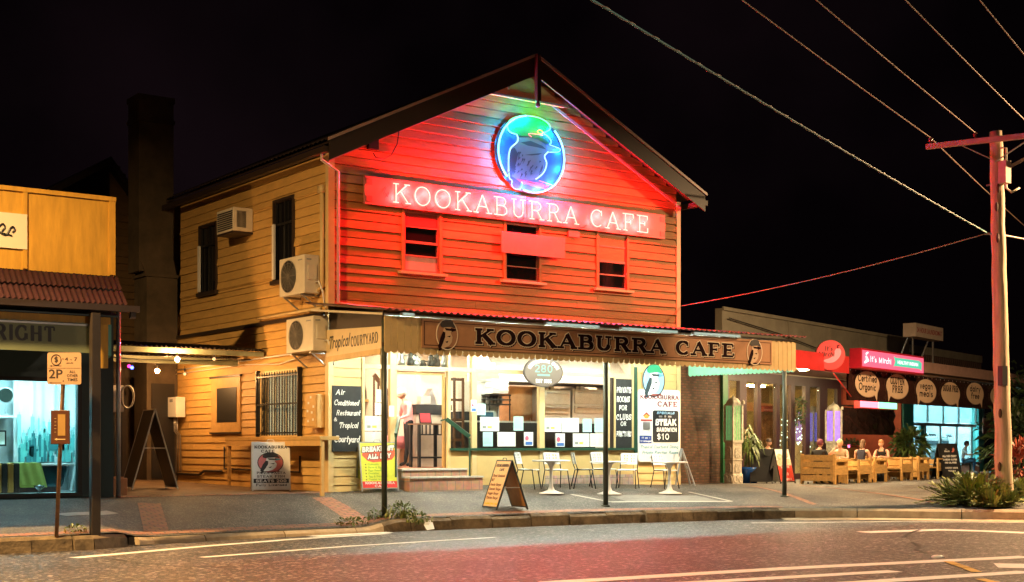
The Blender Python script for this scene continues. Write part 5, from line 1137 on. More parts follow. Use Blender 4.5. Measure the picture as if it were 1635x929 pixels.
def seats(put):
    w, h = .80, 1.02
    q = MB(); letter(q, 'KOOKABURRA', 0, h * .90, .065, -.008, .28, .16, .13, align='c', fit=w * .86); letter(q, 'CAFE', -.06, h * .815, .06, -.008, .26, .15, .13, align='c', fit=w * .36)
    letter(q, 'PIZZA PASTA', 0, h * .355, .052, -.008, .24, .14, .12, align='c', fit=w * .76); letter(q, 'STEAK FISH', 0, h * .28, .052, -.008, .24, .14, .12, align='c', fit=w * .74); put(q, 'lettering', m_black)
    put(MB().box(-w / 2 + .03, -.011, h * .165, w / 2 - .03, -.008, h * .255), 'black_band', m_black)
    q = MB(); letter(q, 'SEATS 200', 0, h * .178, .062, -.011, .3, .18, .13, align='c', fit=w * .8); put(q, 'lettering', m_white)
    q = MB(); letter(q, 'Fully Licensed', 0, h * .10, .052, -.008, .24, .16, align='c', fit=w * .82); put(q, 'lettering', m_black)
    put(MB().flat(disc(-.01, h * .60, .265, .215, 30), -.008, .004), 'emblem_disc', M('emblem pink', (.62, .16, .16), .5))
    mp = lambda Pq: [(-.01 + u * .265, h * .60 + v * .215) for u, v in Pq]
    q = MB(); n = 30
    for i in range(n):
        a0, a1 = 2 * math.pi * i / n, 2 * math.pi * (i + 1) / n; q.flat([(-.01 + .275 * math.cos(a0), h * .6 + .225 * math.sin(a0)), (-.01 + .275 * math.cos(a1), h * .6 + .225 * math.sin(a1)), (-.01 + .258 * math.cos(a1), h * .6 + .208 * math.sin(a1)), (-.01 + .258 * math.cos(a0), h * .6 + .208 * math.sin(a0))], -.008, .006)
    put(q, 'emblem_ring', m_black); put(MB().flat(mp(P_BODY), -.008, .007), 'bird_body', m_paper); q = MB(); q.flat(mp(P_WING), -.008, .0095); q.flat(mp(P_TAIL), -.008, .0085)
    for k in P_MARKS: q.flat(mp(k), -.008, .009)
    q.flat(mp(P_CAP), -.008, .011); put(q, 'plumage', m_black); put(MB().flat(mp(P_BEAK), -.008, .0088), 'beak', M('beak teal', (.05, .30, .42), .5)); put(MB().flat(mp(P_BRANCH), -.008, .0062), 'branch', M('branch brown', (.28, .07, .06)))
aframe('white sandwich board with a kookaburra emblem reading Seats 200 beside the timber counter', gpt(432, 783), R(-22), .80, 1.06, .5, m_whitep, m_white, seats, foot=.04)
def brek(put):
    w, h = .82, 1.06
    P_ = [(-.36, .78), (-.30, .90), (-.12, .98), (.05, 1.0), (.28, .97), (.38, .88), (.37, .76), (.30, .68), (.10, .64), (-.12, .62), (-.25, .66)]
    put(MB().flat(P_, -.008, .004), 'splash', M('splash coral', (.72, .12, .06), .5))
    for gr, m_, y in ((.012, m_dark, -.012), (0, m_white, -.0165)):
        q = MB(); letter(q, 'BREAKFAST', .0, .835, .12, y, .26, align='c', fit=w * .86, slant=.08, t=.001, grow=gr, rise=.06); letter(q, 'ALL DAY', .02, .685, .115, y, .26, align='c', fit=w * .62, slant=.08, t=.001, grow=gr, rise=.06); put(q, 'lettering', m_)
    q = MB()
    for i, tx in enumerate(('Croissants', 'Bacon & Eggs', 'Eggs Benedict', 'Omelettes', 'Egg & Bacon Roll', 'Toasted Wraps')): z = .56 - i * .065; letter(q, tx, -.24, z, .042, -.008, .13)
    put(q, 'lettering', M('menu green', (.22, .42, .05), .6)); q = MB()
    for i in range(6): z = .575 - i * .065; q.flat(disc(-.29, z, .012, .012, 8), -.008, .003)
    put(q, 'bullets', m_black)
    put(MB().box(-w / 2 + .03, -.012, .075, w / 2 - .03, -.008, .215), 'red_band', M('band red', (.70, .05, .05), .5)); q = MB(); letter(q, 'KOOKABURRA', 0, .152, .05, -.012, .3, .18, .13, align='c', fit=w * .8); letter(q, 'CAFE', .02, .087, .05, -.012, .3, .18, .13, align='c', fit=w * .34); put(q, 'lettering', m_white)
P = gpt(602, 784); aframe('lime green Breakfast All Day sandwich board left of the entry steps', P, R(-12), .82, 1.06, .45, M('lime board', (.62, .68, .06), .5), m_galv, brek)
def price(put):
    w = .60
    q = MB(); letter(q, 'KOOKABURRA', 0, .92, .06, -.008, .26, .15, .13, align='c', fit=w * .84); letter(q, 'CAFE', .02, .83, .055, -.008, .24, .14, .13, align='c', fit=w * .3); put(q, 'lettering', m_dark)
    q = MB()
    for i, tx in enumerate(('Steak Sandwich', 'BLT', 'Aussie Burger', 'Gourmet Burger', 'Veggie Burger', 'Chicken Burger')): letter(q, tx, -w * .42, .70 - i * .095, .06, -.008, .14, fit=w * .028 * len(tx) * 2)
    put(q, 'lettering', M('price ink', (.20, .07, .03), .6)); q = MB(); letter(q, 'Available 11am - 4pm', 0, .11, .045, -.008, .18, align='c', fit=w * .84); put(q, 'lettering', M('price yellow', (.62, .42, .02), .6))
A, B = gpt(779, 811), gpt(833, 815); P = (A + B) / 2; aframe('tan burger menu sandwich board standing open near the kerb', P, R(-95), .60, 1.06, .74, M('tan board', (.68, .38, .15), .5, var=.06), m_black, price, back=m_ply)
B = gpt(268, 783); P = B - VR * .52 + VW * .15; P.z = gz(P.x, P.y)
aframe('tall plain black folding board standing open in the lane', P + VW * .35, TH - R(90) - R(58), .8, 1.78, 1.0, m_black, M('pale alloy edge', (.45, .46, .40), .4, metal=.5), lambda put: put(MB().box(-.4, -.0095, .12, .4, -.0081, .16), 'lower_rail', m_black), bracez=.52, handle=False)

# ================================================================== tables and chairs under the awning
def tulip(P, label, first=None):
    if first: return dup(first, P, 0, label)
    t = thing('cafe_table', label, 'table', P, 0, 'white pedestal tables under the awning')
    MB().lathe([(.0, .715), (.40, .715), (.43, .725), (.43, .74), (.41, .75), (.0, .75)], n=36).build('tabletop', m_white, t, True)
    MB().lathe([(.29, 0), (.285, .012), (.18, .04), (.08, .08), (.045, .16), (.032, .35), (.04, .58), (.09, .68), (.16, .714), (0, .714)], n=28).build('pedestal', m_white, t, True); return t
TP = [gpt(880, 788), gpt(972, 789), gpt(1069, 788)]
tb = tulip(TP[0], 'white pedestal table nearest the burger menu board'); tulip(TP[1], 'white pedestal table directly behind the middle awning post', tb); tulip(TP[2], 'white pedestal table in front of the specials board', tb)
def make_chair(label):
    t = thing('cafe_chair', label, 'chair', (0, 0, 0), 0, 'white perforated chairs under the awning')
    s = MB(); rws = []
    for i in range(7): yy = -.2 + .4 * i / 6; rws.append([(-.21 + .42 * j / 6, yy, .45 + .018 * (yy / .2) ** 2 - (.02 if i == 0 else 0) - .008 * (1 - abs(j - 3) / 3)) for j in range(7)])
    s.sheet(rws); s.sheet([[(x, y, z - .018) for x, y, z in r_] for r_ in rws]); s.box(-.21, -.2, .435, .21, -.19, .448); s.build('seat', m_whitep, t, True)
    b = MB()                                             # back panel with rows of round-cornered holes
    def bp(x, z): return (x, .205 + (z - .56) * .22 + .03 * (x / .2) ** 2 * -1 + .02, z)
    zz = [.57, .60, .625, .665, .69, .73, .755, .795, .82, .84]; xx = [-.2, -.165, -.13, -.10, -.065, -.035, 0, .035, .065, .10, .13, .165, .2]
    for i in range(len(zz) - 1):
        for j in range(len(xx) - 1):
            if i in (2, 4, 6) and j in (2, 4, 7, 9): continue
            a, c, d, e = bp(xx[j], zz[i]), bp(xx[j + 1], zz[i]), bp(xx[j + 1], zz[i + 1]), bp(xx[j], zz[i + 1])
            b.prism([a, c, d, e], (0, .014, 0))
    b.build('backrest', m_whitep, t)
    for s_ in (-1, 1):
        MB().tube([(s_ * .235, -.24, 0), (s_ * .205, -.17, .435)], .012, 8).build('leg', m_blackmetal, t, True)
        MB().tube([(s_ * .235, .27, 0), (s_ * .205, .17, .44), (s_ * .205, .225, .6), (s_ * .2, .27, .8)], .012, 8).build('leg', m_blackmetal, t, True)
    q = MB(); q.tube([(-.205, -.17, .435), (.205, -.17, .435)], .011, 6); q.tube([(-.205, .17, .437), (.205, .17, .437)], .011, 6); q.tube([(-.205, -.17, .435), (-.205, .17, .437)], .011, 6); q.tube([(.205, -.17, .435), (.205, .17, .437)], .011, 6); q.build('seat_frame', m_blackmetal, t, True)
    return t
c0 = make_chair('white chair left of the first table, right behind the burger menu board'); P = gpt(843, 781); c0.location = P; c0.rotation_euler.z = R(35)
for (px, py, a, lb) in ((888, 781, -12, 'white chair tucked behind the first table with its back to the wall'), (932, 780, 60, 'white chair turned towards the middle table, left of the awning post'), (965, 779, 5, 'white chair behind the middle table, partly hidden by the awning post'), (1002, 780, -50, 'white chair right of the middle table turned towards it'), (1062, 780, 0, 'white chair behind the table in front of the specials board')):
    dup(c0, gpt(px, py), R(a), lb)
# grey folded frame leaning by the wall end
A = gpt(1107, 776); t = thing('folding_sign_frame', 'bare grey folding sign frame by the right end of the cafe wall', 'sign frame', A, R(-30)); q = MB(); q.bar((0, -.2, 0), (-.28, 0, .92), .05, .02); q.bar((0, .3, 0), (-.28, .12, .92), .05, .02); q.bar((-.14, -.1, .46), (-.14, .21, .46), .03); q.build('front_frame', m_galv, t); q = MB(); q.bar((-.5, -.2, 0), (-.28, 0, .94), .04, .02); q.bar((-.5, .3, 0), (-.28, .12, .94), .04, .02); q.build('rear_frame', m_galv, t)

# ================================================================== left hand shop
m_teal = M('dark teal paint', (.018, .045, .05), .4, var=.1); m_ochre = M('ochre parapet paint', (.50, .27, .032), .55, var=.22, scale=2.2, bump=.12, bscale=9, stretch=(3, 1, .5))
shop = thing('homewares_shop', 'low shop with an ochre parapet, red iron awning and bright cyan display window', 'shop'); SX = -4.83
q = MB(); q.box(-16, -.02, 4.18, SX, .25, 5.62); q.build('parapet', m_ochre, shop); q = MB(); q.box(-16, -.06, 5.6, SX + .03, .29, 5.68); q.box(SX - .10, -.05, 4.2, SX + .02, -.021, 5.6)
X_ = onY(39, 370).x; q.box(X_ - .04, -.05, 4.2, X_ + .04, -.021, 5.6); q.build('parapet_trim', m_ochre, shop)
q = MB(); q.box(SX - .10, .25, -.1, SX, 12, 4.6); q.box(-16, 11.9, -.1, SX - .1, 12, 4.6); q.box(-16, .25, 4.3, SX - .1, 11.9, 4.4); q.build('shop_wall', M('shop side boards', (.20, .13, .06), .6), shop)
Wa, Wb = onY(-60, 700).x - 1.2, onY(126, 700).x; wz0, wz1 = onY(60, 790).z, onY(60, 604).z
q = MB(); q.box(-16, 0, wz1, SX, .2, 4.2); q.box(-16, 0, -.15, SX, .2, wz0); q.box(Wb, 0, wz0, SX, .2, wz1); q.box(-16, 0, wz0, Wa, .2, wz1); q.build('shop_front', m_teal, shop)
q = MB(); q.box(Wa, -.03, wz1 - .05, Wb + .05, .05, wz1 + .02); q.box(Wb - .03, -.03, wz0, Wb + .05, .05, wz1 - .05); q.box(Wa, -.06, wz0 - .04, Wb + .05, .05, wz0 + .03); fo = q.build('window_frame', m_black, shop); MB().box(Wa, .05, wz0, Wb, .056, wz1).build('pane', m_glass, fo)
q = MB(); m_dw = M('display white', (.72, .78, .80), .6, var=.03); q.box(Wa - .05, 1.55, wz0 - .05, Wb + .4, 1.6, wz1 + .2); q.box(Wb + .3, .2, wz0, Wb + .4, 1.55, wz1 + .2); q.box(Wa - .1, .2, wz0, Wa - .03, 1.55, wz1 + .2); q.box(Wa - .05, .2, wz1 + .1, Wb + .4, 1.55, wz1 + .2); q.box(Wa - .05, .2, wz0 - .1, Wb + .4, 1.55, wz0 + .02); q.build('display_booth', m_dw, shop)
for xx in (-6.2, -7.6): MB().box(xx - .45, .25, wz1 + .04, xx + .45, .42, wz1 + .095).build('display_light', E('cyan tube light', (.45, .95, 1.0), E_SHOP * 4), shop)
# curtain with a printed skyline
cu = thing('shower_curtain', 'white curtain printed with a teal city skyline in the shop window', 'curtain', (0, 1.2, 0)); a, b = onY(22, 700, 1.2).x, onY(124, 700, 1.2).x + .2; z0, z1 = wz0 + .55, wz1 + .02; n = 80
fold = lambda x: .035 * math.sin((x - a) * 14) + .02 * math.sin((x - a) * 31 + 1)
q = MB(); q.sheet([[(a + (b - a) * i / n, fold(a + (b - a) * i / n), z) for i in range(n + 1)] for z in (z0, z1)]); cc = q.build('cloth', M('curtain white', (.78, .82, .84), .8, var=.02), cu, True)
rnd = random.Random(11)
for nm, cl, hh, dz, cnt in (('pale_print', (.30, .58, .60), .62, .0, 34), ('mid_print', (.10, .40, .40), .42, .0, 40), ('dark_print', (.015, .13, .15), .34, .0, 34)):
    q = MB()
    for i in range(cnt):
        x = rnd.uniform(a + .05, b - .1); w = rnd.uniform(.03, .075); h = hh * rnd.uniform(.35, 1); zb = z0 + .04 + rnd.choice((0, .1, .22)) + (.08 if nm == 'pale_print' else 0); d = {'pale_print': .055, 'mid_print': .060, 'dark_print': .065}[nm]
        q.box(x, -d - .002 * (i % 5), zb, x + w, -d + .001, zb + h)
        q.box(x + w * .4, -d - .002 * (i % 5), zb + h, x + w * .6, -d, zb + h + .05)
    q.build(nm, M('curtain ' + nm, cl, .8, var=.1), cc)
MB().tube([(a - .1, 0, z1 + .02), (b, 0, z1 + .02)], .014, 6).build('rod', m_galv, cu)
P = onY(11, 663, .9); t = thing('wall_shelf', 'short white shelf holding a round mirror in the shop window', 'shelf', (P.x, .9, P.z)); MB().box(-.7, 0, -.04, .17, .6, 0).build('shelf_board', m_white, t); MB().box(-.7, .05, -.4, -.66, .5, -.041).build('bracket', m_white, t)
t = thing('mirror', 'round dark makeup mirror on a slim stand on the white shelf', 'mirror', (P.x - .0, 1.0, P.z + .001)); MB().lathe([(.09, 0), (.085, .012), (.01, .02), (.008, .22)], n=16).build('stand', m_galv, t, True); MB().flat(disc(0, .38, .155, .155, 28), .01, .03).build('frame', m_galv, t); MB().flat(disc(0, .38, .135, .135, 28), -.0205, .004).build('glass', M('mirror glass', (.05, .06, .05), .08, metal=.6), t)
P = onY(1, 702, 1.2); t = thing('photo_stand', 'small black picture frame at the left edge of the shop window', 'picture frame', (P.x, 1.25, P.z - .12)); MB().box(-.12, 0, 0, .12, .02, .3).build('frame', m_black, t); MB().box(-.09, -.005, .03, .09, 0, .27).build('print', m_paper, t)
P0 = wz0 + .022
t = thing('bath_tub', 'glossy dark bath under the curtain in the shop window', 'bath', (onY(70, 750, .8).x, .55, P0)); q = MB(); q.prism([(-1.1, 0, .10), (.28, 0, .10), (.40, 0, .50), (-1.1, 0, .50)], (0, .5, 0)); q.build('shell', M('bath gloss', (.01, .05, .06), .12), t, bevel=.03); MB().box(-1.15, -.03, .50, .55, .53, .54).build('rim', m_white, t, bevel=.01); MB().box(-1, .05, 0, .2, .45, .099).build('plinth', m_black, t)
t = thing('green_towel', 'lime green towel draped over the bath in the shop window', 'towel', (onY(44, 750, .5).x, .5, P0)); q = MB(); n = 20; q.sheet([[(-.25 + .5 * i / n + .02 * k, .0 - .012 * math.sin(i * .9), .56 - .46 * k / 6) for i in range(n + 1)] for k in range(7)]); q.sheet([[(-.25 + .5 * i / n, .02 + .2 * k, .562) for i in range(n + 1)] for k in range(3)]); q.build('cloth', M('lime towel', (.52, .62, .14), .9, bump=.3), t, True); MB().box(-.22, -.02, .12, .3, -.014, .15).build('border', M('lime towel border', (.42, .52, .1), .9), t)
t = thing('towel_stack', 'black and ochre striped towels stacked at the left of the shop window', 'towels', (onY(12, 750, .4).x, .4, P0))
for i, c in enumerate(((.02, .015, .012), (.55, .30, .05), (.02, .015, .012), (.45, .22, .04), (.02, .015, .012))): MB().box(-.32 + i * .11, 0, 0.01, -.32 + i * .11 + .105, .35, .56).build('towel', M('towel %d' % (i % 2 + (i == 3)), c, .9, bump=.2), t, bevel=.02)
P = onY(63, 778, .3); t = thing('glass_bowl', 'small footed glass bowl at the front of the shop window', 'bowl', (P.x, .3, P0)); MB().lathe([(.05, 0), (.05, .012), (.015, .03), (.03, .06), (.09, .10), (.105, .14), (.095, .14), (.02, .07)], n=20).build('bowl', glass('bowl glass', (.7, .85, .88), .05, .3, .8), t, True); MB().ball((0, 0, .11), .05).build('contents', m_galv, t, True)
# awning of the shop
FY = -4.05; xr = onY(200, 496, FY).x
q = MB(); n = 540; rws = []
for y, z, xe in ((-.03, 4.17, SX + .06), (FY - .1, 3.22, xr)): rws.append([(-14 + (xe + 14) * i / n, y, z + .016 * math.cos(i * math.pi / 3)) for i in range(n + 1)])
mid = [tuple((a_ + b_) / 2 for a_, b_ in zip(p, r_)) for p, r_ in zip(*rws)]
q.sheet([rws[0], mid]); q.sheet([[(x, y, z - .03) for x, y, z in mid], [(x, y, z - .0) for x, y, z in rws[1]]]); so_ = q.build('awning_roof', M('dark red awning iron', (.024, .006, .008), .9, metal=.0, var=.3, spec=.15), shop)
q = MB(); xg = onY(221, 502, FY - .15).x; q.box(-14, FY - .22, 3.10, xg, FY - .08, 3.20); q.box(xg - .14, FY - .2, 3.0, xg - .06, FY - .1, 3.099); q.build('gutter', M('gutter brown', (.04, .025, .02), .4), so_)
q = MB(); q.box(-14, FY + .1, 3.0, xr - .2, FY + .2, 3.12); q.build('beam', m_dark, so_); q = MB(); q.box(-14, FY - .02, 2.90, xr - .25, FY + .06, 3.01); q.build('ochre_rail', m_ochre, so_)
q = MB(); q.prism([(-14, -.05, 4.1), (-14, FY, 3.05), (-14, FY, 3.02), (-14, -.05, 4.07)], (14 + xr - .1, 0, 0)); q.build('awning_lining', m_teal, so_)
xp = onY(152, 700, FY - .2).x
MB().box(xp - .07, FY - .26, gz(xp, FY - .2) - .03, xp + .07, FY - .12, 3.05).build('awning_post', M('post brown black', (.035, .026, .02), .4), so_, bevel=.01)
q = MB(); xo = onY(165, 560, FY).x; q.box(xo - .07, FY - .05, 2.2, xo + .06, FY + .06, 2.9); q.build('ochre_post_cap', m_ochre, so_); q = MB(); q.prism([(xo + .08, FY, 2.9), (xo + .08, FY, 2.4), (xo + .08, FY + .4, 2.3), (xo + .08, FY + 1.2, 2.9)], (.05, 0, 0)); q.build('bracket', M('teal bracket', (.08, .32, .34), .5), so_)
MB().tube([(SX + .06, -.1, 3.9), (SX + .06, -.1, .0)], .045, 8).build('downpipe', m_galv, shop, True)
gs = thing('shop_name_sign', 'dull green shop sign ending in black capitals RIGHT under the red awning', 'sign', (0, FY - .025, 2.43)); q = MB(); q.box(-14, -.03, 0, xp + .08, 0, .42); q.build('board', M('sign sage paint', (.21, .25, .14), .5, var=.05), gs); q = MB(); q.box(-14, -.04, .42, xp + .1, .01, .45); q.build('top_edge', m_galv, gs); a, b = onY(-10, 540, FY - .05).x, onY(88, 540, FY - .05).x; q = MB(); letter(q, 'RIGHT', a, .15, .24, -.03, .22, .11, .09, fit=b - a); q.build('lettering', m_black, gs)
ps = thing('parapet_sign', 'cream panel with a black handwritten flourish on the ochre parapet', 'sign', (0, -.03, onY(20, 397).z)); a = onY(42, 370).x; h = onY(20, 341).z - onY(20, 397).z; MB().box(-12, -.03, 0, a, 0, h).build('board', M('parapet sign cream', (.72, .62, .46), .5, var=.03), ps)
q = MB(); pts = smooth([(onY(x, y).x, -.034, onY(x, y).z - ps.location.z) for x, y in ((-20, 372), (-8, 366), (2, 358), (6, 364), (0, 372), (8, 376), (14, 366), (19, 363), (22, 368), (18, 372))], 4); q.tube(pts, .018, 6); q.tube([(onY(-6, 371).x, -.034, onY(-6, 371).z - ps.location.z), (onY(17, 377).x, -.034, onY(17, 377).z - ps.location.z)], .018, 6); q.build('lettering', m_black, ps)

# ================================================================== parking sign and its pole
Pb_ = gpt(90, 856); d_ = (Pb_ - CAM).dot(VW); top = dep(101, 600, d_); t = thing('parking_sign', 'rusty pole with a cream two hour parking sign leaning at the kerb', 'street sign', Pb_, TH - R(90)); L = top.z - Pb_.z; lean = (top - Pb_).dot(VR)
MB().tube([(0, 0, -.05), (lean, 0, L), (lean * 1.03, 0, L + .12)], .03, 10).build('pole', M('rusty pole', (.26, .15, .075), .7, metal=.3, var=.5, scale=6), t, True)
def ps_box(px, th): A, B = dep(px[0], px[3], d_) - Pb_, dep(px[2], px[1], d_) - Pb_; return A.dot(VR), A.z, B.dot(VR), B.z
x0, z0, x1, z1 = ps_box((77, 563, 131, 614), 0); pl = MB().flat(rrect(x0, z0, x1, z1, .03), -.035, .006).build('plate', M('sign plate cream', (.42, .265, .15), .45, var=.05), t); w = x1 - x0; h = z1 - z0; X = lambda u: x0 + w * u; Z = lambda v: z0 + h * v
q = MB(); q.tube([(X(.26) + .075 * math.cos(a * math.pi / 12), -.042, Z(.77) + .08 * math.sin(a * math.pi / 12)) for a in range(24)], .007, 5, closed=True); letter(q, '$', X(.26), Z(.69), .09, -.041, .18, align='c'); sans(q, '4 - 7', X(.70), Z(.74), .055, -.041, fit=w * .36); q.flat(disc(X(.46), Z(.80), .009, .009, 10), -.041, .003); sans(q, 'MON-FRI', X(.66), Z(.655), .016, -.041, fit=w * .2)
q.box(X(.12), -.043, Z(.575), X(.42), -.041, Z(.59)); q.flat([(X(.06), Z(.582)), (X(.13), Z(.605)), (X(.13), Z(.56))], -.041, .003); q.box(X(.02), -.0425, Z(.505), X(.98), -.041, Z(.515))
sans(q, '2P', X(.25), Z(.20), .135, -.041, .012, fit=w * .40)
for i, tx in enumerate(('ALL', 'OTHER', 'TIMES')): sans(q, tx, X(.74), Z(.36 - .125 * i), .042, -.041, .004, fit=w * (.17, .32, .30)[i])
q.flat(disc(X(.47), Z(.11), .01, .01, 10), -.041, .003); q.box(X(.1), -.043, Z(.045), X(.42), -.041, Z(.06)); q.flat([(X(.05), Z(.052)), (X(.12), Z(.075)), (X(.12), Z(.03))], -.041, .003); q.build('lettering', m_dark, pl)
x0, z0, x1, z1 = ps_box((83, 655, 113, 709), 0); bx_ = MB().box(x0, -.06, z0, x1, -.03, z1).build('notice_case', M('notice case brown', (.09, .035, .02), .3), t, bevel=.006); w = x1 - x0; h = z1 - z0; q = MB(); q.box(x0 + w * .38, -.064, z0 + h * .25, x0 + w * .78, -.06, z1 - h * .12); q.build('sheet', M('faded notice', (.35, .20, .05), .6), bx_)
q = MB(); q.box(x0 + w * .3, -.065, z0 + h * .13, x0 + w * .78, -.061, z0 + h * .155); q.flat([(x0 + w * .2, z0 + h * .143), (x0 + w * .34, z0 + h * .18), (x0 + w * .34, z0 + h * .105)], -.061, .004)
for i in range(5): q.box(x0 + w * .2, -.065, z0 + h * (.35 + .1 * i), x0 + w * .3, -.061, z0 + h * (.36 + .1 * i))
q.build('marking', m_trim, bx_)
# ================================================================== terrace on the right (own frame, turned 17 degrees)
def RT(name, label, cat, group=None, loc=(0, 0, 0), rz=0.): return thing(name, label, cat, r2w(*loc), AR + rz, group)
def rb(px, yl): m_ = (px[0] + px[2]) / 2; k = (px[1] + px[3]) / 2; return onR(px[0], k, yl).x, onR(px[2], k, yl).x, onR(m_, px[3], yl).z, onR(m_, px[1], yl).z
def rx(px, yl=3.5): return onR(px, 690, yl).x
def rz_(px, py, yl=3.5): return onR(px, py, yl).z
GR = -.22
m_mar = M('maroon frame', (.03, .009, .011), .45, var=.1); m_par = M('grey cream parapet', (.34, .32, .25), .8, var=.2, scale=1.2, bump=.1); m_rteal = M('teal shop paint', (.04, .26, .24), .5)
m_brick = brickmat('old brick', (.16, .075, .04), (.07, .035, .02), (.07, .055, .04), .23, .08, .8, .012, (R(90), 0, 0))
rs = RT('restaurant', 'single storey brick restaurant with maroon glazed doors and a grey parapet', 'building')
zt = rz_(1160, 493); MB().box(rx(1153), 3.5, 3.4, rx(1452), 3.75, zt).build('parapet', m_par, rs); q = MB(); q.box(rx(1153), 3.44, zt - .06, rx(1452), 3.499, zt + .05)
for px in (1258, 1325): q.box(rx(px) - .03, 3.46, 3.4, rx(px) + .03, 3.499, zt - .06)
q.build('parapet_trim', m_par, rs)
MB().tube([(rx(1160), 3.4, rz_(1160, 508)), (rx(1240), 3.4, rz_(1240, 533)), (rx(1300), 3.4, rz_(1300, 556)), (rx(1352), 3.4, 3.6)], .02, 6).build('cable', m_black, rs, True)
MB().box(rx(1060), 3.5, GR - .2, rx(1150), 3.8, 3.4).build('brick_wall', m_brick, rs)
MB().box(rx(1150), 3.40, GR - .1, rx(1158), 3.8, 3.4).build('green_lit_post', M('green lit post colour', (.02, .16, .06), .5), rs)  # green light falling on the post put into its colour
MB().box(rx(1158), 3.5, rz_(1230, 612), rx(1342), 3.7, 3.4).build('door_head', m_mar, rs)
m_fr = MB()
for a, b in ((1158, 1163), (1180, 1191), (1208, 1214), (1239, 1244), (1262, 1268), (1285, 1292), (1308, 1320), (1336, 1342)): m_fr.box(rx(a), 3.47, GR, rx(b), 3.6, rz_(1230, 612))
m_fr.box(rx(1158), 3.50, GR, rx(1342), 3.58, GR + .22); m_fr.build('door_frame', m_mar, rs)
q = MB()
for a, b in ((1163, 1180), (1191, 1208), (1214, 1239), (1244, 1262), (1268, 1285), (1292, 1308), (1320, 1336)): q.box(rx(a), 3.54, GR + .22, rx(b), 3.546, rz_(1230, 612))
q.build('door_glass', m_glass, rs)
m_rroom = M('ochre plaster', (.50, .36, .13), .8, var=.25, scale=2)
q = MB(); q.box(rx(1150), 6.4, GR, rx(1345), 6.5, 3.3); q.box(rx(1150) - .1, 3.6, GR, rx(1150), 6.4, 3.3); q.box(rx(1342), 3.6, GR, rx(1345), 6.4, 3.3); q.build('dining_room_wall', m_rroom, rs); MB().box(rx(1150), 3.7, 3.1, rx(1342), 6.4, 3.15).build('dining_room_ceiling', m_rroom, rs)
for xx in (.2, 3.8): MB().box(rx(1163) + xx, 4.6, 3.04, rx(1163) + xx + 1.0, 4.8, 3.095).build('ceiling_light', E('dining light', (1, .70, .32), 600), rs)
a, b, z0, z1 = rb((1217, 648, 1238, 714), 6.0); cd_ = RT('carved_door_panel', 'carved dark timber door panel standing inside the restaurant', 'door panel', None, (0, 0, 0)); MB().box(a, 5.95, GR, b, 6.05, z1).build('panel', m_wood, cd_); q = MB()
for s in (0, 1): x0_ = a + .1 + s * (b - a - .1) / 2; q.box(x0_, 5.92, .5, x0_ + (b - a) / 2 - .15, 5.949, z1 - .35)
q.build('carving', M('carved timber', (.20, .08, .025), .4, var=.5, scale=14, bump=.8, bscale=30), cd_); q = MB()
for k in range(7): q.ball((a + .12 + (b - a - .24) * k / 6, 5.94, z1 - .15), .055, n=8, m=5)
q.build('rosettes', m_wood, cd_)
# awning slab, ceiling and red fascia
aw = MB(); aw.box(rx(1262, 0), -.02, 3.44, 24, 3.49, 3.56); ao = aw.build('awning_slab', M('awning underside brown', (.16, .09, .05), .7, var=.2), rs)
a, b, z0, z1 = rb((1268, 564, 1352, 592), 0); MB().box(a - .2, -.08, z0, b, -.022, z1).build('red_fascia', m_red, ao)
a, b, z0, z1 = rb((1275, 600, 1292, 604), 1.6); MB().lathe([(.0, 3.39), (.14, 3.39), (.16, 3.43), (0, 3.43)], ((a + b) / 2, 1.6, 0), 16).build('downlight', E('downlight', (1, .72, .38), 700), ao)
for xx in (-1.6, .4, 3.6, 7.2): MB().lathe([(.0, 3.39), (.14, 3.39), (.16, 3.43), (0, 3.43)], (xx, 1.0, 0), 16).build('downlight', E('downlight', (1, .72, .38), 700), ao)  # added downlights behind the banner, put in to brighten diners and lantern tower
q = MB(); P = onR(1326, 596, 0); Q = onR(1356, 633, .0); MB().tube([(P.x, -.1, P.z), (Q.x, -.06, Q.z)], .02, 6).build('stay_rod', m_red, ao, True)
# round sign
P = onR(1323, 567, -.15); rr = 24 / 2200 * (RO + RE * P.x - CAM).dot(VW); rd = RT('round_sign', 'round glowing red sign with a pink chilli on the awning corner', 'sign', None, (P.x, -.2, P.z)); rd.rotation_euler.z = TH - R(90) + R(6)
MB().flat(disc(0, 0, rr, rr), .06, .10).build('rim', m_red, rd); MB().flat(disc(0, 0, rr * .96, rr * .96), -.04, .006).build('face', M('round sign red', (.55, .03, .03), .4, var=.05, emit=(1, .03, .03), es=.55), rd)
q = MB(); q.flat([(rr * u, rr * v) for u, v in smooth([(-.55, -.38), (-.2, -.52), (.25, -.45), (.6, -.12), (.72, .22), (.62, .42), (.42, .45), (.28, .28), (.22, .02), (-.05, -.2), (-.32, -.28), (-.55, -.38)], 4)[:-1]], -.046, .006); q.build('chilli', M('chilli pink', (.8, .2, .22), .5, emit=(1, .16, .16), es=.75), rd); q = MB(); q.tube([(rr * .5, -.05, rr * .44), (rr * .46, -.05, rr * .62), (rr * .6, -.05, rr * .66)], .02, 6); letter(q, "It's", -rr * .15, rr * .28, rr * .32, -.047, .16, align='c', slant=.1); letter(q, 'Mirchi', -rr * .30, -rr * .10, rr * .32, -.0525, .16, align='c', slant=.1); q.build('lettering', M('round sign dark red', (.05, .002, .004), .5), rd)
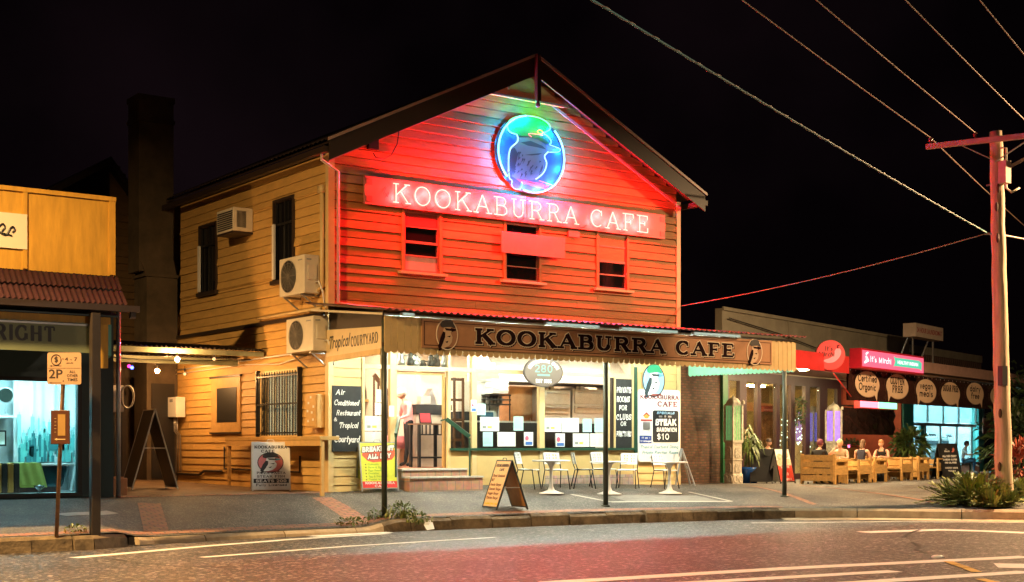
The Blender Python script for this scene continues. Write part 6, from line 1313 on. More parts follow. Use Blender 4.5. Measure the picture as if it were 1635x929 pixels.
# light box
a, b, z0, z1 = rb((1356, 560, 1457, 592), -.05); z0 = onR(1356, 588, -.05).z; z1 = onR(1356, 556, -.05).z
lb = RT('light_box_sign', 'long pink illuminated box sign with a green ribbon on the awning front', 'sign', None, (a, -.1, z0)); W = b - a; H = z1 - z0
MB().box(0, -.35, 0, W, .05, H).build('case', M('case red', (.55, .02, .05), .4), lb, bevel=.01); MB().box(.06, -.358, .06, W - .06, -.351, H - .06).build('face', M('light box pink', (.5, .06, .12), .4, var=0, emit=(1, .16, .28), es=.95), lb)
q = MB(); letter(q, "It's Mirchi", W * .12, H * .36, H * .30, -.358, .17, fit=W * .33, wob=.06); q.tube([(W * .06, -.364, H * .72), (W * .085, -.364, H * .80)], .03, 6); q.tube([(W * .06, -.364, H * .62), (W * .075, -.364, H * .40), (W * .04, -.364, H * .28)], [.03, .07, .03], 8); q.build('lettering', E('sign white', (1, .92, .92), 1.6), lb)
MB().flat([(W * .50, H * .30), (W * .92, H * .30), (W * .95, H * .2), (W * .955, H * .62), (W * .91, H * .74), (W * .52, H * .74), (W * .49, H * .8), (W * .51, H * .52), (W * .485, H * .25)], -.358, .005).build('ribbon', M('ribbon green', (.05, .40, .28), .5, emit=(.12, .75, .5), es=.8), lb); q = MB(); sans(q, 'HEALTHY INDIAN', W * .72, H * .43, H * .18, -.363, .015, fit=W * .34); q.build('ribbon_lettering', E('sign white', (1, .92, .92), 1.6), lb)
# speech bubble banner
bn = RT('speech_bubble_banner', 'long dark plastic banner of pale speech bubbles hanging from the awning front', 'banner', None, (0, -.05, 2.40)); BW, BH = 16.9, 1.0
q = MB(); n = 160; rnd = random.Random(9); q.sheet([[(BW * i / n, .02 * math.sin(i * .5 + k) + .012 * math.sin(i * 1.3 + 2 * k), BH * k / 6) for i in range(n + 1)] for k in range(7)]); q.sheet([[(BW * i / n, .06 + .012 * math.sin(i * 1.3 + 2 * k), BH * k / 6) for i in range(n + 1)] for k in range(7)]); bo = q.build('sheet', M('banner dark plastic', (.045, .018, .014), .22, var=.3, scale=1.2, spec=.8, bump=.35, bscale=3), bn, True)
q = MB()
for i in range(40): q.tube([(BW * i / 40 + .05 + .02 * math.cos(a * 1.05), -.045, BH - .06 + .02 * math.sin(a * 1.05)) for a in range(6)], .006, 4, closed=True)
q.build('eyelets', m_galv, bo, True)
m_bub = M('bubble tan', (.80, .58, .40), .5, var=.04)
def bubble(px, py, lines, flip=1):
    P = onR(px, py, -.1); cx, cz = P.x, P.z - 2.40; rX, rZ = .98, .41; bb = []
    for i in range(36):
        a = 2 * math.pi * i / 36; bb.append((cx + rX * math.cos(a), cz + rZ * math.sin(a)))
    tail = [(cx + flip * rX * .55, cz - rZ * .7), (cx + flip * rX * .80, cz - rZ * 1.28), (cx + flip * rX * .88, cz - rZ * .45)]
    o = MB().flat(bb, -.045, .006).build('bubble', m_bub, bo); MB().flat(tail, -.044, .005).build('tail', m_bub, bo)
    sh = MB(); sh.flat([(x + .05, z - .02) for x, z in bb], -.036, .006); sh.build('bubble_shadow', M('bubble edge', (.45, .30, .20), .5), bo)
    q = MB()
    for i, (tx, f) in enumerate(lines): letter(q, tx, cx, cz + (.06 - .27 * i), .24, -.051, .2, .15, .06 if tx[0].isupper() and not tx.isupper() else 0, align='c', fit=f)
    q.build('bubble_lettering', m_dk, bo)
bubble(1385, 613, (('Certified', 1.55), ('Organic', 1.4))); bubble(1433, 617, (('GLUTEN', 1.25), ('FREE', .95)), -1); bubble(1479, 624, (('vegan', 1.25), ('meals', 1.3)), -1); bubble(1518, 628, (('SUGAR FREE', 1.6),)); bubble(1557, 628, (('dairy', 1.2), ('free', .95))); bubble(1594, 633, (('raw', .9), ('food', .9)))
# lower strip light sign
a, b, z0, z1 = rb((1368, 639, 1428, 653), 1.2); ls = RT('strip_sign', 'thin glowing pink and green strip sign under the banner', 'sign', None, (a, 1.2, z0)); W = b - a; H = z1 - z0; MB().box(0, -.1, 0, W, .1, H).build('case', m_red, ls); MB().box(.03, -.108, .03, W * .48, -.101, H - .03).build('pink_face', E('strip pink', (1, .13, .17), 5.0), ls); MB().box(W * .48, -.1085, .03, W - .03, -.101, H - .03).build('green_face', E('strip green', (.22, .9, .42), 3.0), ls)
q = MB(); q.box(W * .1, -.02, H, W * .12, .02, 3.43 - z0); q.box(W * .88, -.02, H, W * .9, .02, 3.43 - z0); q.build('hanger', m_blackmetal, ls)

# open dining bay with red back wall
q = MB(); a, b = rx(1342), rx(1440); q.box(a, 6.0, GR, b, 6.1, 3.4); q.build('bay_wall', M('brick red bay wall', (.30, .06, .025), .7, var=.2), rs); q = MB(); q.box(b - .1, 3.5, GR, b - .001, 6.0, 3.4); q.build('bay_side_wall', M('brick red bay wall', (.30, .06, .025)), rs)
for px in (1371, 1395, 1407): MB().box(rx(px, 5.9) - .04, 5.93, 1.2, rx(px, 5.9) + .04, 5.999, 1.7).build('wall_lantern', m_blackmetal, rs)
MB().box(a, 3.5, 3.36, b, 6.0, 3.42).build('bay_ceiling', m_mar, rs)
for xx in (a + 1.5, b - 1.8): MB().lathe([(.0, 3.29), (.14, 3.29), (.16, 3.34), (0, 3.34)], (xx, 4.9, 0), 16).build('downlight', E('added bay light', (1, .72, .38), 260), rs)  # added lamps, put in to brighten the dark red bay
lw = RT('planter_wall', 'long pale timber planter bench along the back of the dining bay', 'planter', None, (rx(1346, 5.2), 5.2, GR)); W = rx(1426, 5.2) - rx(1346, 5.2); MB().box(0, 0, 0, W, .5, 1.12).build('box', m_pine, lw); q = MB()
for k in range(4): q.box(0, -.012, .05 + k * .27, W, -.001, .05 + k * .27 + .24)
q.build('boards', m_pine, lw)
def leaves(mb, c, rad, n, L, wd, seed, up=.3, droop=.3):
    rnd = random.Random(seed); c = Vector(c)
    for i in range(n):
        d = Vector((rnd.gauss(0, 1), rnd.gauss(0, 1), rnd.gauss(0, 1) + up)).normalized(); p = c + Vector((d.x * rad[0], d.y * rad[1], d.z * rad[2])) * rnd.uniform(.35, 1.0)
        o = (d + Vector((rnd.uniform(-.6, .6), rnd.uniform(-.6, .6), rnd.uniform(-.3, .6)))).normalized(); s = o.cross(Vector((rnd.uniform(-1, 1), rnd.uniform(-1, 1), 1))).normalized() * wd * rnd.uniform(.6, 1.2); l = L * rnd.uniform(.6, 1.3)
        mid = p + o * l * .5; tip = p + o * l - Vector((0, 0, droop * l)); mb.add([p, mid - s * .5, tip, mid + s * .5], [(0, 1, 2, 3)])
    return mb
m_leaf = M('mid green leaf', (.09, .14, .03), .45, var=.45, scale=3); m_leafd = M('dark green leaf', (.03, .06, .018), .5, var=.5, scale=3); m_leafy = M('yellow green leaf', (.22, .25, .05), .45, var=.4, scale=4); m_leafr = M('red croton leaf', (.22, .05, .03), .45, var=.5, scale=4); m_stem = M('stem brown', (.12, .08, .04), .7)
hp = RT('hedge_plants', 'low row of green plants growing along the planter bench', 'plants', None, (rx(1386, 5.2), 5.42, GR + 1.1)); q = MB()
for k in range(16): leaves(q, (-W / 2 + .3 + (W - .6) * k / 15, 0, .12), (.25, .2, .22), 30, .22, .09, k)
q.build('foliage', m_leafd, hp); MB().box(-W / 2 + .05, -.18, -.02, W / 2 - .05, .1, .012).build('soil', m_dark, hp)
# crumpled clear sheet hung over the bay
a, b, z0, z1 = rb((1338, 652, 1428, 694), 3.3); cs_ = RT('plastic_blind', 'crumpled shiny plastic blind hanging over the dining bay', 'blind', None, (a, 3.3, z0)); W = b - a; H = z1 - z0; n = 90; rnd = random.Random(21); ph = [(rnd.uniform(3, 13), rnd.uniform(4, 15), rnd.uniform(0, 6), rnd.uniform(.012, .04)) for _ in range(10)]
def wr(x, z): return sum(A_ * math.sin(fx * x + fz * z + p_ + 1.5 * math.sin(.8 * fx * x)) for fx, fz, p_, A_ in ph)
q = MB(); rr_ = [[(W * i / n, wr(W * i / n, H * k / 26), H * k / 26) for i in range(n + 1)] for k in range(27)]; q.sheet(rr_); q.build('sheet', M('dark plastic sheet', (.05, .022, .018), .14, metal=.5, var=.3, spec=1.0), cs_, True); MB().tube([(-.05, 0, H + .06), (W + .05, 0, H + .06)], .03, 6).build('rod', m_blackmetal, cs_)
# teal column and laundromat
lm = RT('laundromat', 'laundromat with a teal front, bright white windows and battened parapet', 'building')
a = rx(1440); q = MB(); q.box(a, 3.42, GR - .2, rx(1456), 3.8, 3.4); q.box(rx(1560), 3.42, GR - .2, rx(1569), 3.8, 3.4); q.box(rx(1456), 3.5, rz_(1500, 640) + .02, rx(1560), 3.8, 3.4); q.build('teal_front', m_rteal, lm)
zb_ = rz_(1500, 742); q = MB(); q.box(rx(1456), 3.5, GR - .2, rx(1560), 3.7, zb_); q.build('base_wall', m_rteal, lm); q = MB(); q.box(rx(1457), 3.46, .28, rx(1498), 3.499, .42); q.build('base_band', m_conc, lm)
m_alu = M('aluminium frame', (.5, .5, .48), .35, metal=.5); zt1 = rz_(1500, 640) + .02; zm = rz_(1505, 678); q = MB()
for px in (1456.5, 1482, 1507, 1531.5, 1559): q.box(rx(px) - .05, 3.5, zm + .06, rx(px) + .05, 3.56, zt1)
q.box(rx(1456), 3.47, zm - .07, rx(1558), 3.57, zm + .06)
for px in (1478, 1502, 1528, 1552): q.box(rx(px) - .09, 3.5, zb_, rx(px) + .09, 3.56, zm - .07)
q.build('window_frame', m_alu, lm); MB().box(rx(1470), 3.49, zb_, rx(1476), 3.58, zm - .07).build('teal_mullion', m_rteal, lm); q = MB(); q.box(rx(1456), 3.53, zb_, rx(1559), 3.536, zt1); q.build('window_glass', m_glass, lm)
q = MB(); m_lw = M('laundry white', (.74, .80, .82), .5, var=.03); q.box(rx(1450), 6.6, GR, rx(1575), 6.7, 3.3); q.box(rx(1450), 3.8, GR, rx(1450) + .1, 6.6, 3.3); q.box(rx(1572), 3.8, GR, rx(1575), 6.6, 3.3); q.build('laundry_wall', m_lw, lm); MB().box(rx(1450), 3.8, 3.2, rx(1572), 6.6, 3.25).build('laundry_ceiling', m_lw, lm); MB().box(rx(1450), 3.72, GR, rx(1572), 6.6, GR + .05).build('laundry_floor', m_lw, lm)
for k in range(4): xx = rx(1462) + k * 2.2; MB().box(xx, 4.6, 3.13, xx + 1.5, 4.9, 3.195).build('tube_light', E('laundry light', (.50, .90, 1.0), E_LAUNDRY), lm)
q = MB(); n = 110; q.sheet([[(rx(1457) + (rx(1558) - rx(1457)) * i / n, 3.68 + .03 * (i % 2), z) for i in range(n + 1)] for z in (zm + .12 , zt1)]); q.build('vertical_blinds', translucent('pale cyan blind', (.36, .52, .54)), lm)
q = MB()
for (px, py) in ((1488, 694), (1515, 696)):
    P = onR(px, py, 3.52); q.tube([(P.x - .4 + .1 * k, 3.515, P.z + .05 * math.sin(k * 2.2)) for k in range(9)], .025, 4)
q.build('window_decal', m_black, lm)
pz = rz_(1460, 552); q = MB(); q.box(rx(1452), 3.52, 3.5, rx(1567), 3.74, pz); po = q.build('parapet', M('batten parapet', (.30, .22, .17), .7, var=.2), lm); q = MB()
for i in range(34): xx = rx(1452) + (rx(1567) - rx(1452)) * (i + .5) / 34; q.box(xx - .05, 3.47, 3.6, xx + .05, 3.519, pz - .3)
q.build('battens', M('dark battens', (.10, .06, .05), .7), po); MB().box(rx(1452), 3.46, pz - .30, rx(1567), 3.519, pz + .02).build('capping', m_par, po)
a = rx(1456, 0); MB().box(a, -.14, rz_(1457, 593, 0), 30, -.03, rz_(1457, 576, 0)).build('awning_fascia', M('pinkish fascia', (.42, .26, .22), .7, var=.15), lm)
a, b, z0, z1 = rb((1452, 520, 1496, 541), 2.0); sg = RT('roof_sign', 'white roof sign board lettered 24 HOUR LAUNDROMAT in red above the awning', 'sign', None, (a, 2.0, z0)); W = b - a; H = z1 - z0; MB().box(0, -.25, 0, W, .25, H).build('board', M('roof sign cream', (.72, .60, .50), .5, var=.08), sg); q = MB(); sans(q, '24 HOUR LAUNDROMAT', W / 2, H * .34, H * .36, -.25, .01, fit=W * .90); q.build('lettering', M('sign red ink', (.42, .03, .03), .5), sg); q = MB()
for u in (.12, .85): q.bar((W * u, 0, 3.56 - z0), (W * u, 0, -.004), .06); q.bar((W * u - .1, .8, 3.56 - z0), (W * u, .2, -.004), .05)
q.build('support', m_galv, sg)
for i, (px, lb) in enumerate(((1488, 'left white front loading washer behind the laundromat window'), (1514, 'right white front loading washer behind the laundromat window'))):
    P = onR(px, 740, 5.2); t = RT('washing_machine', lb, 'washing machine', 'washing machines', (P.x, 5.2, GR + .05)); w = 1.0; MB().box(-w, 0, 0, w, .8, 1.55).build('body', m_whitep, t, bevel=.02); q = MB(); q.box(-w + .02, -.02, 1.18, w - .02, -.001, 1.38); q.build('control_panel', M('control dark', (.02, .04, .05), .4), t); q = MB(); q.tube([(.55 * math.cos(k * math.pi / 14), -.03, .55 + .42 * math.sin(k * math.pi / 14)) for k in range(28)], .05, 6, closed=True); d = q.build('door', m_galv, t, True); MB().flat(disc(0, .55, .5, .38, 24), -.01, .01).build('door_glass', m_darkglass, d)
# furniture of the terrace
def pallet(x, lab, face, first=None, y=.3, boards=4):
    P = r2w(x, y, 0); P.z = gz(P.x, P.y)
    if first: return dup(first, P, AR + (0 if face > 0 else math.pi), lab)
    t = thing('pallet_bench', lab, 'bench', P, AR, 'pine pallet benches of the restaurant'); D, L = 1.02, 1.1     # faces +x, origin at the middle
    q = MB()
    for k in range(boards): q.box(-D / 2 - .03, -L / 2 + .03, .10 + k * .205, -D / 2, L / 2 - .03, .10 + k * .205 + .175)
    q.build('backrest', m_pine, t)
    q = MB()
    for k in range(5): q.box(-D / 2 + .02 + k * .19, -L / 2 + .05, .38, -D / 2 + .02 + k * .19 + .175, L / 2 - .05, .42)
    q.build('seat', m_pine, t)
    for s in (-1, 1):
        yy = s * (L / 2 - .02); q = MB(); q.box(-D / 2, yy - .03, 0, -D / 2 + .13, yy + .03, .92 if boards == 4 else .80); q.box(D / 2 - .10, yy - .03, 0, D / 2, yy + .03, .74); q.box(-D / 2 + .13, yy - .05, .68, D / 2 - .101, yy + .05, .73); q.box(-D / 2 + .13, yy - .025, .28, D / 2 - .101, yy + .025, .56); q.build('side_frame', m_pine, t)
    q = MB()
    for sx in (-1, 1):
        for sy in (-1, 1): q.ball((sx * .3, sy * .4, .03), .03, n=8, m=5)
    q.build('castor', m_blackmetal, t); return t
for i, (x, f, lb) in enumerate(((-1.0, 1, 'pine pallet bench with its wide slatted back to the street, under the person in black'), (.85, -1, 'pine pallet bench under the blonde woman'), (2.15, 1, 'pine pallet bench under the woman in a dark singlet'), (4.45, -1, 'pine pallet bench under the man with bare arms'), (6.0, 1, 'pine pallet bench left of the empty table by the laundromat'), (7.9, -1, 'pine pallet bench nearest the black menu board of the laundromat'))):
    if i == 0: pallet(x, lb, f)
    elif i == 1: b0 = pallet(x, lb, 1, None, .3, 3); b0.rotation_euler.z = AR + math.pi
    else: pallet(x, lb, f, b0)
def ptable(x, lab, first=None, y=.5):
    P = r2w(x, y, 0); P.z = gz(P.x, P.y)
    if first: return dup(first, P, AR, lab)
    t = thing('pallet_table', lab, 'table', P, AR, 'pine tables of the restaurant'); q = MB()
    for k in range(5): q.box(-.5, -.55 + k * .222, .72, .5, -.55 + k * .222 + .21, .76)
    q.build('tabletop', m_pine, t)
    for s in (-1, 1): MB().box(s * .3 - .05, -.35, 0, s * .3 + .05, .35, .72).build('leg', m_pine, t)
    return t
pt = ptable(-.05, 'pine table between the person in black and the blonde woman'); ptable(3.3, 'pine table between the woman in a dark singlet and the man', pt); ptable(6.75, 'empty pine table beside the leafy plant', pt)
def on_table(x, dx, dy): P = r2w(x + dx, .5 + dy, 0); g = r2w(x, .5, 0); P.z = gz(g.x, g.y) + .761; return P
for i, (x, dx, dy, lb) in enumerate(((-.05, -.2, 0, 'white plate on the table before the person in black'), (-.05, .25, -.1, 'white plate on the table before the blonde woman'), (3.3, .2, .05, 'white plate on the table before the man with bare arms'))):
    t = thing('plate', lb, 'plate', on_table(x, dx, dy), 0, 'plates on the restaurant tables'); MB().lathe([(.0, 0), (.08, 0), (.13, .018), (.12, .02), (.0, .008)], n=20).build('plate_body', m_white, t, True); MB().ball((0, 0, .025), .06, (1, 1, .5), 10, 6).build('food', M('curry', (.40, .18, .04), .6, var=.3, scale=30), t, True)
for i, (x, dx, dy, lb) in enumerate(((-.05, .05, .2, 'glass of water at the back of the table by the blonde woman'), (3.3, -.2, .15, 'glass of water on the table of the woman in a dark singlet'), (6.75, -.1, 0, 'glass of water on the empty table'))):
    t = thing('drinking_glass', lb, 'glass', on_table(x, dx, dy), 0, 'glasses on the restaurant tables'); MB().lathe([(.028, 0), (.038, .12), (.034, .12), (.025, .01)], n=14).build('glass_body', glass('tumbler', (.85, .9, .9), .03, .25, .8), t, True)
t = thing('pink_candle', 'small glowing pink candle glass on the planter bench', 'candle', r2w(rx(1358, 5.15), 5.22, GR + 1.12), 0); MB().lathe([(.04, 0), (.05, .12), (.0, .12)], n=12).build('candle_glass', E('pink candle', (1, .15, .35), 5), t, True)
t = thing('backpack', 'black backpack lying on the ground under the second table', 'backpack', r2w(3.0, .1, 0) + Vector((0, 0, gz(*r2w(3.0, .1, 0)[:2]))), AR); MB().ball((0, 0, .16), .2, (1.5, .9, .85), 14, 10).build('bag_body', M('black nylon', (.012, .012, .013), .6, bump=.4, bscale=12), t, True); MB().ball((.1, -.15, .12), .1, (1.4, .7, 1), 10, 8).build('pocket', M('black nylon', (.012, .012, .013)), t, True); MB().tube([(-.2, -.05, .28), (-.32, -.1, .18), (-.25, -.12, .03)], .02, 6).build('strap', m_black, t, True)
# ornamental lanterns
def lantern(P, label, glow, strength, first=None, hgt=2.75, base=True):
    t = thing('ornamental_lantern', label, 'lantern', P, AR + R(-20), 'ornamental lanterns'); w = .21; m_ant = M('antique white paint', (.58, .54, .44), .7, var=.3, scale=9, bump=.5, bscale=25)
    z = 0
    if base:
        MB().box(-w, -w, 0, w, w, .32).build('plinth', m_ant, t, bevel=.02); q = MB()
        for s in (-.105, .105):
            q.tube([(s + .07 * math.cos(k * math.pi / 8), -w - .006, .16 + .10 * math.sin(k * math.pi / 8)) for k in range(16)], .022, 6, closed=True); q.tube([(-w - .006, s + .07 * math.cos(k * math.pi / 8), .16 + .10 * math.sin(k * math.pi / 8)) for k in range(16)], .022, 6, closed=True)
        q.build('rosette', m_ant, t)
        for zz, hh in ((.32, .42), (.76, .52)):
            MB().box(-w * .86, -w * .86, zz, w * .86, w * .86, zz + hh).build('tier', m_ant, t); MB().box(-w, -w, zz + hh, w, w, zz + hh + .03).build('ledge', m_ant, t, bevel=.008); q = MB(); arcpts = lambda s, r0: [(s + r0 * math.cos(R(180 - 18 * k)), zz + hh * .55 + r0 * 1.1 * math.sin(R(180 - 18 * k))) for k in range(11)]
            for s in (-.0,): q.flat([(s - .11, zz + .06)] + arcpts(s, .11) + [(s + .11, zz + .06)], -w * .86 - .001, .03)
            q.prism([(-w * .86 - .001, y, z_) for y, z_ in [(-.11, zz + .06)] + arcpts(0, .11) + [(.11, zz + .06)]], (-.03, 0, 0)); q.build('arched_panel', M('carved panel', (.50, .47, .38), .8, var=.5, scale=25, bump=.9, bscale=40), t)
        z = 1.31
    h = hgt - z - .32; q = MB()
    for sx in (-1, 1):
        for sy in (-1, 1): q.box(sx * w * .88 - .03, sy * w * .88 - .03, z, sx * w * .88 + .03, sy * w * .88 + .03, z + h)
    q.box(-w, -w, z, w, w, z + .05); q.box(-w, -w, z + h, w, w, z + h + .05); q.build('lantern_frame', m_ant, t)
    q = MB(); q.box(-w * .82, -w * .82, z + .05, w * .82, w * .82, z + h); q.build('glow_panel', M('glow ' + label[:10], [c * .4 for c in glow], .5, var=.5, scale=22, emit=glow, es=strength), t)
    q = MB()
    for k in range(5):
        for s in (-1, 1): u = -w * .7 + w * 1.4 * k / 4; q.box(u - .01, s * w * .85 - .008, z + .05, u + .01, s * w * .85 + .008, z + h); q.box(s * w * .85 - .008, u - .01, z + .05, s * w * .85 + .008, u + .01, z + h)
    q.build('fretwork', m_ant, t); MB().lathe([(w * 1.15, z + h + .05), (w * 1.05, z + h + .12), (w * .75, z + h + .2), (w * .3, z + h + .26), (.03, z + h + .29), (0, z + h + .36)], n=8).build('roof', m_ant, t); q = MB()
    for sx in (-1, 1): q.lathe([(.06, z + h + .05), (.05, z + h + .13), (0, z + h + .18)], (sx * w, -w, 0), 8)
    q.build('finials', m_ant, t); return t
a = onR(1171, 768, 2.7); lantern(r2w(a.x, 2.7, GR), 'tall antique white lantern tower glowing green beside the brick wall', (.35, 1.0, .35), .35)
a = onR(1331, 700, 2.9); lantern(r2w(a.x, 2.9, GR), 'tall lantern tower glowing violet behind the diners', (.28, .12, 1.0), 1.6)
a = onR(1299, 700, 4.6); lantern(r2w(a.x, 4.6, GR), 'lantern tower glowing blue violet inside the restaurant window', (.16, .16, 1.0), 1.5)
MB_ = MB(); rnd = random.Random(6); lt = RT('fairy_lights', 'cluster of white fairy lights inside the restaurant window', 'fairy lights')
for k in range(70): P = onR(rnd.uniform(1266, 1284) if rnd.random() < .6 else rnd.uniform(1247, 1261), rnd.uniform(662, 722), 4.4); MB_.ball((P.x, 4.4 + rnd.uniform(-.3, .3), P.z), .028, n=6, m=4)
MB_.build('bulbs', E('fairy white', (.8, 1, .8), 6), lt); q = MB(); q.tube([(onR(1252, 655, 4.4).x, 4.4, 2.6), (onR(1258, 690, 4.4).x, 4.5, 1.3), (onR(1270, 720, 4.4).x, 4.3, .4)], .01, 5); q.build('wire', m_black, lt)
P = onR(1277, 656, 3.42); t = RT('door_wreath', 'dark leafy wreath hanging on the maroon glazed doors', 'wreath', None, (P.x, 3.42, P.z)); q = MB()
for k in range(14): leaves(q, (.34 * math.cos(k * .449), 0, .34 * math.sin(k * .449)), (.13, .1, .13), 12, .16, .07, 100 + k)
q.build('leaves', m_leafd, t); MB().tube([(.34 * math.cos(k * .3142), .02, .34 * math.sin(k * .3142)) for k in range(20)], .03, 6, closed=True).build('ring', m_stem, t)
P = onR(1177, 768, 2.3); P = r2w(onR(1196, 768, 2.6).x, 2.6, GR); t = thing('potted_plant', 'cane plant with drooping strap leaves in a glazed blue pot', 'plant', P, 0); MB().lathe([(.24, 0), (.34, .42), (.36, .52), (.33, .52), (.3, .44), (0, .44)], n=24).build('pot', M('cobalt glaze', (.01, .07, .30), .15, var=.15), t, True); q = MB(); rnd = random.Random(8); tops = []
for k in range(5): a = rnd.uniform(0, 6.3); tp = Vector((.22 * math.cos(a), .22 * math.sin(a), rnd.uniform(1.05, 1.75))); q.tube([(.08 * math.cos(a), .08 * math.sin(a), .42), tp * .6, tp], .02, 6); tops.append(tp)
q.build('cane', M('pale cane', (.30, .22, .10), .6), t, True); q = MB()
for tp in tops:
    for k in range(34):
        a = rnd.uniform(0, 6.3); L = rnd.uniform(.35, .62); u = Vector((math.cos(a), math.sin(a), rnd.uniform(.1, .9))).normalized(); s = u.cross(Vector((0, 0, 1))).normalized() * .028; p0 = tp - Vector((0, 0, rnd.uniform(0, .5))); p1 = p0 + u * L * .5; p2 = p0 + Vector((u.x, u.y, 0)) * L * .85 - Vector((0, 0, .12 * L)); p3 = p0 + Vector((u.x, u.y, 0)) * L * 1.0 - Vector((0, 0, .55 * L)); q.add([p0 - s * .5, p0 + s * .5, p1 + s, p1 - s, p2 + s * .7, p2 - s * .7, p3], [(0, 1, 2, 3), (3, 2, 4, 5), (5, 4, 6)])
q.build('leaf', m_leaf, t)
P = r2w(onR(1452, 735, 2.8).x, 2.8, GR); t = thing('leafy_plant', 'dense dark leafy pot plant in front of the teal column', 'plant', P, 0); q = MB(); leaves(q, (0, 0, 1.25), (.75, .6, .65), 420, .34, .15, 41, .2, .4); q.build('foliage', m_leaf, t); MB().lathe([(.2, 0), (.3, .4), (.27, .4), (0, .36)], n=16).build('pot', m_dark, t, True); MB().tube([(0, 0, .3), (.05, 0, 1.3)], .03, 6).build('stem', m_stem, t)
# boards in front of the restaurant
def menu(put):
    put(MB().box(-.30, -.012, .08, .30, -.008, .58), 'red_panel', M('menu board red', (.62, .05, .03), .5)); q = MB(); rnd = random.Random(3)
    for k, c in enumerate(((-.15, .85), (.12, .92), (.0, .70), (.2, .68), (-.2, .66))): q.flat(disc(c[0], c[1], .13, .11, 18), -.008, .004 + .0006 * k)
    put(q, 'dish_picture', M('menu dish', (.62, .42, .28), .6, var=.5, scale=14)); q = MB(); letter(q, 'LUNCH', 0, .49, .07, -.012, .24, align='c', fit=.36); letter(q, '$10', 0, .26, .09, -.012, .2, align='c'); letter(q, 'MENU', 0, .11, .06, -.012, .24, align='c', fit=.4); put(q, 'lettering', m_white)
a = onR(1247, 774, 1.6); P = r2w(a.x, 1.6, 0); P.z = gz(P.x, P.y); aframe('red and white food menu sandwich board in front of the restaurant doors', P, AR + R(-18), .66, 1.12, .6, m_paper, m_black, menu, handle=False)
a = onR(1218, 772, 2.2); P = r2w(a.x, 2.2, 0); P.z = gz(P.x, P.y); aframe('plain black sandwich board behind the red menu board', P, AR + R(-70), .7, 1.15, .9, m_black, m_blackmetal, lambda put: put(MB().box(-.30, -.0125, .12, .30, -.0081, .14), 'chalk_rail', m_black), handle=False)
def mir(put):
    q = MB(); letter(q, "It's", -.10, 1.05, .055, -.008, .16, align='c'); letter(q, 'Mirchi', -.08, .97, .07, -.008, .16, align='c'); letter(q, 'ALL OUR CURRY', 0, .78, .08, -.008, .22, align='c', fit=.66, slant=.1); letter(q, 'IS VEGAN, GLUTEN', 0, .66, .065, -.008, .2, align='c', fit=.66, slant=.1); letter(q, 'AND OIL FREE', 0, .55, .065, -.008, .2, align='c', fit=.56, slant=.1); letter(q, 'ORDER HERE', 0, .36, .06, -.008, .18, align='c', fit=.6, slant=.1); letter(q, 'TODAY', 0, .25, .06, -.008, .18, align='c', fit=.35, slant=.1); put(q, 'chalk_lettering', m_chalk); put(MB().flat([(.14, .98), (.2, .96), (.27, 1.0), (.30, 1.08), (.26, 1.14), (.2, 1.10), (.2, 1.03)], -.008, .004), 'chilli', M('chilli chalk', (.7, .2, .15), .8))
a = onR(1512, 777, -.3); P = r2w(a.x, -.3, 0); P.z = gz(P.x, P.y); aframe('black chalk menu board beside the bush in front of the laundromat', P, AR + R(-26), .92, 1.28, .6, m_chalkb, m_black, mir, handle=False)
t = RT('timber_bench', 'small red brown timber bench outside the laundromat', 'bench', None, (onR(1550, 755, 2.6).x, 2.6, GR)); MB().box(-.8, -.2, .42, .8, .2, .48).build('seat', M('red brown bench', (.24, .09, .05), .6), t)
for s in (-1, 1): MB().box(s * .65 - .05, -.17, 0, s * .65 + .05, .17, .419).build('leg', M('red brown bench', (.24, .09, .05)), t)
P = onR(1577, 682, 3.0); t = RT('small_red_sign', 'small salmon sign hanging in the dark beyond the laundromat', 'sign', None, (P.x, 3.0, P.z - .3)); MB().box(-.75, -.03, 0, .75, .0, .72).build('board', M('salmon sign', (.62, .20, .13), .5, var=.1), t); q = MB(); sans(q, 'PAY BY', 0, .42, .17, -.03, .01, fit=.8); sans(q, 'LAUNDROMAT', 0, .14, .15, -.03, .01, fit=1.2); q.build('lettering', m_dark, t); q = MB(); q.bar((-.6, 0, .72), (-.6, 0, 3.44 - P.z + .3), .03); q.bar((.6, 0, .72), (.6, 0, 3.44 - P.z + .3), .03); q.build('hanger', m_blackmetal, t)
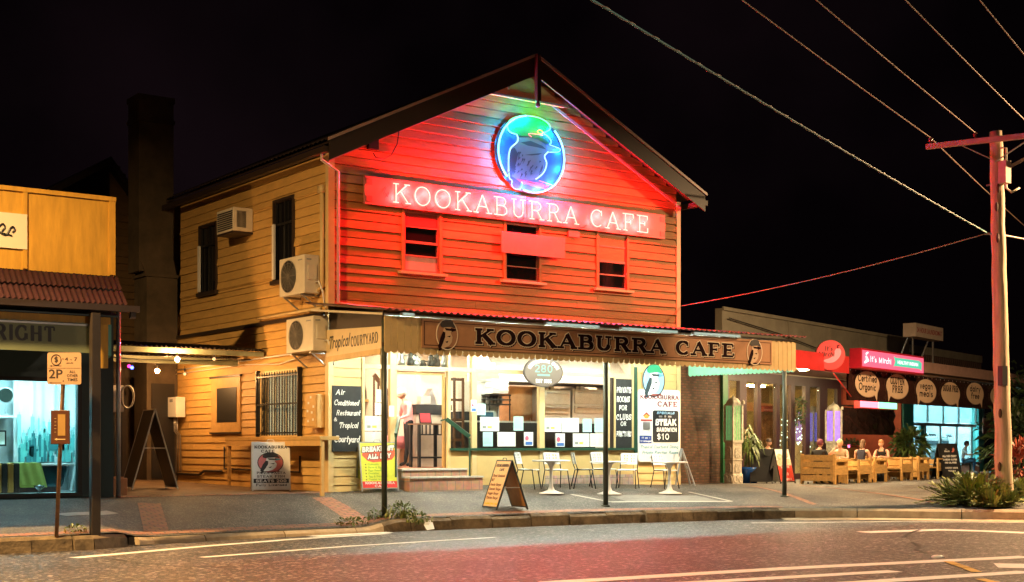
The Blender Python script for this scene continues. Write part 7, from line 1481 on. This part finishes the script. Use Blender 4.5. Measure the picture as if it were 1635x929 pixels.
# ================================================================== people
def person(label, P, rz, J, cols, hair, hairlen=.0, skin=None, sc=1.05, longhair=False, skirt=False):
    """one skinned body; J: joint name -> local position, figure faces -Y; cols: region -> material"""
    import bmesh
    t = thing('person', label, 'person', P, rz, None); t.scale = (sc, sc, sc)
    Rd = dict(pelvis=(.135, .105), spine=(.12, .09), chest=(.145, .095), neck=(.055, .055), skull=(.05, .05), shoulder=(.062, .06), elbow=(.043, .043), wrist=(.028, .026), palm=(.036, .018), hip=(.085, .085), knee=(.058, .058), ankle=(.038, .04), toe=(.036, .026))
    V_ = []; names = []; ed = []
    def addv(n): V_.append(Vector(J[n])); names.append(n); return len(V_) - 1
    idx = {}
    for n in ('pelvis', 'spine', 'chest', 'neck', 'skull'): idx[n] = addv(n)
    for a, b in (('pelvis', 'spine'), ('spine', 'chest'), ('chest', 'neck'), ('neck', 'skull')): ed.append((idx[a], idx[b]))
    for s in ('L', 'R'):
        prev = idx['chest']
        for n in ('shoulder', 'elbow', 'wrist', 'palm'): i = addv(n + s); idx[n + s] = i; ed.append((prev, i)); prev = i
        prev = idx['pelvis']
        for n in ('hip', 'knee', 'ankle', 'toe'): i = addv(n + s); idx[n + s] = i; ed.append((prev, i)); prev = i
    me = bpy.data.meshes.new('body'); bm = bmesh.new(); ly = bm.verts.layers.skin.verify(); bv = []
    for v, n in zip(V_, names):
        x = bm.verts.new(v); k = n.rstrip('LR') if n[-1] in 'LR' else n; x[ly].radius = Rd[k]; x[ly].use_root = n == 'pelvis'; bv.append(x)
    for a, b in ed: bm.edges.new((bv[a], bv[b]))
    bm.to_mesh(me); bm.free(); ob = bpy.data.objects.new('body', me); COL.objects.link(ob)
    m1 = ob.modifiers.new('skin', 'SKIN'); m2 = ob.modifiers.new('sub', 'SUBSURF'); m2.levels = 2; m2.render_levels = 2
    dg = bpy.context.evaluated_depsgraph_get(); dg.update(); em = bpy.data.meshes.new_from_object(ob.evaluated_get(dg)); vs = [v.co.copy() for v in em.vertices]; fs = [tuple(p.vertices) for p in em.polygons]
    bpy.data.objects.remove(ob)
    mb = MB(); mb.add(vs, fs); nb_ = len(fs)
    # head with nose and ears, hands with five fingers, joined into the same mesh
    hc = Vector(J['head']); hd = Vector(J.get('look', (0, -1, 0))).normalized(); hr_ = hd.cross(Vector((0, 0, 1))).normalized(); hu = hr_.cross(hd)
    H = MB(); H.ball((0, 0, 0), .112, (.70, .86, 1.0), 16, 12); H.v = [(x * (1 - .18 * max(0, -z / .112)), y - (.012 if z < 0 and y < 0 else 0), z) for x, y, z in H.v]; H.bar((0, -.088, .012), (0, -.118, -.022), .024, .026); H.ball((-.082, .0, 0), .03, (.35, .7, 1), 8, 5); H.ball((.082, .0, 0), .03, (.35, .7, 1), 8, 5)
    B = Matrix((hr_ * -1, hd * -1, hu)).transposed().to_4x4(); B.translation = hc; xf(H, B); mb.add(H.v, H.f); nh = len(mb.f)
    for s in ('L', 'R'):
        w0, p0 = Vector(J['wrist' + s]), Vector(J['palm' + s]); d = (p0 - w0).normalized(); sd = d.cross(Vector((0, 0, 1))); sd = sd.normalized() if sd.length > .1 else Vector((1, 0, 0)); cu_ = sd.cross(d) * -1
        for k, L in enumerate((.062, .074, .078, .068)):
            b0 = p0 + sd * (.030 - .02 * k) + d * .02; mb.tube([b0, b0 + d * L * .5 - Vector((0, 0, .012)), b0 + d * L * .85 - Vector((0, 0, .034))], [.0095, .009, .007], 6)
        sg = 1 if s == 'L' else -1; b0 = p0 - d * .02 + sd * .034 * sg; mb.tube([b0, b0 + sd * .025 * sg + d * .03, b0 + sd * .02 * sg + d * .06], [.012, .010, .008], 6)
    seg = []
    for a, b in ed: seg.append((V_[a], V_[b], names[a], names[b]))
    o = mb.build('body', skin or m_skin, t, True); mlist = [skin or m_skin, cols['top'], cols['legs'], cols['shoe']]
    for m_ in mlist[1:]: o.data.materials.append(m_)
    def region(n):
        n = n.rstrip('LR') if n[-1] in 'LR' else n
        if n in ('pelvis', 'spine', 'chest', 'shoulder'): return 1
        if n == 'elbow': return 1 if cols.get('sleeve', .5) >= .5 else 0
        if n == 'wrist': return 1 if cols.get('sleeve', .5) >= 1 else 0
        if n in ('hip', 'knee', 'ankle'): return 2
        if n == 'toe': return 3
        return 0
    for p in o.data.polygons:
        if p.index >= nb_: continue
        c = p.center; best = None
        for A, Bq, na, nb2 in seg:
            ab = Bq - A; tt = max(0, min(1, (c - A).dot(ab) / max(1e-9, ab.length_squared))); dd = (c - A - ab * tt).length
            if best is None or dd < best[0]: best = (dd, na, nb2, tt)
        _, na, nb2, tt = best; k = region(nb2)
        if nb2 == 'neck': k = 1 if tt < .55 else 0
        if nb2.startswith('elbow') and tt > cols.get('sleeve', .5) * 1.2: k = 0
        if nb2.startswith('shoulder') and cols.get('sleeve', .5) == 0 and tt > .75: k = 0
        if nb2.startswith('hip'): k = 2
        if nb2.startswith('ankle') and cols.get('short'): k = 0
        if nb2.startswith('knee') and cols.get('short') and tt > .9: k = 0
        p.material_index = k
    # hair and face
    G = MB(); G.ball((0, .012, .022), .122, (.74, .88, .98), 16, 12); keep = [f for f in G.f if sum(G.v[i][2] for i in f) / len(f) > .03 - .06 * (sum(G.v[i][1] for i in f) / len(f) > .02) - (.10 if longhair else .035) * (sum(G.v[i][1] for i in f) / len(f) > -.01)]; G.f = keep
    if longhair: G.ball((0, .075, -.08), .085, (.9, .6, 1.5), 10, 8)
    xf(G, B); ho = G.build('hair', hair, o, True)
    F = MB()
    for s in (-1, 1): F.ball((s * .032, -.088, .012), .011, (1, .5, .7), 8, 5)
    xf(F, B); F.build('eyes', m_black, o, True); F = MB(); F.box(-.024, -.094, -.052, .024, -.085, -.044); xf(F, B); F.build('mouth', M('lips', (.40, .14, .12), .5), o)
    return t
def seated(arm=0, lean=0., cross=False, reach=.30, look=(0, -1, -.15)):
    l = lean
    J = dict(pelvis=(0, 0, .52), spine=(0, .03 - l * .3, .72), chest=(0, .0 - l, .93), neck=(0, -.02 - l * 1.25, 1.05), skull=(0, -.03 - l * 1.35, 1.12), head=(0, -.045 - l * 1.5, 1.21), look=look)
    for s, k in (('L', 1), ('R', -1)):
        J['shoulder' + s] = (k * .19, .0 - l, .985); J['elbow' + s] = (k * .25, -.10 - l * .8, .76); J['wrist' + s] = (k * .11, -.10 - reach - l * .3, .80); J['palm' + s] = (k * .08, -.18 - reach - l * .3, .80)
        J['hip' + s] = (k * .10, -.03, .50); J['knee' + s] = (k * .13, -.44, .52); J['ankle' + s] = (k * .12, -.44, .10); J['toe' + s] = (k * .13, -.58, .045)
    if arm: J['elbowR'] = (-.30, -.22 - l, .88); J['wristR'] = (-.12, -.26 - l, 1.02); J['palmR'] = (-.06, -.24 - l, 1.08)
    if cross: J['kneeL'] = (-.02, -.46, .62); J['ankleL'] = (-.22, -.52, .36); J['toeL'] = (-.28, -.64, .30)
    return J
m_blk = M('black cloth', (.014, .013, .015), .85); m_crm = M('cream cloth', (.62, .52, .36), .85); m_nvy = M('dark navy cloth', (.02, .018, .035), .85); m_denim = M('blue denim', (.05, .17, .30), .85); m_redc = M('red cloth', (.42, .03, .04), .85); m_pinkc = M('pink shirt', (.72, .30, .30), .85); m_whc = M('white cloth', (.62, .64, .64), .85)
h_dark = M('dark hair', (.03, .015, .012), .6); h_plum = M('plum hair', (.14, .02, .05), .6); h_blond = M('blonde hair', (.62, .47, .26), .6); h_brown = M('brown hair', (.12, .06, .03), .6); h_ginger = M('ginger hair', (.34, .14, .05), .6); h_grey = M('grey hair', (.62, .56, .50), .6)
def seat_at(x, y, rz): P = r2w(x, y, 0); P.z = gz(P.x, P.y) - .03; return P, AR + rz
FX_, BX_ = R(90), R(-90)                      # facing +x and -x of the terrace
P, z = seat_at(-1.0, .5, FX_); person('person in a black shirt with short plum hair seen from behind', P, z, seated(0, .06), dict(top=m_blk, legs=m_blk, shoe=m_blk, sleeve=.6), h_plum)
P, z = seat_at(.72, .45, BX_); person('blonde woman in a sleeveless cream top with crossed bare legs', P, z, seated(1, .10, True, .2), dict(top=m_crm, legs=m_crm, shoe=m_dark, sleeve=0, short=True), h_blond)
P, z = seat_at(2.35, .5, FX_); person('woman in a dark singlet with tied brown hair facing the man across the table', P, z, seated(0, .05, False, .34), dict(top=m_nvy, legs=m_blk, shoe=m_blk, sleeve=0), h_brown, longhair=True)
P, z = seat_at(4.2, .5, BX_); person('man with bare arms in a dark singlet and red shorts', P, z, seated(0, .08, False, .26, (0, -1, -.05)), dict(top=m_blk, legs=m_redc, shoe=m_blk, sleeve=0, short=True), h_ginger)
a = onR(1222, 705, 2.9); P = r2w(a.x, 2.9, GR + .03); person('person in a patterned dark shirt sitting behind the plain black board', P, AR + R(-30), seated(0, .1), dict(top=M('patterned cloth', (.10, .12, .10), .8, var=.9, scale=16), legs=m_blk, shoe=m_blk, sleeve=.6), h_dark)
st_ = RT('door_stool', 'dark stool under the person by the restaurant door', 'stool', None, (a.x, 2.95, GR)); MB().lathe([(.0, .40), (.17, .40), (.18, .43), (0, .44)], n=16).build('seat', m_dark, st_); q = MB()
for k in range(4): q.tube([(.15 * math.cos(k * 1.571 + .8), .15 * math.sin(k * 1.571 + .8), 0), (.12 * math.cos(k * 1.571 + .8), .12 * math.sin(k * 1.571 + .8), .41)], .015, 6)
q.build('legs', m_blackmetal, st_)
a = onR(1536, 750, 2.6); P = r2w(a.x, 2.58, GR); person('person in a white shirt and blue trousers sitting on the bench outside the laundromat', P, AR + R(20), seated(0, .08, True), dict(top=m_whc, legs=m_denim, shoe=m_whc, sleeve=.6), h_dark)
# figure standing at the cafe entry
def standing(): 
    J = dict(pelvis=(0, 0, .93), spine=(0, .0, 1.12), chest=(0, -.05, 1.33), neck=(0, -.10, 1.46), skull=(0, -.13, 1.52), head=(0, -.16, 1.60), look=(0, -1, -.35))
    for s, k in (('L', 1), ('R', -1)):
        J['shoulder' + s] = (k * .19, -.05, 1.385); J['elbow' + s] = (k * .26, -.10, 1.12); J['wrist' + s] = (k * .20, -.32, 1.05); J['palm' + s] = (k * .18, -.40, 1.05)
        J['hip' + s] = (k * .10, 0, .90); J['knee' + s] = (k * .11, -.02 * k, .50); J['ankle' + s] = (k * .11, .03 * k, .09); J['toe' + s] = (k * .12, -.13 + .03 * k, .04)
    return J
P = onY(652, 700, 1.5); person('person in a pink shirt and black trousers inside the cafe entry', Vector((P.x, 1.5, FLOOR)), R(-100), standing(), dict(top=m_pinkc, legs=m_blk, shoe=m_blk, sleeve=1), h_grey)

# ================================================================== utility pole and wires
PB = gpt(1604, 806); d_ = (PB - CAM).dot(VW); WA = TH - R(30.8); WD = Vector((math.cos(WA), math.sin(WA), 0)); WX = Vector((math.sin(WA), -math.cos(WA), 0))
PT = dep(1590, 210, d_); up_ = thing('utility_pole', 'weathered timber power pole with crossarm and insulators at the right', 'utility pole', PB)
loc = lambda x, y, dd=0.: dep(x, y, d_ + dd) - PB
m_pole = M('weathered pole timber', (.54, .41, .28), .8, var=.4, scale=3, stretch=(2.5, 2.5, .25), bump=.5, bscale=9)
mb = MB(); n = 24; L = PT - PB; mb.tube([(L * (i / n) + Vector((.008 * math.sin(i * 1.7), .008 * math.cos(i * 2.1), -.1 if i == 0 else 0))) for i in range(n + 1)], [.195 - .055 * i / n + .004 * math.sin(i * 2.3) for i in range(n + 1)], 18); mb.build('pole', m_pole, up_, True)
for (x, y) in ((1594, 300), (1591, 330), (1597, 660), (1593, 380), (1596, 745)): P = loc(x, y, -.16); MB().ball(P, .06, (.7, .7, 1.8), 8, 6).build('knot', M('dark knot', (.10, .055, .035), .8), up_, True)
C0 = loc(1590, 222, -.2); wa = lambda k: C0 + WX * k
m_arm = M('crossarm timber', (.50, .36, .30), .7, var=.2)
MB().bar(wa(-1.55), wa(1.9), .1, .12).build('crossarm', m_arm, up_, bevel=.006)
q = MB(); q.bar(wa(-.75) - Vector((0, 0, .06)), C0 + Vector((0, 0, -.5)), .05, .02); q.bar(wa(.75) - Vector((0, 0, .06)), C0 + Vector((0, 0, -.5)), .05, .02); q.build('arm_brace', m_galv, up_)
INS = [wa(-1.45), wa(-.45), wa(.75), wa(1.75)]
for p in INS: MB().lathe([(.02, .05), (.02, .10), (.06, .11), (.04, .14), (.055, .16), (.035, .2), (.0, .22)], p, 10).build('insulator', M('brown porcelain', (.16, .05, .04), .2), up_, True)
q = MB(); A = loc(1598, 236, -.25); q.tube([A, A + VR * .12, A + VR * .12 - Vector((0, 0, .9)), A + VR * .25 - Vector((0, 0, 1.0)), A + VR * .42 - Vector((0, 0, .9))], .025, 6); q.build('conduit', m_cream, up_, True); q = MB(); A = loc(1604, 275, -.2); q.box(A.x - .1, A.y - .1, A.z - .25, A.x + .1, A.y + .1, A.z + .25); q.bar(loc(1609, 268, -.2), loc(1650, 246, -.2), .07); q.build('bracket', m_arm, up_)
q = MB(); A = loc(1601, 600, -.21); q.box(A.x - .1, A.y - .06, A.z - .22, A.x + .1, A.y + .06, A.z + .22); q.build('pole_box', m_black, up_)
q = MB(); A = loc(1586, 373, 0); q.tube([A - VR * .2, A + VR * .2], .03, 6); q.tube([loc(1575, 296, 0), loc(1592, 293, 0)], .02, 6); q.build('hook', m_galv, up_)
def wire(a, b, sag, r, mat, label, name='power_line'):
    n = 40; pts = [a + (b - a) * (i / n) - Vector((0, 0, sag * 4 * (i / n) * (1 - i / n))) for i in range(n + 1)]; return tag(MB().tube(pts, r, 5).build(name, mat, None, True), label, 'power line', 'overhead lines')
m_wire = M('bare wire', (.40, .30, .25), .5, metal=.3)
for k, lb in enumerate(('overhead wire on the insulator at the left end of the crossarm', 'overhead wire on the insulator just left of the pole top', 'overhead wire on the insulator just right of the pole top', 'overhead wire at the right end of the crossarm')):
    a = PB + INS[k] + Vector((0, 0, .2)); wire(a, a - WD * 46 + Vector((0, 0, .35)), .25, .013, m_wire, lb)
for k, lb in ((0, 'wire running on past the pole from the left end of the crossarm'), (3, 'wire running on past the pole from the right end of the crossarm')): a = PB + INS[k] + Vector((0, 0, .2)); wire(a, a + WD * 60, .8, .013, m_wire, lb)
a = PB + loc(1577, 372, -.1); b = a - WD * 46 + Vector((0, 0, .2)); wire(a, b, .2, .014, M('teal cable', (.14, .34, .34), .5), 'thick teal grey bundled cable rising from the pole to the upper left')
q = MB(); n = 260; q.tube([a + (b - a) * (.45 * i / n) - Vector((0, 0, .2 * 4 * (.45 * i / n) * (1 - .45 * i / n))) + Vector((0, .016 * math.cos(i * .8), .016 * math.sin(i * .8))) for i in range(n + 1)], .006, 4); tag(q.build('twisted_cable', m_wire, None, True), 'pale strand twisted round the thick bundled cable', 'power line', 'overhead lines')
b = onY(1087, 490, .1); b.x = XR + .03; wire(a, b, .12, .012, m_wire, 'service wire sagging from the pole to the right edge of the cafe wall', 'service_wire')
wire(PB + loc(1590, 373, 0), PB + loc(1590, 373, 0) + VR * 8 + VW * 6 + Vector((0, 0, .15)), .1, .02, m_wire, 'short cable leaving the pole to the right at service wire height', 'service_wire')

# ================================================================== planting at the kerb
def frond_bush(name, label, P, nf, L, mats, seed, hgt=.8, spread=1.0, leaf=.085):
    t = thing(name, label, 'bush', P, 0); rnd = random.Random(seed); B = [MB(), MB()]; S = MB()
    for k in range(nf):
        a = rnd.uniform(0, 6.283); e_ = rnd.uniform(.15, 1.25); l = L * rnd.uniform(.55, 1.1); o = Vector((rnd.uniform(-.35, .35) * spread, rnd.uniform(-.3, .3) * spread, .02)); pts = []
        for i in range(9): u = i / 8; pts.append(o + Vector((math.cos(a) * math.cos(e_), math.sin(a) * math.cos(e_), 0)) * l * u * spread + Vector((0, 0, l * hgt * (math.sin(e_) * u - .45 * u * u * (1.1 - math.sin(e_) * .8)) + .12 * u)))
        S.tube(pts, [.009 * (1 - .8 * i / 8) for i in range(9)], 4, cap=False); mb = B[k % 2]
        for i in range(1, 9):
            d = (pts[i] - pts[i - 1]).normalized(); sd = d.cross(Vector((0, 0, 1))).normalized()
            for h in (0, .33, .66):
                p = pts[i - 1] + (pts[i] - pts[i - 1]) * h
                for s in (-1, 1):
                    v = (sd * s + d * .8 + Vector((0, 0, rnd.uniform(-.1, .5)))).normalized() * leaf * rnd.uniform(.7, 1.25); w = d * leaf * .26; w2 = Vector((rnd.uniform(-.2, .2), rnd.uniform(-.2, .2), .25)) * leaf * .4
                    mb.add([p, p + v * .5 + w + w2 * .3, p + v + w2, p + v * .5 - w], [(0, 1, 2, 3)])
    S.build('stem', m_stem, t); B[0].build('foliage', mats[0], t); B[1].build('foliage', mats[1], t); return t
P = gpt(1552, 806); frond_bush('kerb_bush', 'spreading yellow green frond bush at the foot of the power pole', P, 300, .85, (m_leafy, m_leaf), 5, .9, 1.15, .085)
P = gpt(1583, 810); frond_bush('kerb_bush', 'smaller dense green bush between the frond bush and the power pole', P, 150, .5, (m_leaf, m_leafy), 15, .95, 1.0, .08)
P = gpt(1626, 800); frond_bush('kerb_bush', 'low green bush right of the power pole base', P, 90, .7, (m_leafy, m_leafd), 6, .8, 1.0, .10)
P = gpt(1630, 788); t = thing('croton_bush', 'red leaved bush right of the power pole', 'bush', P); leaves(MB(), (0, 0, .75), (.7, .6, .62), 360, .30, .12, 77, .4, .1).build('foliage', m_leafr, t); q = MB()
for k in range(7): a = k * .9; q.tube([(0, 0, 0), (.3 * math.cos(a), .3 * math.sin(a), .7)], .02, 5)
q.build('stem', m_stem, t)
for i, (px, d, rad, n, lb, m_) in enumerate(((1634, 50, (1.5, 1.4, 1.5), 700, 'dark shrub mass beyond the laundromat behind the pole', m_leafd), (1680, 54, (2.4, 2.2, 2.6), 900, 'taller dark shrub at the far right edge', m_leafd))):
    P = dep(px, 760, d); P.z = GR; t = thing('garden_shrub', lb, 'shrub', P, 0, 'shrubs beyond the laundromat'); leaves(MB(), (0, 0, rad[2] * .9), rad, n, .55, .16, 300 + i, .1, .4).build('foliage', m_, t); q = MB()
    for k in range(6): a = k * 1.05; q.tube([(0, 0, 0), (.6 * math.cos(a), .6 * math.sin(a), rad[2])], .04, 5)
    q.build('stem', m_stem, t)
def weed(P, label, n, L, mat, seed, spread=.25):
    t = thing('weed_tuft', label, 'weed', P, 0, 'weeds growing along the kerb'); rnd = random.Random(seed); q = MB()
    for k in range(n):
        a = rnd.uniform(0, 6.3); o = Vector((rnd.uniform(-spread, spread) * 1.3, rnd.uniform(-spread, spread) * .4, -.02)); l = L * rnd.uniform(.4, 1.1); u = Vector((math.cos(a) * .5, math.sin(a) * .5, 1)).normalized(); s = Vector((-math.sin(a), math.cos(a), 0)) * .012; q.add([o - s, o + s, o + u * l * .6 + s * .8, o + u * l * .6 - s * .8, o + u * l + Vector((math.cos(a), math.sin(a), -.3)) * l * .25], [(0, 1, 2, 3), (3, 2, 4)])
    q.build('blades', mat, t); leaves(MB(), (0, 0, L * .45), (spread, spread * .5, L * .45), n * 2, .09, .04, seed + 1).build('leaf', m_leaf, t); return t
weed(gpt(640, 826), 'leafy green weed growing at the kerb beside the left awning post', 70, .34, m_leafy, 1, .26); weed(gpt(668, 832), 'low weed right of the leafy weed by the left awning post', 30, .16, m_leafy, 2, .2); weed(gpt(562, 838), 'dry grass tuft at the end of the brick edging', 40, .14, M('dry grass', (.20, .16, .06), .8), 3, .25); weed(gpt(598, 829), 'sparse weed left of the left awning post', 24, .2, m_leaf, 4, .15); weed(gpt(300 / 2.725 + 8, 850), 'small dry weed by the kerb under the shop awning post', 20, .12, M('dry grass', (.20, .16, .06)), 5, .15)
P = onZ(686, 846, ROAD + .01); t = thing('litter_scrap', 'crumpled white paper scrap lying in the gutter', 'litter', P); q = MB(); q.add([(-.1, -.06, 0), (.08, -.05, .02), (.1, .06, .16), (-.04, .05, .2), (-.12, .02, .1), (0, 0, .09)], [(0, 1, 5), (1, 2, 5), (2, 3, 5), (3, 4, 5), (4, 0, 5)]); q.build('paper', m_paper, t)
